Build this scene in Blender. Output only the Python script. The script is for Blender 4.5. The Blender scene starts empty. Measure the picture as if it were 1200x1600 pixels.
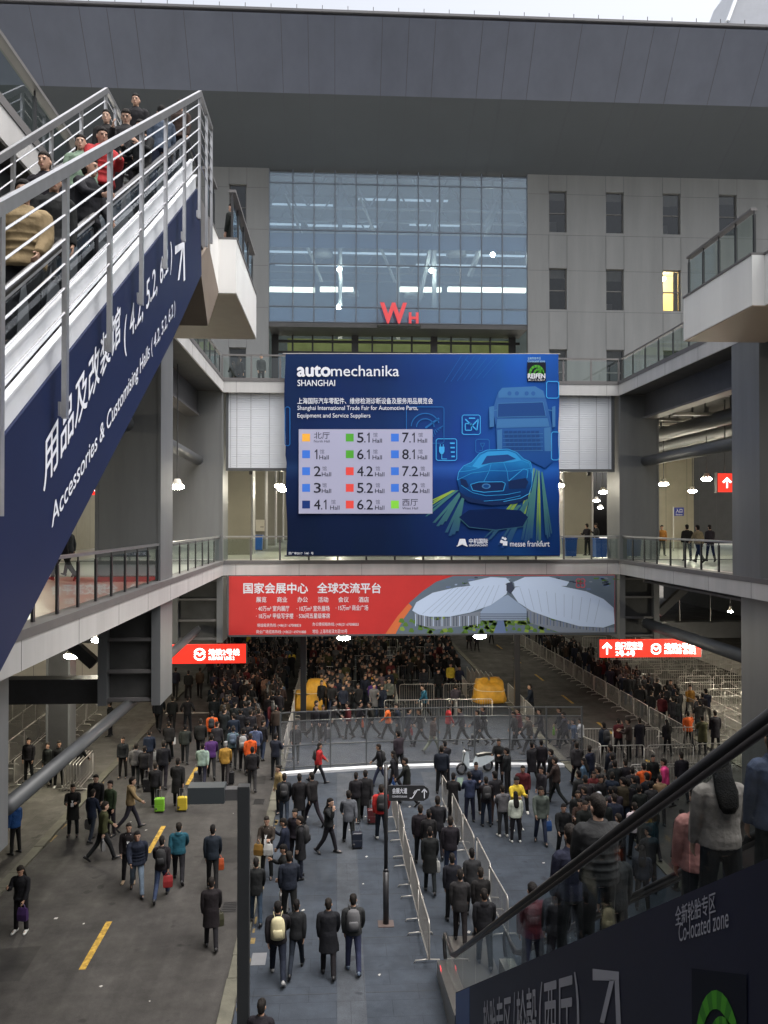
import bpy, bmesh, math, random
import numpy as np
from mathutils import Vector, Matrix

random.seed(11)
S = bpy.context.scene
COL = S.collection
R = math.radians

# ---------------------------------------------------------------- camera
EYE = 10.3                      # camera height over the street
FPX = 1300.0                    # focal length in pixels of the 1200 x 1600 photograph
YAW, PITCH = math.atan(74 / 1300), math.atan(15 / 1300)
cd = bpy.data.cameras.new('camera')
cam = bpy.data.objects.new('camera', cd)
COL.objects.link(cam)
cam.location = (0, 0, EYE)
cam.rotation_euler = (math.pi / 2 + PITCH, 0, -YAW)
cd.sensor_fit = 'VERTICAL'
cd.sensor_height = 36.0
cd.lens = 36.0 * FPX / 1600.0
cd.clip_start = 0.1
cd.clip_end = 2000
S.camera = cam

# ---------------------------------------------------------------- sky, sun, exposure
SUN_EL, SUN_ROT = R(72), R(120)
w = bpy.data.worlds.new('World')
S.world = w
w.use_nodes = True
nt = w.node_tree
bg = nt.nodes['Background']
sky = nt.nodes.new('ShaderNodeTexSky')
sky.sky_type = 'NISHITA'
sky.sun_disc = False
sky.sun_elevation = SUN_EL
sky.sun_rotation = SUN_ROT
sky.air_density = 1.0
sky.dust_density = 10.0
sky.ozone_density = 1.0
hs = nt.nodes.new('ShaderNodeHueSaturation')
hs.inputs['Saturation'].default_value = 0.35
nt.links.new(sky.outputs[0], hs.inputs['Color'])
nt.links.new(hs.outputs[0], bg.inputs['Color'])
bg.inputs['Strength'].default_value = 0.15
sd = bpy.data.lights.new('sun', 'SUN')
sd.energy = 0.9
sd.angle = R(80)
sd.color = (1.0, 0.98, 0.95)
sun = bpy.data.objects.new('sun', sd)
COL.objects.link(sun)
sun.rotation_euler = (math.pi / 2 - SUN_EL, 0, math.pi - SUN_ROT)
S.view_settings.view_transform = 'Standard'
S.view_settings.look = 'None'
S.view_settings.exposure = 1.2
S.view_settings.gamma = 1.0
S.render.engine = 'CYCLES'
S.cycles.use_denoising = True
S.cycles.max_bounces = 6
S.cycles.transparent_max_bounces = 24
S.cycles.sample_clamp_indirect = 4.0

# ---------------------------------------------------------------- measuring helpers
MCAM = cam.rotation_euler.to_matrix()


def ray(u, v):
    return MCAM @ Vector(((u - 600) / FPX, (800 - v) / FPX, -1))


def P(u, v, Y):                 # point of that picture position on the plane y = Y
    d = ray(u, v)
    t = Y / d.y
    return Vector((d.x * t, Y, EYE + d.z * t))


def G(u, v, z=0.0):             # ... on the level z
    d = ray(u, v)
    t = (z - EYE) / d.z
    return Vector((d.x * t, d.y * t, z))


def PX(u, v, X):                # ... on the plane x = X
    d = ray(u, v)
    t = X / d.x
    return Vector((X, d.y * t, EYE + d.z * t))


# ---------------------------------------------------------------- materials
MATS = {}


def mat(name, col, rough=0.6, metal=0.0, var=0.0, vscale=2.0, bump=0.0, bscale=30.0, emit=None, estr=0.0,
        spec=0.5, objcol=False, streak=False):
    if name in MATS:
        return MATS[name]
    m = bpy.data.materials.new(name)
    m.use_nodes = True
    t = m.node_tree
    b = t.nodes['Principled BSDF']
    b.inputs['Base Color'].default_value = (*col, 1)
    b.inputs['Roughness'].default_value = rough
    b.inputs['Metallic'].default_value = metal
    b.inputs['Specular IOR Level'].default_value = spec
    src = None
    if objcol:
        oi = t.nodes.new('ShaderNodeObjectInfo')
        src = oi.outputs['Color']
    if var > 0 or bump > 0:
        tc = t.nodes.new('ShaderNodeTexCoord')
        mp = t.nodes.new('ShaderNodeMapping')
        if streak:
            mp.inputs['Scale'].default_value = (1, 1, 0.12)
        t.links.new(tc.outputs['Object'], mp.inputs[0])
    if var > 0:
        n = t.nodes.new('ShaderNodeTexNoise')
        n.inputs['Scale'].default_value = vscale
        n.inputs['Detail'].default_value = 6
        n.inputs['Roughness'].default_value = 0.6
        t.links.new(mp.outputs[0], n.inputs['Vector'])
        mr = t.nodes.new('ShaderNodeMapRange')
        mr.inputs[1].default_value = 0.3
        mr.inputs[2].default_value = 0.7
        mr.inputs[3].default_value = 1 - var
        mr.inputs[4].default_value = 1 + var
        t.links.new(n.outputs['Fac'], mr.inputs[0])
        mx = t.nodes.new('ShaderNodeVectorMath')
        mx.operation = 'SCALE'
        mx.inputs[0].default_value = col
        if src:
            t.links.new(src, mx.inputs[0])
        t.links.new(mr.outputs[0], mx.inputs['Scale'])
        t.links.new(mx.outputs[0], b.inputs['Base Color'])
    elif src:
        t.links.new(src, b.inputs['Base Color'])
    if bump > 0:
        n2 = t.nodes.new('ShaderNodeTexNoise')
        n2.inputs['Scale'].default_value = bscale
        n2.inputs['Detail'].default_value = 3
        t.links.new(mp.outputs[0], n2.inputs['Vector'])
        bp = t.nodes.new('ShaderNodeBump')
        bp.inputs['Strength'].default_value = bump
        bp.inputs['Distance'].default_value = 0.02
        t.links.new(n2.outputs['Fac'], bp.inputs['Height'])
        t.links.new(bp.outputs[0], b.inputs['Normal'])
    if emit:
        b.inputs['Emission Color'].default_value = (*emit, 1)
        b.inputs['Emission Strength'].default_value = estr
    MATS[name] = m
    return m


def glass(name, tint, refl=0.12, rough=0.03, body=0.0, bodycol=(0.1, 0.15, 0.15), ior=1.5):
    if name in MATS:
        return MATS[name]
    m = bpy.data.materials.new(name)
    m.use_nodes = True
    t = m.node_tree
    t.nodes.remove(t.nodes['Principled BSDF'])
    out = t.nodes['Material Output']
    tr = t.nodes.new('ShaderNodeBsdfTransparent')
    tr.inputs[0].default_value = (*tint, 1)
    gl = t.nodes.new('ShaderNodeBsdfGlossy')
    gl.inputs['Roughness'].default_value = rough
    gl.inputs['Color'].default_value = (0.9, 0.95, 1, 1)
    fr = t.nodes.new('ShaderNodeFresnel')
    ge = t.nodes.new('ShaderNodeNewGeometry')              # same reflectance from both sides of a thin sheet
    mi_ = t.nodes.new('ShaderNodeMapRange')
    mi_.inputs[3].default_value = ior
    mi_.inputs[4].default_value = 1 / ior
    t.links.new(ge.outputs['Backfacing'], mi_.inputs[0])
    t.links.new(mi_.outputs[0], fr.inputs['IOR'])
    ad = t.nodes.new('ShaderNodeMath')
    ad.operation = 'ADD'
    ad.use_clamp = True
    ad.inputs[1].default_value = refl
    t.links.new(fr.outputs[0], ad.inputs[0])
    mx = t.nodes.new('ShaderNodeMixShader')
    t.links.new(ad.outputs[0], mx.inputs[0])
    t.links.new(tr.outputs[0], mx.inputs[1])
    t.links.new(gl.outputs[0], mx.inputs[2])
    last = mx
    if body > 0:
        df = t.nodes.new('ShaderNodeBsdfDiffuse')
        df.inputs[0].default_value = (*bodycol, 1)
        m2 = t.nodes.new('ShaderNodeMixShader')
        m2.inputs[0].default_value = body
        t.links.new(mx.outputs[0], m2.inputs[1])
        t.links.new(df.outputs[0], m2.inputs[2])
        last = m2
    t.links.new(last.outputs[0], out.inputs[0])
    MATS[name] = m
    return m


WHITE = mat('white_panel', (0.42, 0.415, 0.41), 0.5, var=0.12, vscale=1.3, streak=True)
LOUVRE = mat('louvre_white', (0.6, 0.625, 0.67), 0.45, var=0.03)
COPING = mat('coping_grey', (0.11, 0.105, 0.105), 0.55, var=0.1)
COLGREY = mat('column_grey', (0.122, 0.127, 0.131), 0.5, var=0.15, vscale=1.2, streak=True)
COLWARM = mat('column_olive', (0.2, 0.19, 0.155), 0.4, var=0.08, vscale=0.7)
PIPEG = mat('pipe_grey', (0.07, 0.074, 0.078), 0.45, var=0.1)
DARK = mat('dark_steel', (0.045, 0.045, 0.047), 0.5, var=0.15)
BLACK = mat('black_metal', (0.018, 0.018, 0.02), 0.4)
RUBBER = mat('black_rubber', (0.012, 0.012, 0.013), 0.35)
CEIL = mat('dark_ceiling', (0.05, 0.05, 0.048), 0.8, var=0.2)
DUCT = mat('duct_metal', (0.42, 0.4, 0.36), 0.45, var=0.1)
FACADE = mat('facade_panel', (0.148, 0.154, 0.159), 0.7, var=0.13, vscale=0.8, bump=0.1, streak=True)
JOINT = mat('joint_dark', (0.07, 0.07, 0.07), 0.8)
ROOFP = mat('roof_panel', (0.078, 0.09, 0.132), 0.55, var=0.1, vscale=0.6, streak=True)
ROOFJ = mat('roof_joint', (0.04, 0.042, 0.058), 0.6)
SOFFIT = mat('soffit_tan', (0.33, 0.29, 0.215), 0.6, var=0.06)
BROWN = mat('brown_panel', (0.14, 0.11, 0.085), 0.6, var=0.08)
CONC = mat('concrete', (0.36, 0.345, 0.31), 0.85, var=0.15, vscale=3, bump=0.3)
DECKF = mat('deck_floor', (0.42, 0.41, 0.36), 0.28, var=0.06)
STEEL = mat('brushed_steel', (0.42, 0.42, 0.43), 0.34, 0.85, var=0.08, vscale=6)
ALU = mat('aluminium_trim', (0.72, 0.74, 0.77), 0.4, 0.35, var=0.06, vscale=3)
GALV = mat('galvanised_tube', (0.42, 0.4, 0.37), 0.33, 0.6, var=0.1, vscale=5)
NAVY = mat('navy_cladding', (0.008, 0.014, 0.048), 0.5, spec=0.12, var=0.08, vscale=0.8)
LETTER = mat('white_lettering', (0.66, 0.68, 0.74), 0.5)
GLASSR = glass('railing_glass', (0.72, 0.8, 0.76), 0.03)
GLASSE = glass('escalator_glass', (0.52, 0.57, 0.58), 0.015, ior=1.12)
GLASSF = glass('facade_glass', (0.48, 0.6, 0.70), 0.11, 0.03, 0.40, (0.145, 0.25, 0.385))
GLASSW = glass('window_glass', (0.3, 0.32, 0.34), 0.02, ior=1.35)
LAMP = mat('lamp_glow', (1, 1, 1), 0.5, emit=(1, 0.93, 0.75), estr=150)
LAMPW = mat('lamp_glow_warm', (1, 1, 1), 0.5, emit=(1, 0.92, 0.74), estr=105)
YELLOWP = mat('road_yellow', (0.30, 0.19, 0.035), 0.85, var=0.65, vscale=7, spec=0.2)


# ground finishes with their own wear: blotches, wheel bands, slab tones
def ground_mat(name, col, slab=None, bands=False, blotch=0.35, spec=0.2):
    m = bpy.data.materials.new(name)
    m.use_nodes = True
    t = m.node_tree
    b = t.nodes['Principled BSDF']
    b.inputs['Specular IOR Level'].default_value = spec
    tc = t.nodes.new('ShaderNodeTexCoord')
    geo = t.nodes.new('ShaderNodeNewGeometry')
    cur = None

    def noise(scale, det, stretch=(1, 1, 1), lo=.3, hi=.7, a=.7, c=1.3):
        mp = t.nodes.new('ShaderNodeMapping')
        mp.inputs['Scale'].default_value = stretch
        t.links.new(geo.outputs['Position'], mp.inputs[0])
        n = t.nodes.new('ShaderNodeTexNoise')
        n.inputs['Scale'].default_value = scale
        n.inputs['Detail'].default_value = det
        n.inputs['Roughness'].default_value = .65
        t.links.new(mp.outputs[0], n.inputs['Vector'])
        r = t.nodes.new('ShaderNodeMapRange')
        for i_, v_ in ((1, lo), (2, hi), (3, a), (4, c)):
            r.inputs[i_].default_value = v_
        t.links.new(n.outputs['Fac'], r.inputs[0])
        return r.outputs[0]
    fac = [noise(.35, 5, a=1 - blotch, c=1 + blotch), noise(2.2, 6, lo=.42, hi=.62, a=1 - blotch * .6, c=1 + blotch * .4), noise(70, 2, a=.75, c=1.25)]
    if bands:
        fac.append(noise(1.6, 3, (1, .03, 1), a=.8, c=1.2))
    fac.append(noise(1.1, 2, lo=.66, hi=.70, a=1, c=.55))            # a few dark spills
    f = fac[0]
    for g_ in fac[1:]:
        mu = t.nodes.new('ShaderNodeMath')
        mu.operation = 'MULTIPLY'
        t.links.new(f, mu.inputs[0])
        t.links.new(g_, mu.inputs[1])
        f = mu.outputs[0]
    sc = t.nodes.new('ShaderNodeVectorMath')
    sc.operation = 'SCALE'
    sc.inputs[0].default_value = col
    t.links.new(f, sc.inputs['Scale'])
    if slab:
        bt_ = t.nodes.new('ShaderNodeTexBrick')
        bt_.inputs['Scale'].default_value = 1
        bt_.inputs['Brick Width'].default_value = slab[0]
        bt_.inputs['Row Height'].default_value = slab[1]
        bt_.inputs['Mortar Size'].default_value = .006
        k = slab[2]
        bt_.inputs['Color1'].default_value = tuple(x * (1 - k) for x in col) + (1,)
        bt_.inputs['Color2'].default_value = tuple(x * (1 + k) for x in col) + (1,)
        bt_.inputs['Mortar'].default_value = tuple(x * .6 for x in col) + (1,)
        t.links.new(geo.outputs['Position'], bt_.inputs['Vector'])
        t.links.new(bt_.outputs['Color'], sc.inputs[0])
    t.links.new(sc.outputs[0], b.inputs['Base Color'])
    t.links.new(noise(.8, 3, a=.62, c=.95), b.inputs['Roughness'])
    n2 = t.nodes.new('ShaderNodeTexNoise')
    n2.inputs['Scale'].default_value = 55
    t.links.new(geo.outputs['Position'], n2.inputs['Vector'])
    bp = t.nodes.new('ShaderNodeBump')
    bp.inputs['Strength'].default_value = .35
    bp.inputs['Distance'].default_value = .01
    t.links.new(n2.outputs['Fac'], bp.inputs['Height'])
    t.links.new(bp.outputs[0], b.inputs['Normal'])
    MATS[name] = m
    return m


# ---------------------------------------------------------------- mesh builder and object helpers
WL = {}


class MB:
    def __init__(self):
        self.v, self.f, self.m = [], [], []

    def add(self, vs, fs, mi=0):
        o = len(self.v)
        self.v += [Vector(p) for p in vs]
        for f in fs:
            self.f.append([i + o for i in f])
            self.m.append(mi)
        return self

    def box(self, x0, x1, y0, y1, z0, z1, mi=0):
        return self.hexa([(x0, y0, z0), (x1, y0, z0), (x1, y1, z0), (x0, y1, z0),
                          (x0, y0, z1), (x1, y0, z1), (x1, y1, z1), (x0, y1, z1)], mi)

    def hexa(self, p, mi=0):
        return self.add(p, [(3, 2, 1, 0), (4, 5, 6, 7), (0, 1, 5, 4), (1, 2, 6, 5), (2, 3, 7, 6), (3, 0, 4, 7)], mi)

    def bar(self, p0, p1, w, h, mi=0, up=(0, 0, 1)):      # box along p0-p1, w across, h along up
        p0, p1, up = Vector(p0), Vector(p1), Vector(up)
        d = (p1 - p0).normalized()
        s = d.cross(up)
        if s.length < 1e-4:
            s = d.cross(Vector((0, 1, 0)))
        s.normalize()
        n = s.cross(d).normalized()
        s, n = s * w / 2, n * h / 2
        return self.hexa([p0 - s - n, p0 + s - n, p1 + s - n, p1 - s - n,
                          p0 - s + n, p0 + s + n, p1 + s + n, p1 - s + n], mi)

    def loft(self, rings, mi=0, cap=True):
        n = len(rings[0])
        vs = [p for r in rings for p in r]
        fs = []
        for i in range(len(rings) - 1):
            for j in range(n):
                k = (j + 1) % n
                fs.append((i * n + j, i * n + k, (i + 1) * n + k, (i + 1) * n + j))
        if cap:
            fs.append(tuple(range(n - 1, -1, -1)))
            fs.append(tuple((len(rings) - 1) * n + j for j in range(n)))
        return self.add(vs, fs, mi)

    def tube(self, pts, r, n=8, mi=0, ref=(0, 0, 1)):
        pts = [Vector(p) for p in pts]
        rs = r if isinstance(r, (list, tuple)) else [r] * len(pts)
        rings = []
        for i, p in enumerate(pts):
            a = pts[max(i - 1, 0)]
            b = pts[min(i + 1, len(pts) - 1)]
            d = (b - a).normalized()
            x = d.cross(Vector(ref))
            if x.length < 1e-3:
                x = d.cross(Vector((0, 1, 0)))
                if x.length < 1e-3:
                    x = d.cross(Vector((1, 0, 0)))
            x.normalize()
            y = d.cross(x)
            q = rs[i]
            ra, rb = q if isinstance(q, tuple) else (q, q)
            rings.append([p + x * ra * math.cos(2 * math.pi * k / n) + y * rb * math.sin(2 * math.pi * k / n)
                          for k in range(n)])
        return self.loft(rings, mi)

    def prism(self, poly, off, mi=0):                      # polygon of 3d points pushed by off
        n = len(poly)
        off = Vector(off)
        a = [Vector(p) for p in poly]
        b = [p + off for p in a]
        fs = [tuple(range(n - 1, -1, -1)), tuple(range(n, 2 * n))]
        for i in range(n):
            j = (i + 1) % n
            fs.append((i, j, n + j, n + i))
        return self.add(a + b, fs, mi)

    def ball(self, c, rx, ry, rz, nu=10, nv=7, mi=0):
        c = Vector(c)
        vs = [c + Vector((0, 0, -rz))]
        for i in range(1, nv):
            t = -math.pi / 2 + math.pi * i / nv
            for j in range(nu):
                p = 2 * math.pi * j / nu
                vs.append(c + Vector((rx * math.cos(t) * math.cos(p), ry * math.cos(t) * math.sin(p), rz * math.sin(t))))
        vs.append(c + Vector((0, 0, rz)))
        fs = []
        for j in range(nu):
            fs.append((0, 1 + (j + 1) % nu, 1 + j))
            fs.append((len(vs) - 1, 1 + (nv - 2) * nu + j, 1 + (nv - 2) * nu + (j + 1) % nu))
        for i in range(nv - 2):
            for j in range(nu):
                k = (j + 1) % nu
                fs.append((1 + i * nu + j, 1 + i * nu + k, 1 + (i + 1) * nu + k, 1 + (i + 1) * nu + j))
        return self.add(vs, fs, mi)

    def mesh(self, name, mats, off=Vector((0, 0, 0)), smooth=False, fix=True):
        me = bpy.data.meshes.new(name)
        me.from_pydata([v - off for v in self.v], [], self.f)
        for m in mats:
            me.materials.append(m)
        if len(mats) > 1:
            me.polygons.foreach_set('material_index', self.m)
        if smooth:
            me.polygons.foreach_set('use_smooth', [True] * len(me.polygons))
        if fix:
            b = bmesh.new()
            b.from_mesh(me)
            bmesh.ops.recalc_face_normals(b, faces=b.faces)
            b.to_mesh(me)
            b.free()
        me.update()
        return me

    def build(self, name, mats, parent=None, smooth=False, fix=True):
        if not isinstance(mats, (list, tuple)):
            mats = [mats]
        if parent is not None:
            off = WL[parent.name].copy()
            loc = Vector((0, 0, 0))
        else:
            xs = [v.x for v in self.v]
            ys = [v.y for v in self.v]
            off = Vector(((min(xs) + max(xs)) / 2, (min(ys) + max(ys)) / 2, min(v.z for v in self.v)))
            loc = off
        o = bpy.data.objects.new(name, self.mesh(name, mats, off, smooth, fix))
        COL.objects.link(o)
        o.location = loc
        if parent is not None:
            o.parent = parent
        WL[o.name] = off
        return o


def tag(o, label=None, cat=None, group=None, kind=None):
    if label:
        o['label'] = label
    if cat:
        o['category'] = cat
    if group:
        o['group'] = group
    if kind:
        o['kind'] = kind
    return o


def thing(name, label, cat, loc=(0, 0, 0), group=None):
    o = bpy.data.objects.new(name, None)
    o.empty_display_size = 0.2
    COL.objects.link(o)
    o.location = loc
    WL[o.name] = Vector(loc)
    return tag(o, label, cat, group)


def structure(mb, name, m, **k):
    o = mb.build(name, m, **k)
    o['kind'] = 'structure'
    return o


KIDS = {}


def copy_tree(o, parent=None):
    c = o.copy()
    COL.objects.link(c)
    if parent is not None:
        c.parent = parent
        c.matrix_parent_inverse = o.matrix_parent_inverse
    for ch in o.children:
        copy_tree(ch, c)
    return c


def place(proto, loc, rz=0.0, label=None, group=None, color=None, colors=None, scale=1.0):
    o = copy_tree(proto)
    o.location = loc
    o.rotation_euler = (0, 0, rz)
    o.scale = (scale,) * 3
    if label:
        o['label'] = label
    if group:
        o['group'] = group
    elif 'group' in o:
        del o['group']
    if color:
        o.color = (*color, 1)
    for ch in o.children:
        k = ch.name.split('.')[0]
        if colors and k in colors:
            ch.color = (*colors[k], 1)
            for g in ch.children:
                g.color = (*colors[k], 1)
    return o


def drop(proto):
    for ch in list(proto.children):
        drop(ch)
    bpy.data.objects.remove(proto, do_unlink=True)


# ---- lettering: text turned into mesh, fitted between three corner points
def text_raw(s, bold=0.0):
    c = bpy.data.curves.new('lettering', 'FONT')
    c.body = s
    c.resolution_u = 3
    c.offset = bold
    o = bpy.data.objects.new('lettering', c)
    COL.objects.link(o)
    dg = bpy.context.evaluated_depsgraph_get()
    m = bpy.data.meshes.new_from_object(o.evaluated_get(dg))
    vs = [(v.co.x, v.co.y) for v in m.vertices]
    fs = [tuple(p.vertices) for p in m.polygons]
    bpy.data.objects.remove(o, do_unlink=True)
    bpy.data.curves.remove(c)
    bpy.data.meshes.remove(m)
    return vs, fs


def text_fit(mb, s, p0, p1, p2, mi=0, bold=0.0, off=(0, 0, 0)):
    """p0 lower left, p1 lower right, p2 upper left."""
    vs, fs = text_raw(s)
    x0, x1 = min(v[0] for v in vs), max(v[0] for v in vs)
    y0, y1 = min(v[1] for v in vs), max(v[1] for v in vs)
    p0, p1, p2, off = Vector(p0), Vector(p1), Vector(p2), Vector(off)
    ex, ey = (p1 - p0) / max(x1 - x0, 1e-6), (p2 - p0) / max(y1 - y0, 1e-6)
    n = ex.cross(ey).normalized()                          # heavier strokes: shifted copies, each a hair in front
    sh = [(0, 0)] if bold < 0.004 else [(-bold, 0), (bold, 0), (0, -bold), (0, bold)]
    for k, (dx, dy) in enumerate(sh):
        mb.add([p0 + off + n * 0.0006 * k + ex * (v[0] - x0 + dx) + ey * (v[1] - y0 + dy) for v in vs], fs, mi)


def text_rect(mb, s, u0, v0, u1, v1, Y, mi=0, bold=0.0, lift=0.0):
    text_fit(mb, s, P(u0, v1, Y), P(u1, v1, Y), P(u0, v0, Y), mi, bold, (0, -lift, 0))


def strip2(pts, wd):                                       # 2d polyline -> list of quads (pixel space)
    out = []
    for (ax, ay), (bx, by) in zip(pts, pts[1:]):
        dx, dy = bx - ax, by - ay
        L = math.hypot(dx, dy) or 1
        nx, ny = -dy / L * wd / 2, dx / L * wd / 2
        out.append([(ax + nx, ay + ny), (bx + nx, by + ny), (bx - nx, by - ny), (ax - nx, ay - ny)])
    return out
# ================================================================ ground
g = MB()
g.add([(-400, -60, -0.06), (400, -60, -0.06), (400, 600, -0.06), (-400, 600, -0.06)], [(0, 1, 2, 3)])
structure(g, 'ground', mat('ground_asphalt', (0.05, 0.048, 0.046), 0.85, var=0.15, vscale=0.4))

ASPH = ground_mat('asphalt', (0.037, 0.035, 0.033), bands=True, blotch=0.24)
PAVE = ground_mat('paving', (0.030, 0.037, 0.048), slab=(1.2, 0.6, 0.05), blotch=0.22)
PAVEL = ground_mat('paving_light', (0.044, 0.050, 0.059), slab=(0.62, 1.2, 0.05), blotch=0.22)
SIDEW = ground_mat('sidewalk_stone', (0.078, 0.073, 0.064), slab=(1.5, 1.5, 0.08), blotch=0.3)
KERB = mat('kerb_stone', (0.075, 0.072, 0.054), 0.85, var=0.25, vscale=2.5, bump=0.3)
KL, KR = -9.25, -2.45           # kerbs of the left road
KL2, KR2 = 9.9, 16.9            # kerbs of the right road


def slab(name, x0, x1, y0, y1, z, m):
    b = MB()
    n = 1
    b.box(x0, x1, y0, y1, -0.05, z)
    return structure(b, name, m)


slab('road', KL, KR, -20, 130, -0.02, ASPH)
slab('road', KL2, KR2, -20, 130, -0.02, ASPH)
slab('plaza', KR + 0.32, KL2 - 0.32, -20, 130, 0.0, PAVE)
slab('sidewalk', -60, KL - 0.32, -20, 130, 0.0, SIDEW)
slab('sidewalk', KR2 + 0.32, 70, -20, 130, 0.0, SIDEW)
b = MB()
for x in (0.02, 3.45, 6.85):
    b.box(x, x + 0.62, -20, 34.2, 0.0035, 0.005)
structure(b, 'paving_band', PAVEL)
b = MB()
for k in range(18):
    y = 1.5 + k * 2.4
    for x0, x1 in ((KR + 0.33, 0.01), (0.65, 3.44), (4.08, 6.84), (7.48, KL2 - 0.33)):
        if y < 34:
            b.box(x0, x1, y, y + 0.018, 0.002, 0.0042)
structure(b, 'paving_joint', mat('paving_joint', (0.03, 0.033, 0.038), 0.9))
kc = 0
for x, s in ((KL, -1), (KR, 1), (KL2, -1), (KR2, 1)):
    b = MB()
    y = -20.0
    rnd = random.Random(kc)
    while y < 110:
        z = 0.035 + rnd.uniform(-0.008, 0.012)
        x0, x1 = (x, x + 0.3) if s > 0 else (x - 0.3, x)
        j = rnd.uniform(-0.012, 0.012)
        b.box(x0 + j, x1 + j, y, y + 0.985, -0.04, z)
        y += 1.0
    structure(b, 'kerb', KERB)
    kc += 1
# patched asphalt, drain grates and scraps of litter
b = MB()
for x, y, w_, h_ in ((-8.2, 19.2, 1.1, 1.6), (-4.1, 25.5, 1.4, 2.1), (-7.4, 30.5, 1.0, 2.6), (-3.6, 33.0, .8, 1.1)):
    b.add([(x, y, -.0165), (x + w_, y + .05, -.0165), (x + w_ - .06, y + h_, -.0165), (x + .04, y + h_ - .1, -.0165)], [(0, 1, 2, 3)])
structure(b, 'asphalt_patch', ground_mat('asphalt_patch', (0.022, 0.021, 0.02), blotch=.3))
for k, (x, y) in enumerate(((-9.05, 21.2), (-2.85, 22.6), (-9.05, 29.4), (-2.85, 31.0))):
    b = MB()
    b.box(x - .2, x + .2, y - .3, y + .3, -.019, -.012)
    for i in range(6):
        b.box(x - .18, x + .18, y - .26 + i * .095, y - .22 + i * .095, -.0119, -.002)
    tag(b.build('drain_grate', mat('cast_iron', (.03, .03, .03), .6, .5)), ['iron drain grate by the left kerb, nearer the woman with white shoes', 'iron drain grate by the right kerb, near the lamp post',
        'iron drain grate by the left kerb, near the kerb group', 'iron drain grate by the right kerb, near the left street crowd'][k], 'drain grate')
rl_ = random.Random(31)
b = MB()
for k in range(46):
    x, y = rl_.uniform(-9, 9), rl_.uniform(15, 33)
    s = rl_.uniform(.02, .06)
    a = rl_.uniform(0, 6)
    b.add([(x + s * math.cos(a + q), y + s * 1.3 * math.sin(a + q * 1.1), (.009 if x > -2 else -.012) + rl_.uniform(0, .012)) for q in (0, 1.7, 3.0, 4.6)], [(0, 1, 2, 3)])
tag(b.build('litter', mat('paper_scrap', (.32, .31, .29), .9)), 'scraps of paper litter scattered over the road and paving', 'litter', kind='stuff')
# worn yellow paint on the kerb stones of the left road
b = MB()
rnd = random.Random(4)
for k in range(16):
    y = rnd.uniform(14, 30)
    b.box(KR + 0.345, KR + rnd.uniform(0.39, 0.46), y, y + rnd.uniform(0.1, 0.4), 0.002, 0.0045)
    y = rnd.uniform(20, 34)
    b.box(KL + 0.02, KL + rnd.uniform(0.05, 0.1), y, y + rnd.uniform(0.2, 0.6), -0.019, -0.0155)
structure(b, 'kerb_paint', mat('worn_yellow', (0.13, 0.09, 0.03), 0.9, var=0.5, vscale=9))
b = MB()
for xc in (-5.85, 13.4):
    y = 12.9
    while y < 100:
        b.box(xc - 0.075, xc + 0.075, y, y + 2.3, -0.0195, -0.0155)
        y += 6.75
structure(b, 'road_marking', YELLOWP)
b = MB()
a, c = G(391, 1509), G(414, 1489)
b.box(a.x, c.x + 0.05, a.y, c.y, 0.0032, 0.008)
tag(b.build('manhole_cover', mat('cover_steel', (0.16, 0.165, 0.175), 0.5, 0.3, var=0.1)),
    'flat square metal access cover set in the dark paving beside the lamp post', 'manhole cover')
# stone edge across the end of the plaza, bowed a little
b = MB()
EDGE = [(-2.3, 33.9), (-0.5, 34.3), (1.5, 34.6), (4, 34.75), (7, 34.7), (9.55, 34.5)]
for i in range(len(EDGE) - 1):
    (x0, y0), (x1, y1) = EDGE[i], EDGE[i + 1]
    b.hexa([(x0, y0, -0.03), (x1, y1, -0.03), (x1, y1 + 0.34, -0.03), (x0, y0 + 0.34, -0.03),
            (x0, y0, 0.1), (x1, y1, 0.1), (x1, y1 + 0.34, 0.1), (x0, y0 + 0.34, 0.1)])
tag(b.build('plaza_edging', mat('white_stone', (0.48, 0.49, 0.51), 0.6, var=0.08)),
    'long low white stone edging across the end of the paved plaza', 'edging')
# expansion strip across the left road
b = MB()
b.box(KL + 0.05, -6.0, 45.4, 45.6, -0.0195, -0.012)
structure(b, 'road_joint', CONC)

# ================================================================ decks of the two halls and the bridge between them
XL, XR = -5.39, 13.79           # inner edges of the left and right decks
YB = 40.0                       # front of the bridge
Z2, Z3 = 8.42, 17.15            # walking levels
DECK_DATA = []


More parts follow.
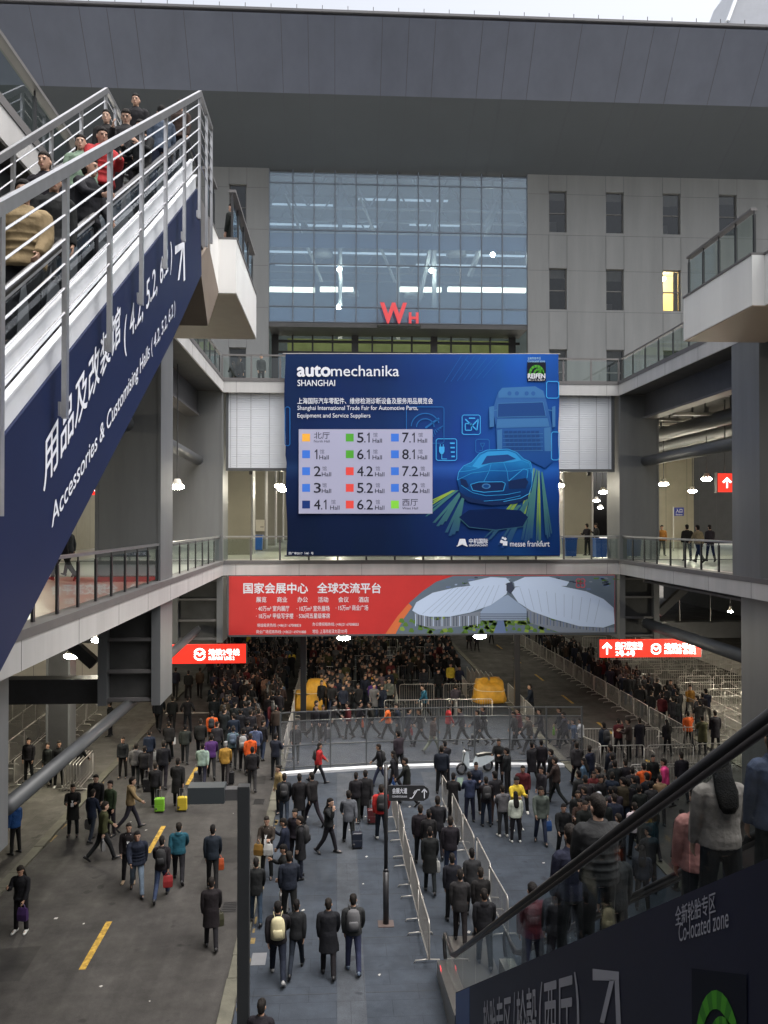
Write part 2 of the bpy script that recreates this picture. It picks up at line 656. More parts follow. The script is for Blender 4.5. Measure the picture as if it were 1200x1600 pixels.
def deck(label, x0, x1, y0, y1, z, edges, cat='deck', soffit=CEIL):
    """floor slab with white fascia and grey coping on the edges listed ('x0','x1','y0')."""
    t = thing('deck', label, cat, ((x0 + x1) / 2, (y0 + y1) / 2, z - 0.7))
    b = MB()
    b.box(x0 + 0.06, x1 - 0.06, y0 + 0.06, y1, z - 0.65, z - 0.02)
    b.build('slab', soffit, t)
    b = MB()
    b.box(x0 + 0.45, x1 - 0.45, y0 + 0.45, y1 - 0.01, z - 0.019, z)
    b.build('floor_finish', DECKF, t)
    fb, cb, jb = MB(), MB(), MB()
    for e in edges:
        if e == 'x1':
            fb.box(x1 - 0.06, x1, y0, y1, z - 0.68, z - 0.15)
            cb.box(x1 - 0.44, x1 + 0.02, y0 - (0.02 if 'y0' in edges else 0), y1, z - 0.149, z + 0.02)
            y = y0 + 3
            while y < y1:
                jb.box(x1 - 0.01, x1 + 0.003, y, y + 0.015, z - 0.68, z - 0.15)
                y += 3.2
        if e == 'x0':
            fb.box(x0, x0 + 0.06, y0, y1, z - 0.68, z - 0.15)
            cb.box(x0 - 0.02, x0 + 0.44, y0 - (0.02 if 'y0' in edges else 0), y1, z - 0.149, z + 0.02)
            y = y0 + 3
            while y < y1:
                jb.box(x0 - 0.003, x0 + 0.01, y, y + 0.015, z - 0.68, z - 0.15)
                y += 3.2
        if e == 'y0':
            fb.box(x0, x1, y0, y0 + 0.06, z - 0.68, z - 0.15)
            cb.box(x0, x1, y0 - 0.02, y0 + 0.44, z - 0.149, z + 0.02)
            x = x0 + 2.2
            while x < x1:
                jb.box(x, x + 0.015, y0 - 0.003, y0 + 0.01, z - 0.68, z - 0.15)
                x += 3.0
    fb.build('fascia', WHITE, t)
    cb.build('coping', COPING, t)
    jb.build('panel_joint', JOINT, t)
    return t


deck('middle storey floor deck of the left hall, white edge over the left road', -40, XL, 2, YB, Z2, ['x1'])
deck('middle storey floor deck of the right hall, white edge over the right road', XR, 48, 8, YB, Z2, ['x0'])
deck('middle storey floor of the crossing bridge above the red billboard', -40, 48, YB, 110, Z2, ['y0'])
deck('upper storey floor deck of the left hall, edge above the left columns', -40, XL, 6, YB, Z3, ['x1'])
deck('upper storey floor deck of the right hall, edge above the right columns', XR, 48, 12, YB, Z3, ['x0'])
deck('upper storey floor of the crossing bridge behind the top of the blue banner', -40, 48, YB, 58, Z3, ['y0'])
deck('middle storey bridge floor behind the camera', -40, 48, -14, 1.6, Z2, [])  # unseen deck the camera stands on, put in to shade the near ground
deck('unseen upper storey floor added behind the camera to shade the near ground', -40, 48, -14, 1.6, Z3, [])  # unseen overhead slab, added only to darken the near ground


def edge_beams(label, x0, x1, y0, y1, z, n):
    t = thing('ceiling_beam', label, 'beams', ((x0 + x1) / 2, (y0 + y1) / 2, z - 1.2))
    b = MB()
    dp = 1.1 if z > 12 else 0.3
    b.box(x0, x1, y0, y1, z - dp, z)
    b.build('web', DARK, t)
    b = MB()
    b.box(x0 - 0.12, x1 + 0.12, y0, y1, z - dp - 0.1, z - dp - 0.001)
    b.build('flange', COPING, t)


edge_beams('deep steel edge beam under the upper left deck', XL - 1.6, XL - 1.2, 8, YB - 0.3, Z3 - 0.66, 1)
edge_beams('deep steel edge beam under the upper right deck', XR + 1.2, XR + 1.6, 13, YB - 0.3, Z3 - 0.66, 1)
edge_beams('deep steel edge beam under the middle left deck', XL - 1.6, XL - 1.2, 4, YB - 0.3, Z2 - 0.66, 1)
edge_beams('deep steel edge beam under the middle right deck', XR + 1.2, XR + 1.6, 10, YB - 0.3, Z2 - 0.66, 1)


# ---------------------------------------------------------------- glass railings
def railing(label, p0, p1, n, h=1.13, dark=BLACK, rail=STEEL, group=None, name='glass_railing', top_w=0.1):
    p0, p1 = Vector(p0), Vector(p1)
    t = thing(name, label, 'railing', (p0 + p1) / 2, group)
    b = MB()
    up = Vector((0, 0, h))
    b.bar(p0 + up, p1 + up, top_w, 0.07)
    b.build('handrail', rail, t)
    d = (p1 - p0) / n
    dn = d.normalized()
    for i in range(n + 1):
        b = MB()
        q = p0 + d * i
        b.bar(q, q + Vector((0, 0, h - 0.15)), 0.05, 0.09, up=dn)
        b.bar(q + Vector((0, 0, h - 0.15)), q + Vector((0, 0, h - 0.035)), 0.025, 0.04, up=dn)
        b.build('post', dark, t)
    for i in range(n):
        b = MB()
        a, c = p0 + d * i + dn * 0.05, p0 + d * (i + 1) - dn * 0.05
        b.add([a + Vector((0, 0, 0.06)), c + Vector((0, 0, 0.06)), c + Vector((0, 0, h - 0.12)), a + Vector((0, 0, h - 0.12))],
              [(0, 1, 2, 3)])
        b.build('glass_panel', GLASSR, t)
    return t


CY = [14.3, 27.4, 40.9]         # columns along the well
zr = Z2 + 0.03
railing('glass railing of the left middle deck between the two nearer grey columns', (XL - 0.2, CY[0] + 1.4, zr), (XL - 0.2, CY[1] - 1.0, zr), 8)
railing('short glass railing of the left middle deck beside the corner column', (XL - 0.2, CY[1] + 1.0, zr), (XL - 0.2, YB + 0.1, zr), 7)
railing('glass railing of the right middle deck beside the corner column', (XR + 0.2, CY[1] + 0.9, zr), (XR + 0.2, YB + 0.1, zr), 8)
railing('glass railing of the bridge below the big blue banner', (XL - 0.1, YB + 0.25, zr), (XR + 0.1, YB + 0.25, zr), 14, dark=COPING)
zr = Z3 + 0.03
railing('glass railing on top of the upper bridge behind the banner', (XL - 0.1, YB + 0.25, zr), (XR + 0.1, YB + 0.25, zr), 14, dark=COPING, rail=COPING)
railing('dark glass railing of the upper left deck running to the bridge', (XL - 0.2, 26.2, zr), (XL - 0.2, YB + 0.1, zr), 9, rail=COPING)
railing('dark glass railing of the upper right deck running to the bridge', (XR + 0.2, 26.0, zr), (XR + 0.2, YB + 0.1, zr), 9, rail=COPING)
railing('high glass railing on the near upper left deck above the escalator', (XL - 0.2, 8.0, zr), (XL - 0.2, 19.5, zr), 6, rail=COPING, top_w=0.2)


# ---------------------------------------------------------------- columns
def column(label, x0, x1, y0, y1, z0, z1, m=COLGREY, flange=0.09, frame=False):
    t = thing('column', label, 'column', ((x0 + x1) / 2, (y0 + y1) / 2, z0))
    b = MB()
    b.box(x0 + 0.06, x1 - 0.06, y0 + 0.03, y1 - 0.03, z0, z1)
    b.build('shaft', m, t)
    b = MB()
    for (xa, xb) in ((x0, x0 + flange), (x1 - flange, x1)):
        b.box(xa, xb, y0, y1, z0 - 0.01, z1 + 0.001)
    b.build('flange', COLGREY if m is not COLWARM else STEEL, t)
    return t


def hanger(label, x0, x1, y0, y1, z0, z1):
    """open steel frame under the deck: two stiles, cross bars, dark web."""
    t = thing('hanging_frame', label, 'steel frame', ((x0 + x1) / 2, (y0 + y1) / 2, z0))
    b = MB()
    b.box(x0, x0 + 0.28, y0, y1, z0, z1)
    b.box(x1 - 0.28, x1, y0, y1, z0, z1)
    b.build('stile', COLGREY, t)
    b = MB()
    for z in (z0 + 0.12, z0 + 1.0, z0 + 2.0, z0 + 2.9):
        if z < z1:
            b.box(x0 + 0.281, x1 - 0.281, y0 + 0.06, y0 + 0.22, z, z + 0.1)
    b.build('cross_bar', COPING, t)
    b = MB()
    b.box(x0 + 0.285, x1 - 0.285, y0 + 0.3, y0 + 0.36, z0 + 0.05, z1)
    b.build('web', CEIL, t)


nm = ['nearest', 'second', 'corner']
for i, y in enumerate(CY):
    hw = 0.95
    a = 'left'
    xo, xi = XL - 2.15, XL - 0.12
    if i == 0:
        xi = P(13, 1200, y + hw).x
        xo = xi - 2.1
    if i == 2:
        xo, xi = XL - 2.5, XL - 0.02
    column(['tall grey column of the left hall hidden behind the blue escalator side', 'tall grey left column between the two glass railings, lit along one side',
            'wide grey left column beside the white louvred panel'][i], xo, xi, y - hw, y + hw, Z2, Z3 - 0.66)
    hanger(['grey steel frame hanging at the left picture edge', 'grey steel frame hanging behind the sloping pipe on the left',
            'grey steel frame hanging at the left end of the red billboard'][i], xo + 0.1, xi, y - hw + 0.02, y + hw, 4.55, Z2 - 0.66)
    if i:
        xo, xi = XR + 0.02, XR + (2.0 if i == 2 else 2.6)
        column(['', 'large dark grey column at the right picture edge', 'wide grey right column beside the white louvred panel'][i], xo, xi, y - hw, y + hw, Z2, Z3 - 0.66)
        hanger(['', 'grey steel frame hanging at the right picture edge', 'grey steel frame hanging at the right end of the red billboard'][i],
               xo + 0.3 * (i == 1), xi, y - hw + 0.02, y + hw, 4.55 if i == 2 else 0.0, Z2 - 0.66)


def pipe(label, p0, p1, r, m=PIPEG):
    t = thing('brace_pipe', label, 'pipe', (Vector(p0) + Vector(p1)) / 2)
    b = MB()
    b.tube([p0, p1], r, 18)
    b.build('tube', m, t, smooth=True)
    b = MB()
    d = (Vector(p1) - Vector(p0)).normalized()
    for q, s in ((Vector(p0), -1), (Vector(p1), 1)):
        b.bar(q + d * s * 0.0, q + d * s * 0.3, 0.06, r * 1.7)
    b.build('end_plate', COLGREY, t)


xm, xr = XL - 1.15, XR + 1.25
pipe('thick grey brace pipe crossing the lower left in front of the queue', PX(9, 1262, xm), PX(222, 1083, xm), 0.17)
pipe('grey brace pipe passing in front of the left red subway sign', (xm, CY[1] + 1.2, 5.0), (xm, CY[2] - 1.2, 5.2), 0.17)
pipe('grey brace pipe passing in front of the right red exit sign', (xr, CY[1] + 1.2, 5.3), (xr, CY[2] - 1.2, 5.35), 0.26)
pipe('grey brace pipe ending on the wide left column face', (xm, CY[1] + 1.2, 13.4), (xm, CY[2] - 1.2, 13.2), 0.24)
pipe('stub of grey brace pipe showing beside the blue escalator side', (xm, CY[0] + 1.2, 13.4), (xm, CY[1] - 1.2, 13.35), 0.26)
pipe('grey brace pipe between the two right columns at the middle storey', (xr, CY[1] + 1.2, 13.25), (xr, CY[2] - 1.2, 13.25), 0.25)

# cross beams carrying the middle decks
for lab, x0, x1, y in (('dark deep cross beam below the left deck with a small lamp bracket', -24, XL - 2.2, CY[1]),
                       ('dark deep cross beam at the left bridge corner', -30, XL - 2.6, CY[2]),
                       ('dark deep cross beam at the right bridge corner', XR + 2.1, 34, CY[2])):
    t = thing('cross_beam', lab, 'beam', ((x0 + x1) / 2, y, 4.6))
    b = MB()
    b.box(x0, x1, y - 0.35, y + 0.35, 4.5, 5.28)
    b.build('beam', DARK, t)
    b = MB()
    if x1 < 0:
        b.bar((x1 - 0.2, y, 5.7), (x1 - 2.4, y, 7.7), 0.35, 0.35, up=(0, 1, 0))
        b.bar((x1 - 7, y, 5.7), (x1 - 4.6, y, 7.7), 0.35, 0.35, up=(0, 1, 0))
    else:
        b.bar((x0 + 0.2, y, 5.7), (x0 + 2.4, y, 7.7), 0.35, 0.35, up=(0, 1, 0))
        b.bar((x0 + 7, y, 5.7), (x0 + 4.6, y, 7.7), 0.35, 0.35, up=(0, 1, 0))
    b.build('knee_brace', DARK, t)

# thin dark posts under the bridge
for lab, u, v in (('thin black post standing beside the left yellow tarpaulin', 474, 1143), ('thin black post standing right of the right yellow tarpaulin', 808, 1118)):
    p = G(u, v)
    t = thing('post', lab, 'post', p)
    b = MB()
    b.box(p.x - 0.14, p.x + 0.14, p.y - 0.14, p.y + 0.14, 0.02, 7.72)
    b.build('shaft', BLACK, t)
    b = MB()
    b.box(p.x - 0.35, p.x + 0.35, p.y - 0.3, p.y + 0.3, 0.0, 0.06)
    b.build('base_plate', BLACK, t)
for lab, u, v, z in (('dark square column standing among the left barriers', 95, 1192, 5.0), ):
    p = G(u, v)
    column(lab, p.x - 0.5, p.x + 0.5, p.y - 0.4, p.y + 0.4, 0.0, Z2 - 0.66, DARK)

# inner rows of columns of the middle storey, beyond the bridge
k = 0
for side in (-1, 1):
    for j, (y, xe) in enumerate(((47.6, 0), (56.5, 0), (65.5, 0), (74.5, 0), (84, 0))):
        x1 = -4.75 if side < 0 else 13.1
        ords = ['first', 'second', 'third', 'fourth', 'fifth'][j]
        xa, xb = (x1 - 1.8, x1) if side < 0 else (x1, x1 + 1.8)
        column(f'{ords} olive inner column beyond the bridge, {"left" if side < 0 else "right"} row', xa, xb, y, y + 1.4, Z2, Z3 - 0.66, COLWARM)

# enclosing walls of the halls
def wall(label, x0, x1, y0, y1, z0, z1, m):
    t = thing('hall_wall', label, 'wall', ((x0 + x1) / 2, (y0 + y1) / 2, z0))
    b = MB()
    b.box(x0, x1, y0, y1, z0, z1)
    b.build('wall_panel', m, t)
    b = MB()
    if x1 - x0 > y1 - y0:
        x = x0 + 1.5
        while x < x1 - 0.3:
            b.box(x, x + 0.02, y0 - 0.003, y0 + 0.02, z0 + 0.1, z1 - 0.05)
            x += 1.5
    else:
        y = y0 + 1.5
        while y < y1 - 0.3:
            b.box(x0 - 0.003, x1 + 0.003, y, y + 0.02, z0 + 0.1, z1 - 0.05)
            y += 3.0
    b.build('panel_joint', JOINT, t)
    return t


WALLO = mat('wall_olive', (0.3, 0.28, 0.22), 0.6, var=0.06)
WALLP = mat('wall_pale', (0.55, 0.52, 0.46), 0.7, var=0.05)
WALLD = mat('wall_dark', (0.05, 0.05, 0.048), 0.8, var=0.1)
wall('olive back wall of the left middle storey', -17.2, -17, 3, 60, Z2, Z3 - 0.66, WALLO)
wall('olive wall facing the right middle storey beside the entrance sign', 21.5, 25.0, 57.0, 57.3, Z2, Z3 - 0.66, WALLO)
wall('olive wall far right at the middle storey', 33, 33.3, 20, 57, Z2, Z3 - 0.66, WALLO)
wall('dark far wall of the right middle storey', 25.2, 46, 70, 70.3, Z2, Z3 - 0.66, WALLD)
wall('olive far end wall of the bridge hall', -40, 24, 104, 104.3, Z2, Z3 - 0.66, WALLO)
wall('pale lit back wall under the left deck', -34, -13.6, 53.5, 53.8, 0, Z2 - 0.66, WALLP)
wall('dark end wall of the left street hall', -40, -34.2, 20, 53, 0, Z2 - 0.66, WALLD)
wall('dark end wall of the right street hall', 44, 44.3, 10, 110, 0, Z2 - 0.66, WALLD)
wall('dark wall closing the far end of the street', -40, 44, 118, 118.4, 0, Z2 - 0.66, WALLD)
# long pale parapet low on the right under the deck
t = thing('parapet', 'long pale concrete parapet behind the right barrier field', 'parapet', (26, 58, 0))
b = MB()
b.box(27.0, 27.35, 30, 78, 0.0, 1.55)
b.build('wall', CONC, t)
b = MB()
b.box(26.95, 27.4, 30, 78, 1.551, 1.66)
b.build('cap', WALLP, t)

# ducts and conduits under the upper decks
rnd = random.Random(3)
for i in range(7):
    y = 25 + i * 4.1
    t = thing('cable_tray', 'pale metal cable tray under the upper right deck', 'duct', (22, y, 15.2), 'cable trays under the upper right deck')
    b = MB()
    z = 15.2 + (i % 3) * 0.25
    b.box(15.5, 32, y, y + 0.4, z, z + 0.12)
    b.build('tray', DUCT, t)
    b = MB()
    for x in (17, 21, 25, 29):
        b.tube([(x, y + 0.2, z + 0.12), (x, y + 0.2, Z3 - 0.66)], 0.04, 6)
    b.build('hanger_rod', PIPEG, t)
for i in range(3):
    x = 17.5 + i * 2.6
    t = thing('air_duct', ['rounded grey duct nearest the well under the upper right deck', 'middle rounded grey duct under the upper right deck',
                           'innermost rounded grey duct under the upper right deck'][i], 'duct', (x, 40, 15))
    b = MB()
    b.tube([(x, 22, 15.0), (x, 56, 15.0)], 0.35, 14)
    b.build('duct', PIPEG, t, smooth=True)
    b = MB()
    for y in range(24, 56, 4):
        b.tube([(x, y, 15.35), (x, y, Z3 - 0.66)], 0.05, 6)
    b.build('hanger_rod', PIPEG, t)
for i in range(5):
    y = 24 + i * 5.5
    t = thing('cable_tray', 'pale metal cable tray under the upper left deck', 'duct', (-12, y, 15.2), 'cable trays under the upper left deck')
    b = MB()
    b.box(-17, -7.8, y, y + 0.35, 15.1, 15.22)
    b.build('tray', DUCT, t)
    b = MB()
    for x in (-15, -12, -9):
        b.tube([(x, y + 0.17, 15.22), (x, y + 0.17, Z3 - 0.66)], 0.04, 6)
    b.build('hanger_rod', PIPEG, t)


# ---------------------------------------------------------------- hanging lamps
def lamp(p, ztop, label, group, m=LAMP, r=0.3):
    p = Vector(p)
    t = thing('ceiling_lamp', label, 'lamp', p, group)
    b = MB()
    b.tube([p + Vector((0, 0, 0.0)), p + Vector((0, 0, 0.1)), p + Vector((0, 0, 0.3))], [r * 0.72, r * 0.68, r * 0.35], 14)
    b.build('shade', WALLP, t, smooth=True)
    b = MB()
    b.ball(p + Vector((0, 0, -0.02)), r * 0.9, r * 0.9, r * 0.34, 14, 8)
    b.build('bulb', m, t, smooth=True)
    if ztop > p.z + 0.35:
        b = MB()
        b.tube([p + Vector((0, 0, 0.3)), (p.x, p.y, ztop)], 0.025, 6)
        b.build('suspension_rod', DARK, t)
    return t


# street level lamps
n = 0
for u, v, Y in ((537, 996, 41.3), (750, 993.5, 41.3)):
    lamp(P(u, v, Y), 7.7, ['round lamp hanging under the left half of the red billboard', 'round lamp hanging under the right half of the red billboard'][n], None, LAMP, 0.36)
    n += 1
for u, v, Y, lab in ((155, 999, 33, 'round lamp under the left deck, higher of the pair'), (112, 1024, 32, 'round lamp under the left deck, lower of the pair'),
                     (300, 932, 46, 'small round lamp under the left bridge corner'),
                     (1110, 989, 45, 'round lamp glowing above the right barrier field'), (1176, 1007, 43, 'round lamp beside the column at the right edge'),
                     (1173, 1055, 36, 'low round lamp beside the column at the right edge'), (1141, 955, 48, 'small spot lamp under the right middle deck')):
    lamp(P(u, v, Y), 7.7, lab, None, LAMP, 0.32 if 'small' not in lab else 0.16)
for x in (-24, -14):
    for y in (46, 70, 90):
        lamp((x, y, 6.6), 7.7, 'round lamp in the depth of the left street hall', 'lamps deep under the left deck', LAMP, 0.3)
for x in (3.5, 13, 24):
    for y in (62, 82):
        lamp((x, y, 6.9), 7.7, 'round lamp in the depth of the street under the bridge', 'lamps deep under the bridge', LAMP, 0.3)
# middle storey lamps
for u, v, Y, lab in ((1037, 756, 47, 'lit round ceiling lamp left of the entrance sign'), (1104, 748, 43.5, 'lit round ceiling lamp nearest the upper red exit sign'),
                     (1082, 767, 52, 'lit round ceiling lamp above the entrance sign'), (909, 773, 56, 'lit round ceiling lamp between banner and corner column, left one'),
                     (942, 768.5, 52, 'lit round ceiling lamp beside the right corner column'), (932, 782, 66, 'lit round ceiling lamp deeper between banner and corner column'),
                     (938, 793, 80, 'farthest lit round ceiling lamp right of the banner'), (874, 758, 44, 'lit round ceiling lamp touching the right banner edge'),
                     (277, 760, 33, 'lit round ceiling lamp between the left columns, upper one'), (278, 785, 46, 'lit round ceiling lamp between the left columns, lower one'),
                     (437, 759, 45, 'lit round ceiling lamp at the left banner edge'), (441, 765, 50, 'second lit round ceiling lamp at the left banner edge')):
    p = P(u, v, Y)
    lamp(p, Z3 - 0.66, lab, None, LAMPW, 0.3)
for x in (-12, 0, 8, 20, 30):
    for y in (20, 34, 50, 64, 80):
        if (0 <= x <= 8 and y < 42) or (x > 15 and y in (50, 64)) or (x == 30 and y == 34):
            continue
        lamp((x, y, 13.2), Z3 - 0.66, 'lit round ceiling lamp of the middle storey halls', 'ceiling lamps of the middle storey', LAMPW, 0.3)
# ================================================================ far building with glass front, and canopy roof
YF = 58.0
FX0, FX1 = -45.0, 62.0


def fx(u):
    return P(u, 400, YF).x


def fz(v, u=600):
    return P(u, v, YF).z


GX0, GX1 = fx(420), fx(824.5)
ZTOP, ZG0, ZDOOR = fz(262), fz(504), fz(504)
wins = []
for u0 in (858, 947, 1036, 1124, 1212, 1300, 1388):
    for va, vb in ((297, 362), (418, 483), (545, 612)):
        wins.append((fx(u0), fx(u0 + 27.5), fz(vb, 830), fz(va, 830), u0, va))
for u0 in (358, 270, 182):
    for va, vb in ((288, 355), (418, 483), (543, 610)):
        wins.append((fx(u0), fx(u0 + 27), fz(vb, 400), fz(va, 400), u0, va))
bld = thing('hall_building', 'grey panelled hall building with big blue glass front and narrow windows', 'building', ((FX0 + FX1) / 2, YF + 10, Z3))
holes = [(x0, x1, z0, z1) for x0, x1, z0, z1, _, _ in wins] + [(GX0, GX1, Z3, ZTOP + 1)]
xs = sorted({FX0, FX1, *[h[0] for h in holes], *[h[1] for h in holes]})
wb = MB()
for xa, xb in zip(xs, xs[1:]):
    hs_ = sorted((h[2], h[3]) for h in holes if h[0] <= xa + 1e-4 and h[1] >= xb - 1e-4)
    z = Z3 - 0.2
    for za, zb in hs_:
        if za > z:
            wb.box(xa, xb, YF, YF + 0.45, z, za)
        z = max(z, zb)
    if z < ZTOP + 0.8:
        wb.box(xa, xb, YF, YF + 0.45, z, ZTOP + 0.8)
wb.build('wall', FACADE, bld)
jb = MB()
for x0, x1, z0, z1, u0, va in wins:
    for x in (x0 - 0.03, x1 + 0.01):
        for za, zb in ((Z3, fz(610)), (fz(545), fz(483)), (fz(418), fz(362)), (fz(297), ZTOP)):
            jb.box(x, x + 0.022, YF - 0.003, YF + 0.02, za, zb)
for v in (297.5, 362, 418, 483):
    for xa, xb in ((FX0, GX0 - 0.05), (GX1 + 0.05, FX1)):
        segs = sorted([(h[0], h[1]) for h in holes if h[2] <= fz(v) + 0.1 and h[3] >= fz(v) - 0.1])
        x = xa
        for a, c in segs:
            if a > xb or c < xa:
                continue
            if a > x:
                jb.box(x, a, YF - 0.0035, YF + 0.02, fz(v) - 0.012, fz(v) + 0.012)
            x = max(x, c)
        if x < xb:
            jb.box(x, xb, YF - 0.0035, YF + 0.02, fz(v) - 0.012, fz(v) + 0.012)
jb.build('panel_joint', JOINT, bld)
WFRAME = mat('window_frame', (0.075, 0.075, 0.075), 0.5)
ROOMD = mat('room_dark', (0.06, 0.06, 0.06), 0.9, var=0.3, vscale=1.2)
ROOML = mat('room_lit_wall', (0.8, 0.65, 0.32), 0.8, emit=(1.0, 0.74, 0.32), estr=0.75)
BLIND = mat('room_blind', (0.25, 0.23, 0.19), 0.8, var=0.1)
rnd = random.Random(9)
for x0, x1, z0, z1, u0, va in wins:
    lit = (u0 == 1036 and va == 418)
    b = MB()
    fw = 0.07
    b.box(x0, x0 + fw, YF + 0.18, YF + 0.3, z0, z1)
    b.box(x1 - fw, x1, YF + 0.18, YF + 0.3, z0, z1)
    b.box(x0 + fw, x1 - fw, YF + 0.18, YF + 0.3, z0, z0 + fw)
    b.box(x0 + fw, x1 - fw, YF + 0.18, YF + 0.3, z1 - fw, z1)
    zm = z0 + (z1 - z0) * 0.47
    b.box(x0 + fw, x1 - fw, YF + 0.18, YF + 0.3, zm - 0.04, zm + 0.04)
    f = b.build('window', WFRAME, bld)
    WL[f.name] = WL[bld.name]
    b = MB()
    b.add([(x0 + fw, YF + 0.22, z0 + fw), (x1 - fw, YF + 0.22, z0 + fw), (x1 - fw, YF + 0.22, z1 - fw), (x0 + fw, YF + 0.22, z1 - fw)], [(0, 1, 2, 3)])
    b.build('pane', GLASSW, f)
    b = MB()
    b.box(x0 - 0.3, x1 + 0.3, YF + 2.2, YF + 2.25, z0 - 0.2, z1 + 0.2)
    b.box(x0 - 0.3, x1 + 0.3, YF + 0.46, YF + 2.2, z1 + 0.2, z1 + 0.25)
    b.box(x0 - 0.3, x1 + 0.3, YF + 0.46, YF + 2.2, z0 - 0.25, z0 - 0.2)
    b.box(x0 - 0.34, x0 - 0.3, YF + 0.46, YF + 2.25, z0 - 0.25, z1 + 0.25)
    b.box(x1 + 0.3, x1 + 0.34, YF + 0.46, YF + 2.25, z0 - 0.25, z1 + 0.25)
    if lit:
        b.build('lit_room', ROOML, f)
        b = MB()
        b.ball((x0 + 0.45, YF + 1.2, z1 - 0.3), 0.22, 0.22, 0.14)
        b.build('bulb', LAMPW, f)
        b = MB()
        b.box(x1 - 0.42, x1 - fw, YF + 0.34, YF + 0.37, z0 + fw, z1 - fw)
        b.build('curtain', BLIND, f)
    else:
        b.build('dark_room', ROOMD, f)
        if rnd.random() < 0.75:
            b = MB()
            hh = rnd.uniform(0.25, 0.9)
            b.box(x0 + fw, x1 - fw, YF + 0.36, YF + 0.38, z1 - fw - hh, z1 - fw)
            b.build('blind', BLIND, f)
        if rnd.random() < 0.5:
            b = MB()
            b.box(x0 + 0.2, x1 - 0.3, YF + 1.6, YF + 1.65, z0 + 0.5, z0 + rnd.uniform(0.7, 1.4))
            b.build('cupboard', DUCT, f)

# glass front
us = [420, 457.5, 490.5, 523.5, 556.5, 589.5, 621.5, 654, 687, 720, 753, 785.5, 824.5]
vs_ = [272, 288.5, 361, 414, 480, 504]
def group_part(name, parent):
    o = bpy.data.objects.new(name, None)
    COL.objects.link(o)
    o.parent = parent
    WL[o.name] = WL[parent.name].copy()
    return o


cw = group_part('glass_front', bld)
b = MB()
for i, u in enumerate(us):
    b.box(fx(u) - 0.035, fx(u) + 0.035, YF + 0.05, YF + 0.25, ZG0, ZTOP)
for j, v in enumerate(vs_):
    b.box(GX0, GX1, YF + 0.07, YF + 0.23, fz(v) - 0.03, fz(v) + 0.03)
b.build('mullion', mat('mullion_grey', (0.11, 0.13, 0.16), 0.4, 0.5), cw)
SPAN = mat('spandrel_blue', (0.11, 0.19, 0.31), 0.25)
for i in range(12):
    for j in range(5):
        xa, xb = fx(us[i]) + 0.036, fx(us[i + 1]) - 0.036
        za, zb = fz(vs_[j + 1]) + 0.031, fz(vs_[j]) - 0.031
        b = MB()
        b.add([(xa, YF + 0.12, za), (xb, YF + 0.12, za), (xb, YF + 0.12, zb), (xa, YF + 0.12, zb)], [(0, 1, 2, 3)])
        b.build('pane', GLASSF, cw)
b = MB()
b.box(GX0 + 0.02, GX1 - 0.02, YF + 0.5, YF + 0.55, fz(385), fz(363))
b.box(GX0 + 0.02, GX1 - 0.02, YF + 0.5, YF + 0.55, fz(503), fz(481))
b.build('spandrel', SPAN, cw)
# hall interior behind it
it = group_part('hall_interior', bld)
b = MB()
b.box(GX0 - 4, GX1 + 4, YF + 27, YF + 27.3, Z3, ZTOP + 4)
b.box(GX0 - 4.2, GX0 - 4, YF + 0.5, YF + 27.3, Z3, ZTOP + 4)
b.box(GX1 + 4, GX1 + 4.2, YF + 0.5, YF + 27.3, Z3, ZTOP + 4)
b.build('back_wall', mat('interior_wall', (0.22, 0.27, 0.3), 0.8, var=0.1), it)
b = MB()
b.box(GX0 - 4, GX1 + 4, YF + 0.6, YF + 27, ZTOP + 3.5, ZTOP + 3.6)
b.build('ceiling', mat('interior_ceiling', (0.32, 0.36, 0.38), 0.8), it)
tb = MB()
TR = mat('truss_paint', (0.3, 0.33, 0.33), 0.6)
for k in range(8):
    y = YF + 4 + k * 2.7
    tb.bar((GX0 - 3, y, ZTOP + 2.6), (GX1 + 3, y, ZTOP + 2.6), 0.18, 0.22)
    tb.bar((GX0 - 3, y, ZTOP - 1.4), (GX1 + 3, y, ZTOP - 1.4), 0.14, 0.16)
    if k % 2 == 0:
        for i in range(5):
            x = GX0 + i * (GX1 - GX0) / 4 - 2
            tb.bar((x, y, ZTOP - 1.4), (x + 2.4, y, ZTOP + 2.6), 0.12, 0.12, up=(0, 1, 0))
            tb.bar((x + 4.6, y, ZTOP - 1.4), (x + 2.4, y, ZTOP + 2.6), 0.12, 0.12, up=(0, 1, 0))
for u, y in ((532, YF + 6), (694, YF + 6), (640, YF + 11)):
    x = fx(u)
    tb.bar((x, y, Z3), (x, y, ZTOP + 2.5), 0.32, 0.32)
tb.bar((fx(440), YF + 3, fz(280)), (fx(500), YF + 8, fz(390)), 0.16, 0.16)
tb.bar((fx(565), YF + 3, fz(285)), (fx(630), YF + 8, fz(390)), 0.16, 0.16)
tb.bar((fx(700), YF + 3, fz(275)), (fx(672), YF + 8, fz(420)), 0.28, 0.28)
tb.bar((fx(790), YF + 3, fz(285)), (fx(755), YF + 6, fz(390)), 0.3, 0.3)
tb.build('truss', TR, it)
STRIP = mat('strip_light', (1, 1, 1), 0.5, emit=(1.0, 0.95, 0.72), estr=2.0)
STRIPB = mat('strip_light_cool', (1, 1, 1), 0.5, emit=(0.75, 0.88, 1.0), estr=0.35)
b = MB()
for u0, u1, v in ((420, 492, 451), (500, 552, 451), (625, 690, 451), (700, 822, 451)):
    y = YF + 8
    a, c = P(u0, v, y), P(u1, v, y)
    b.box(a.x, c.x, y, y + 0.4, a.z - 0.16, a.z + 0.16)
b.build('strip_light', STRIP, it)
b = MB()
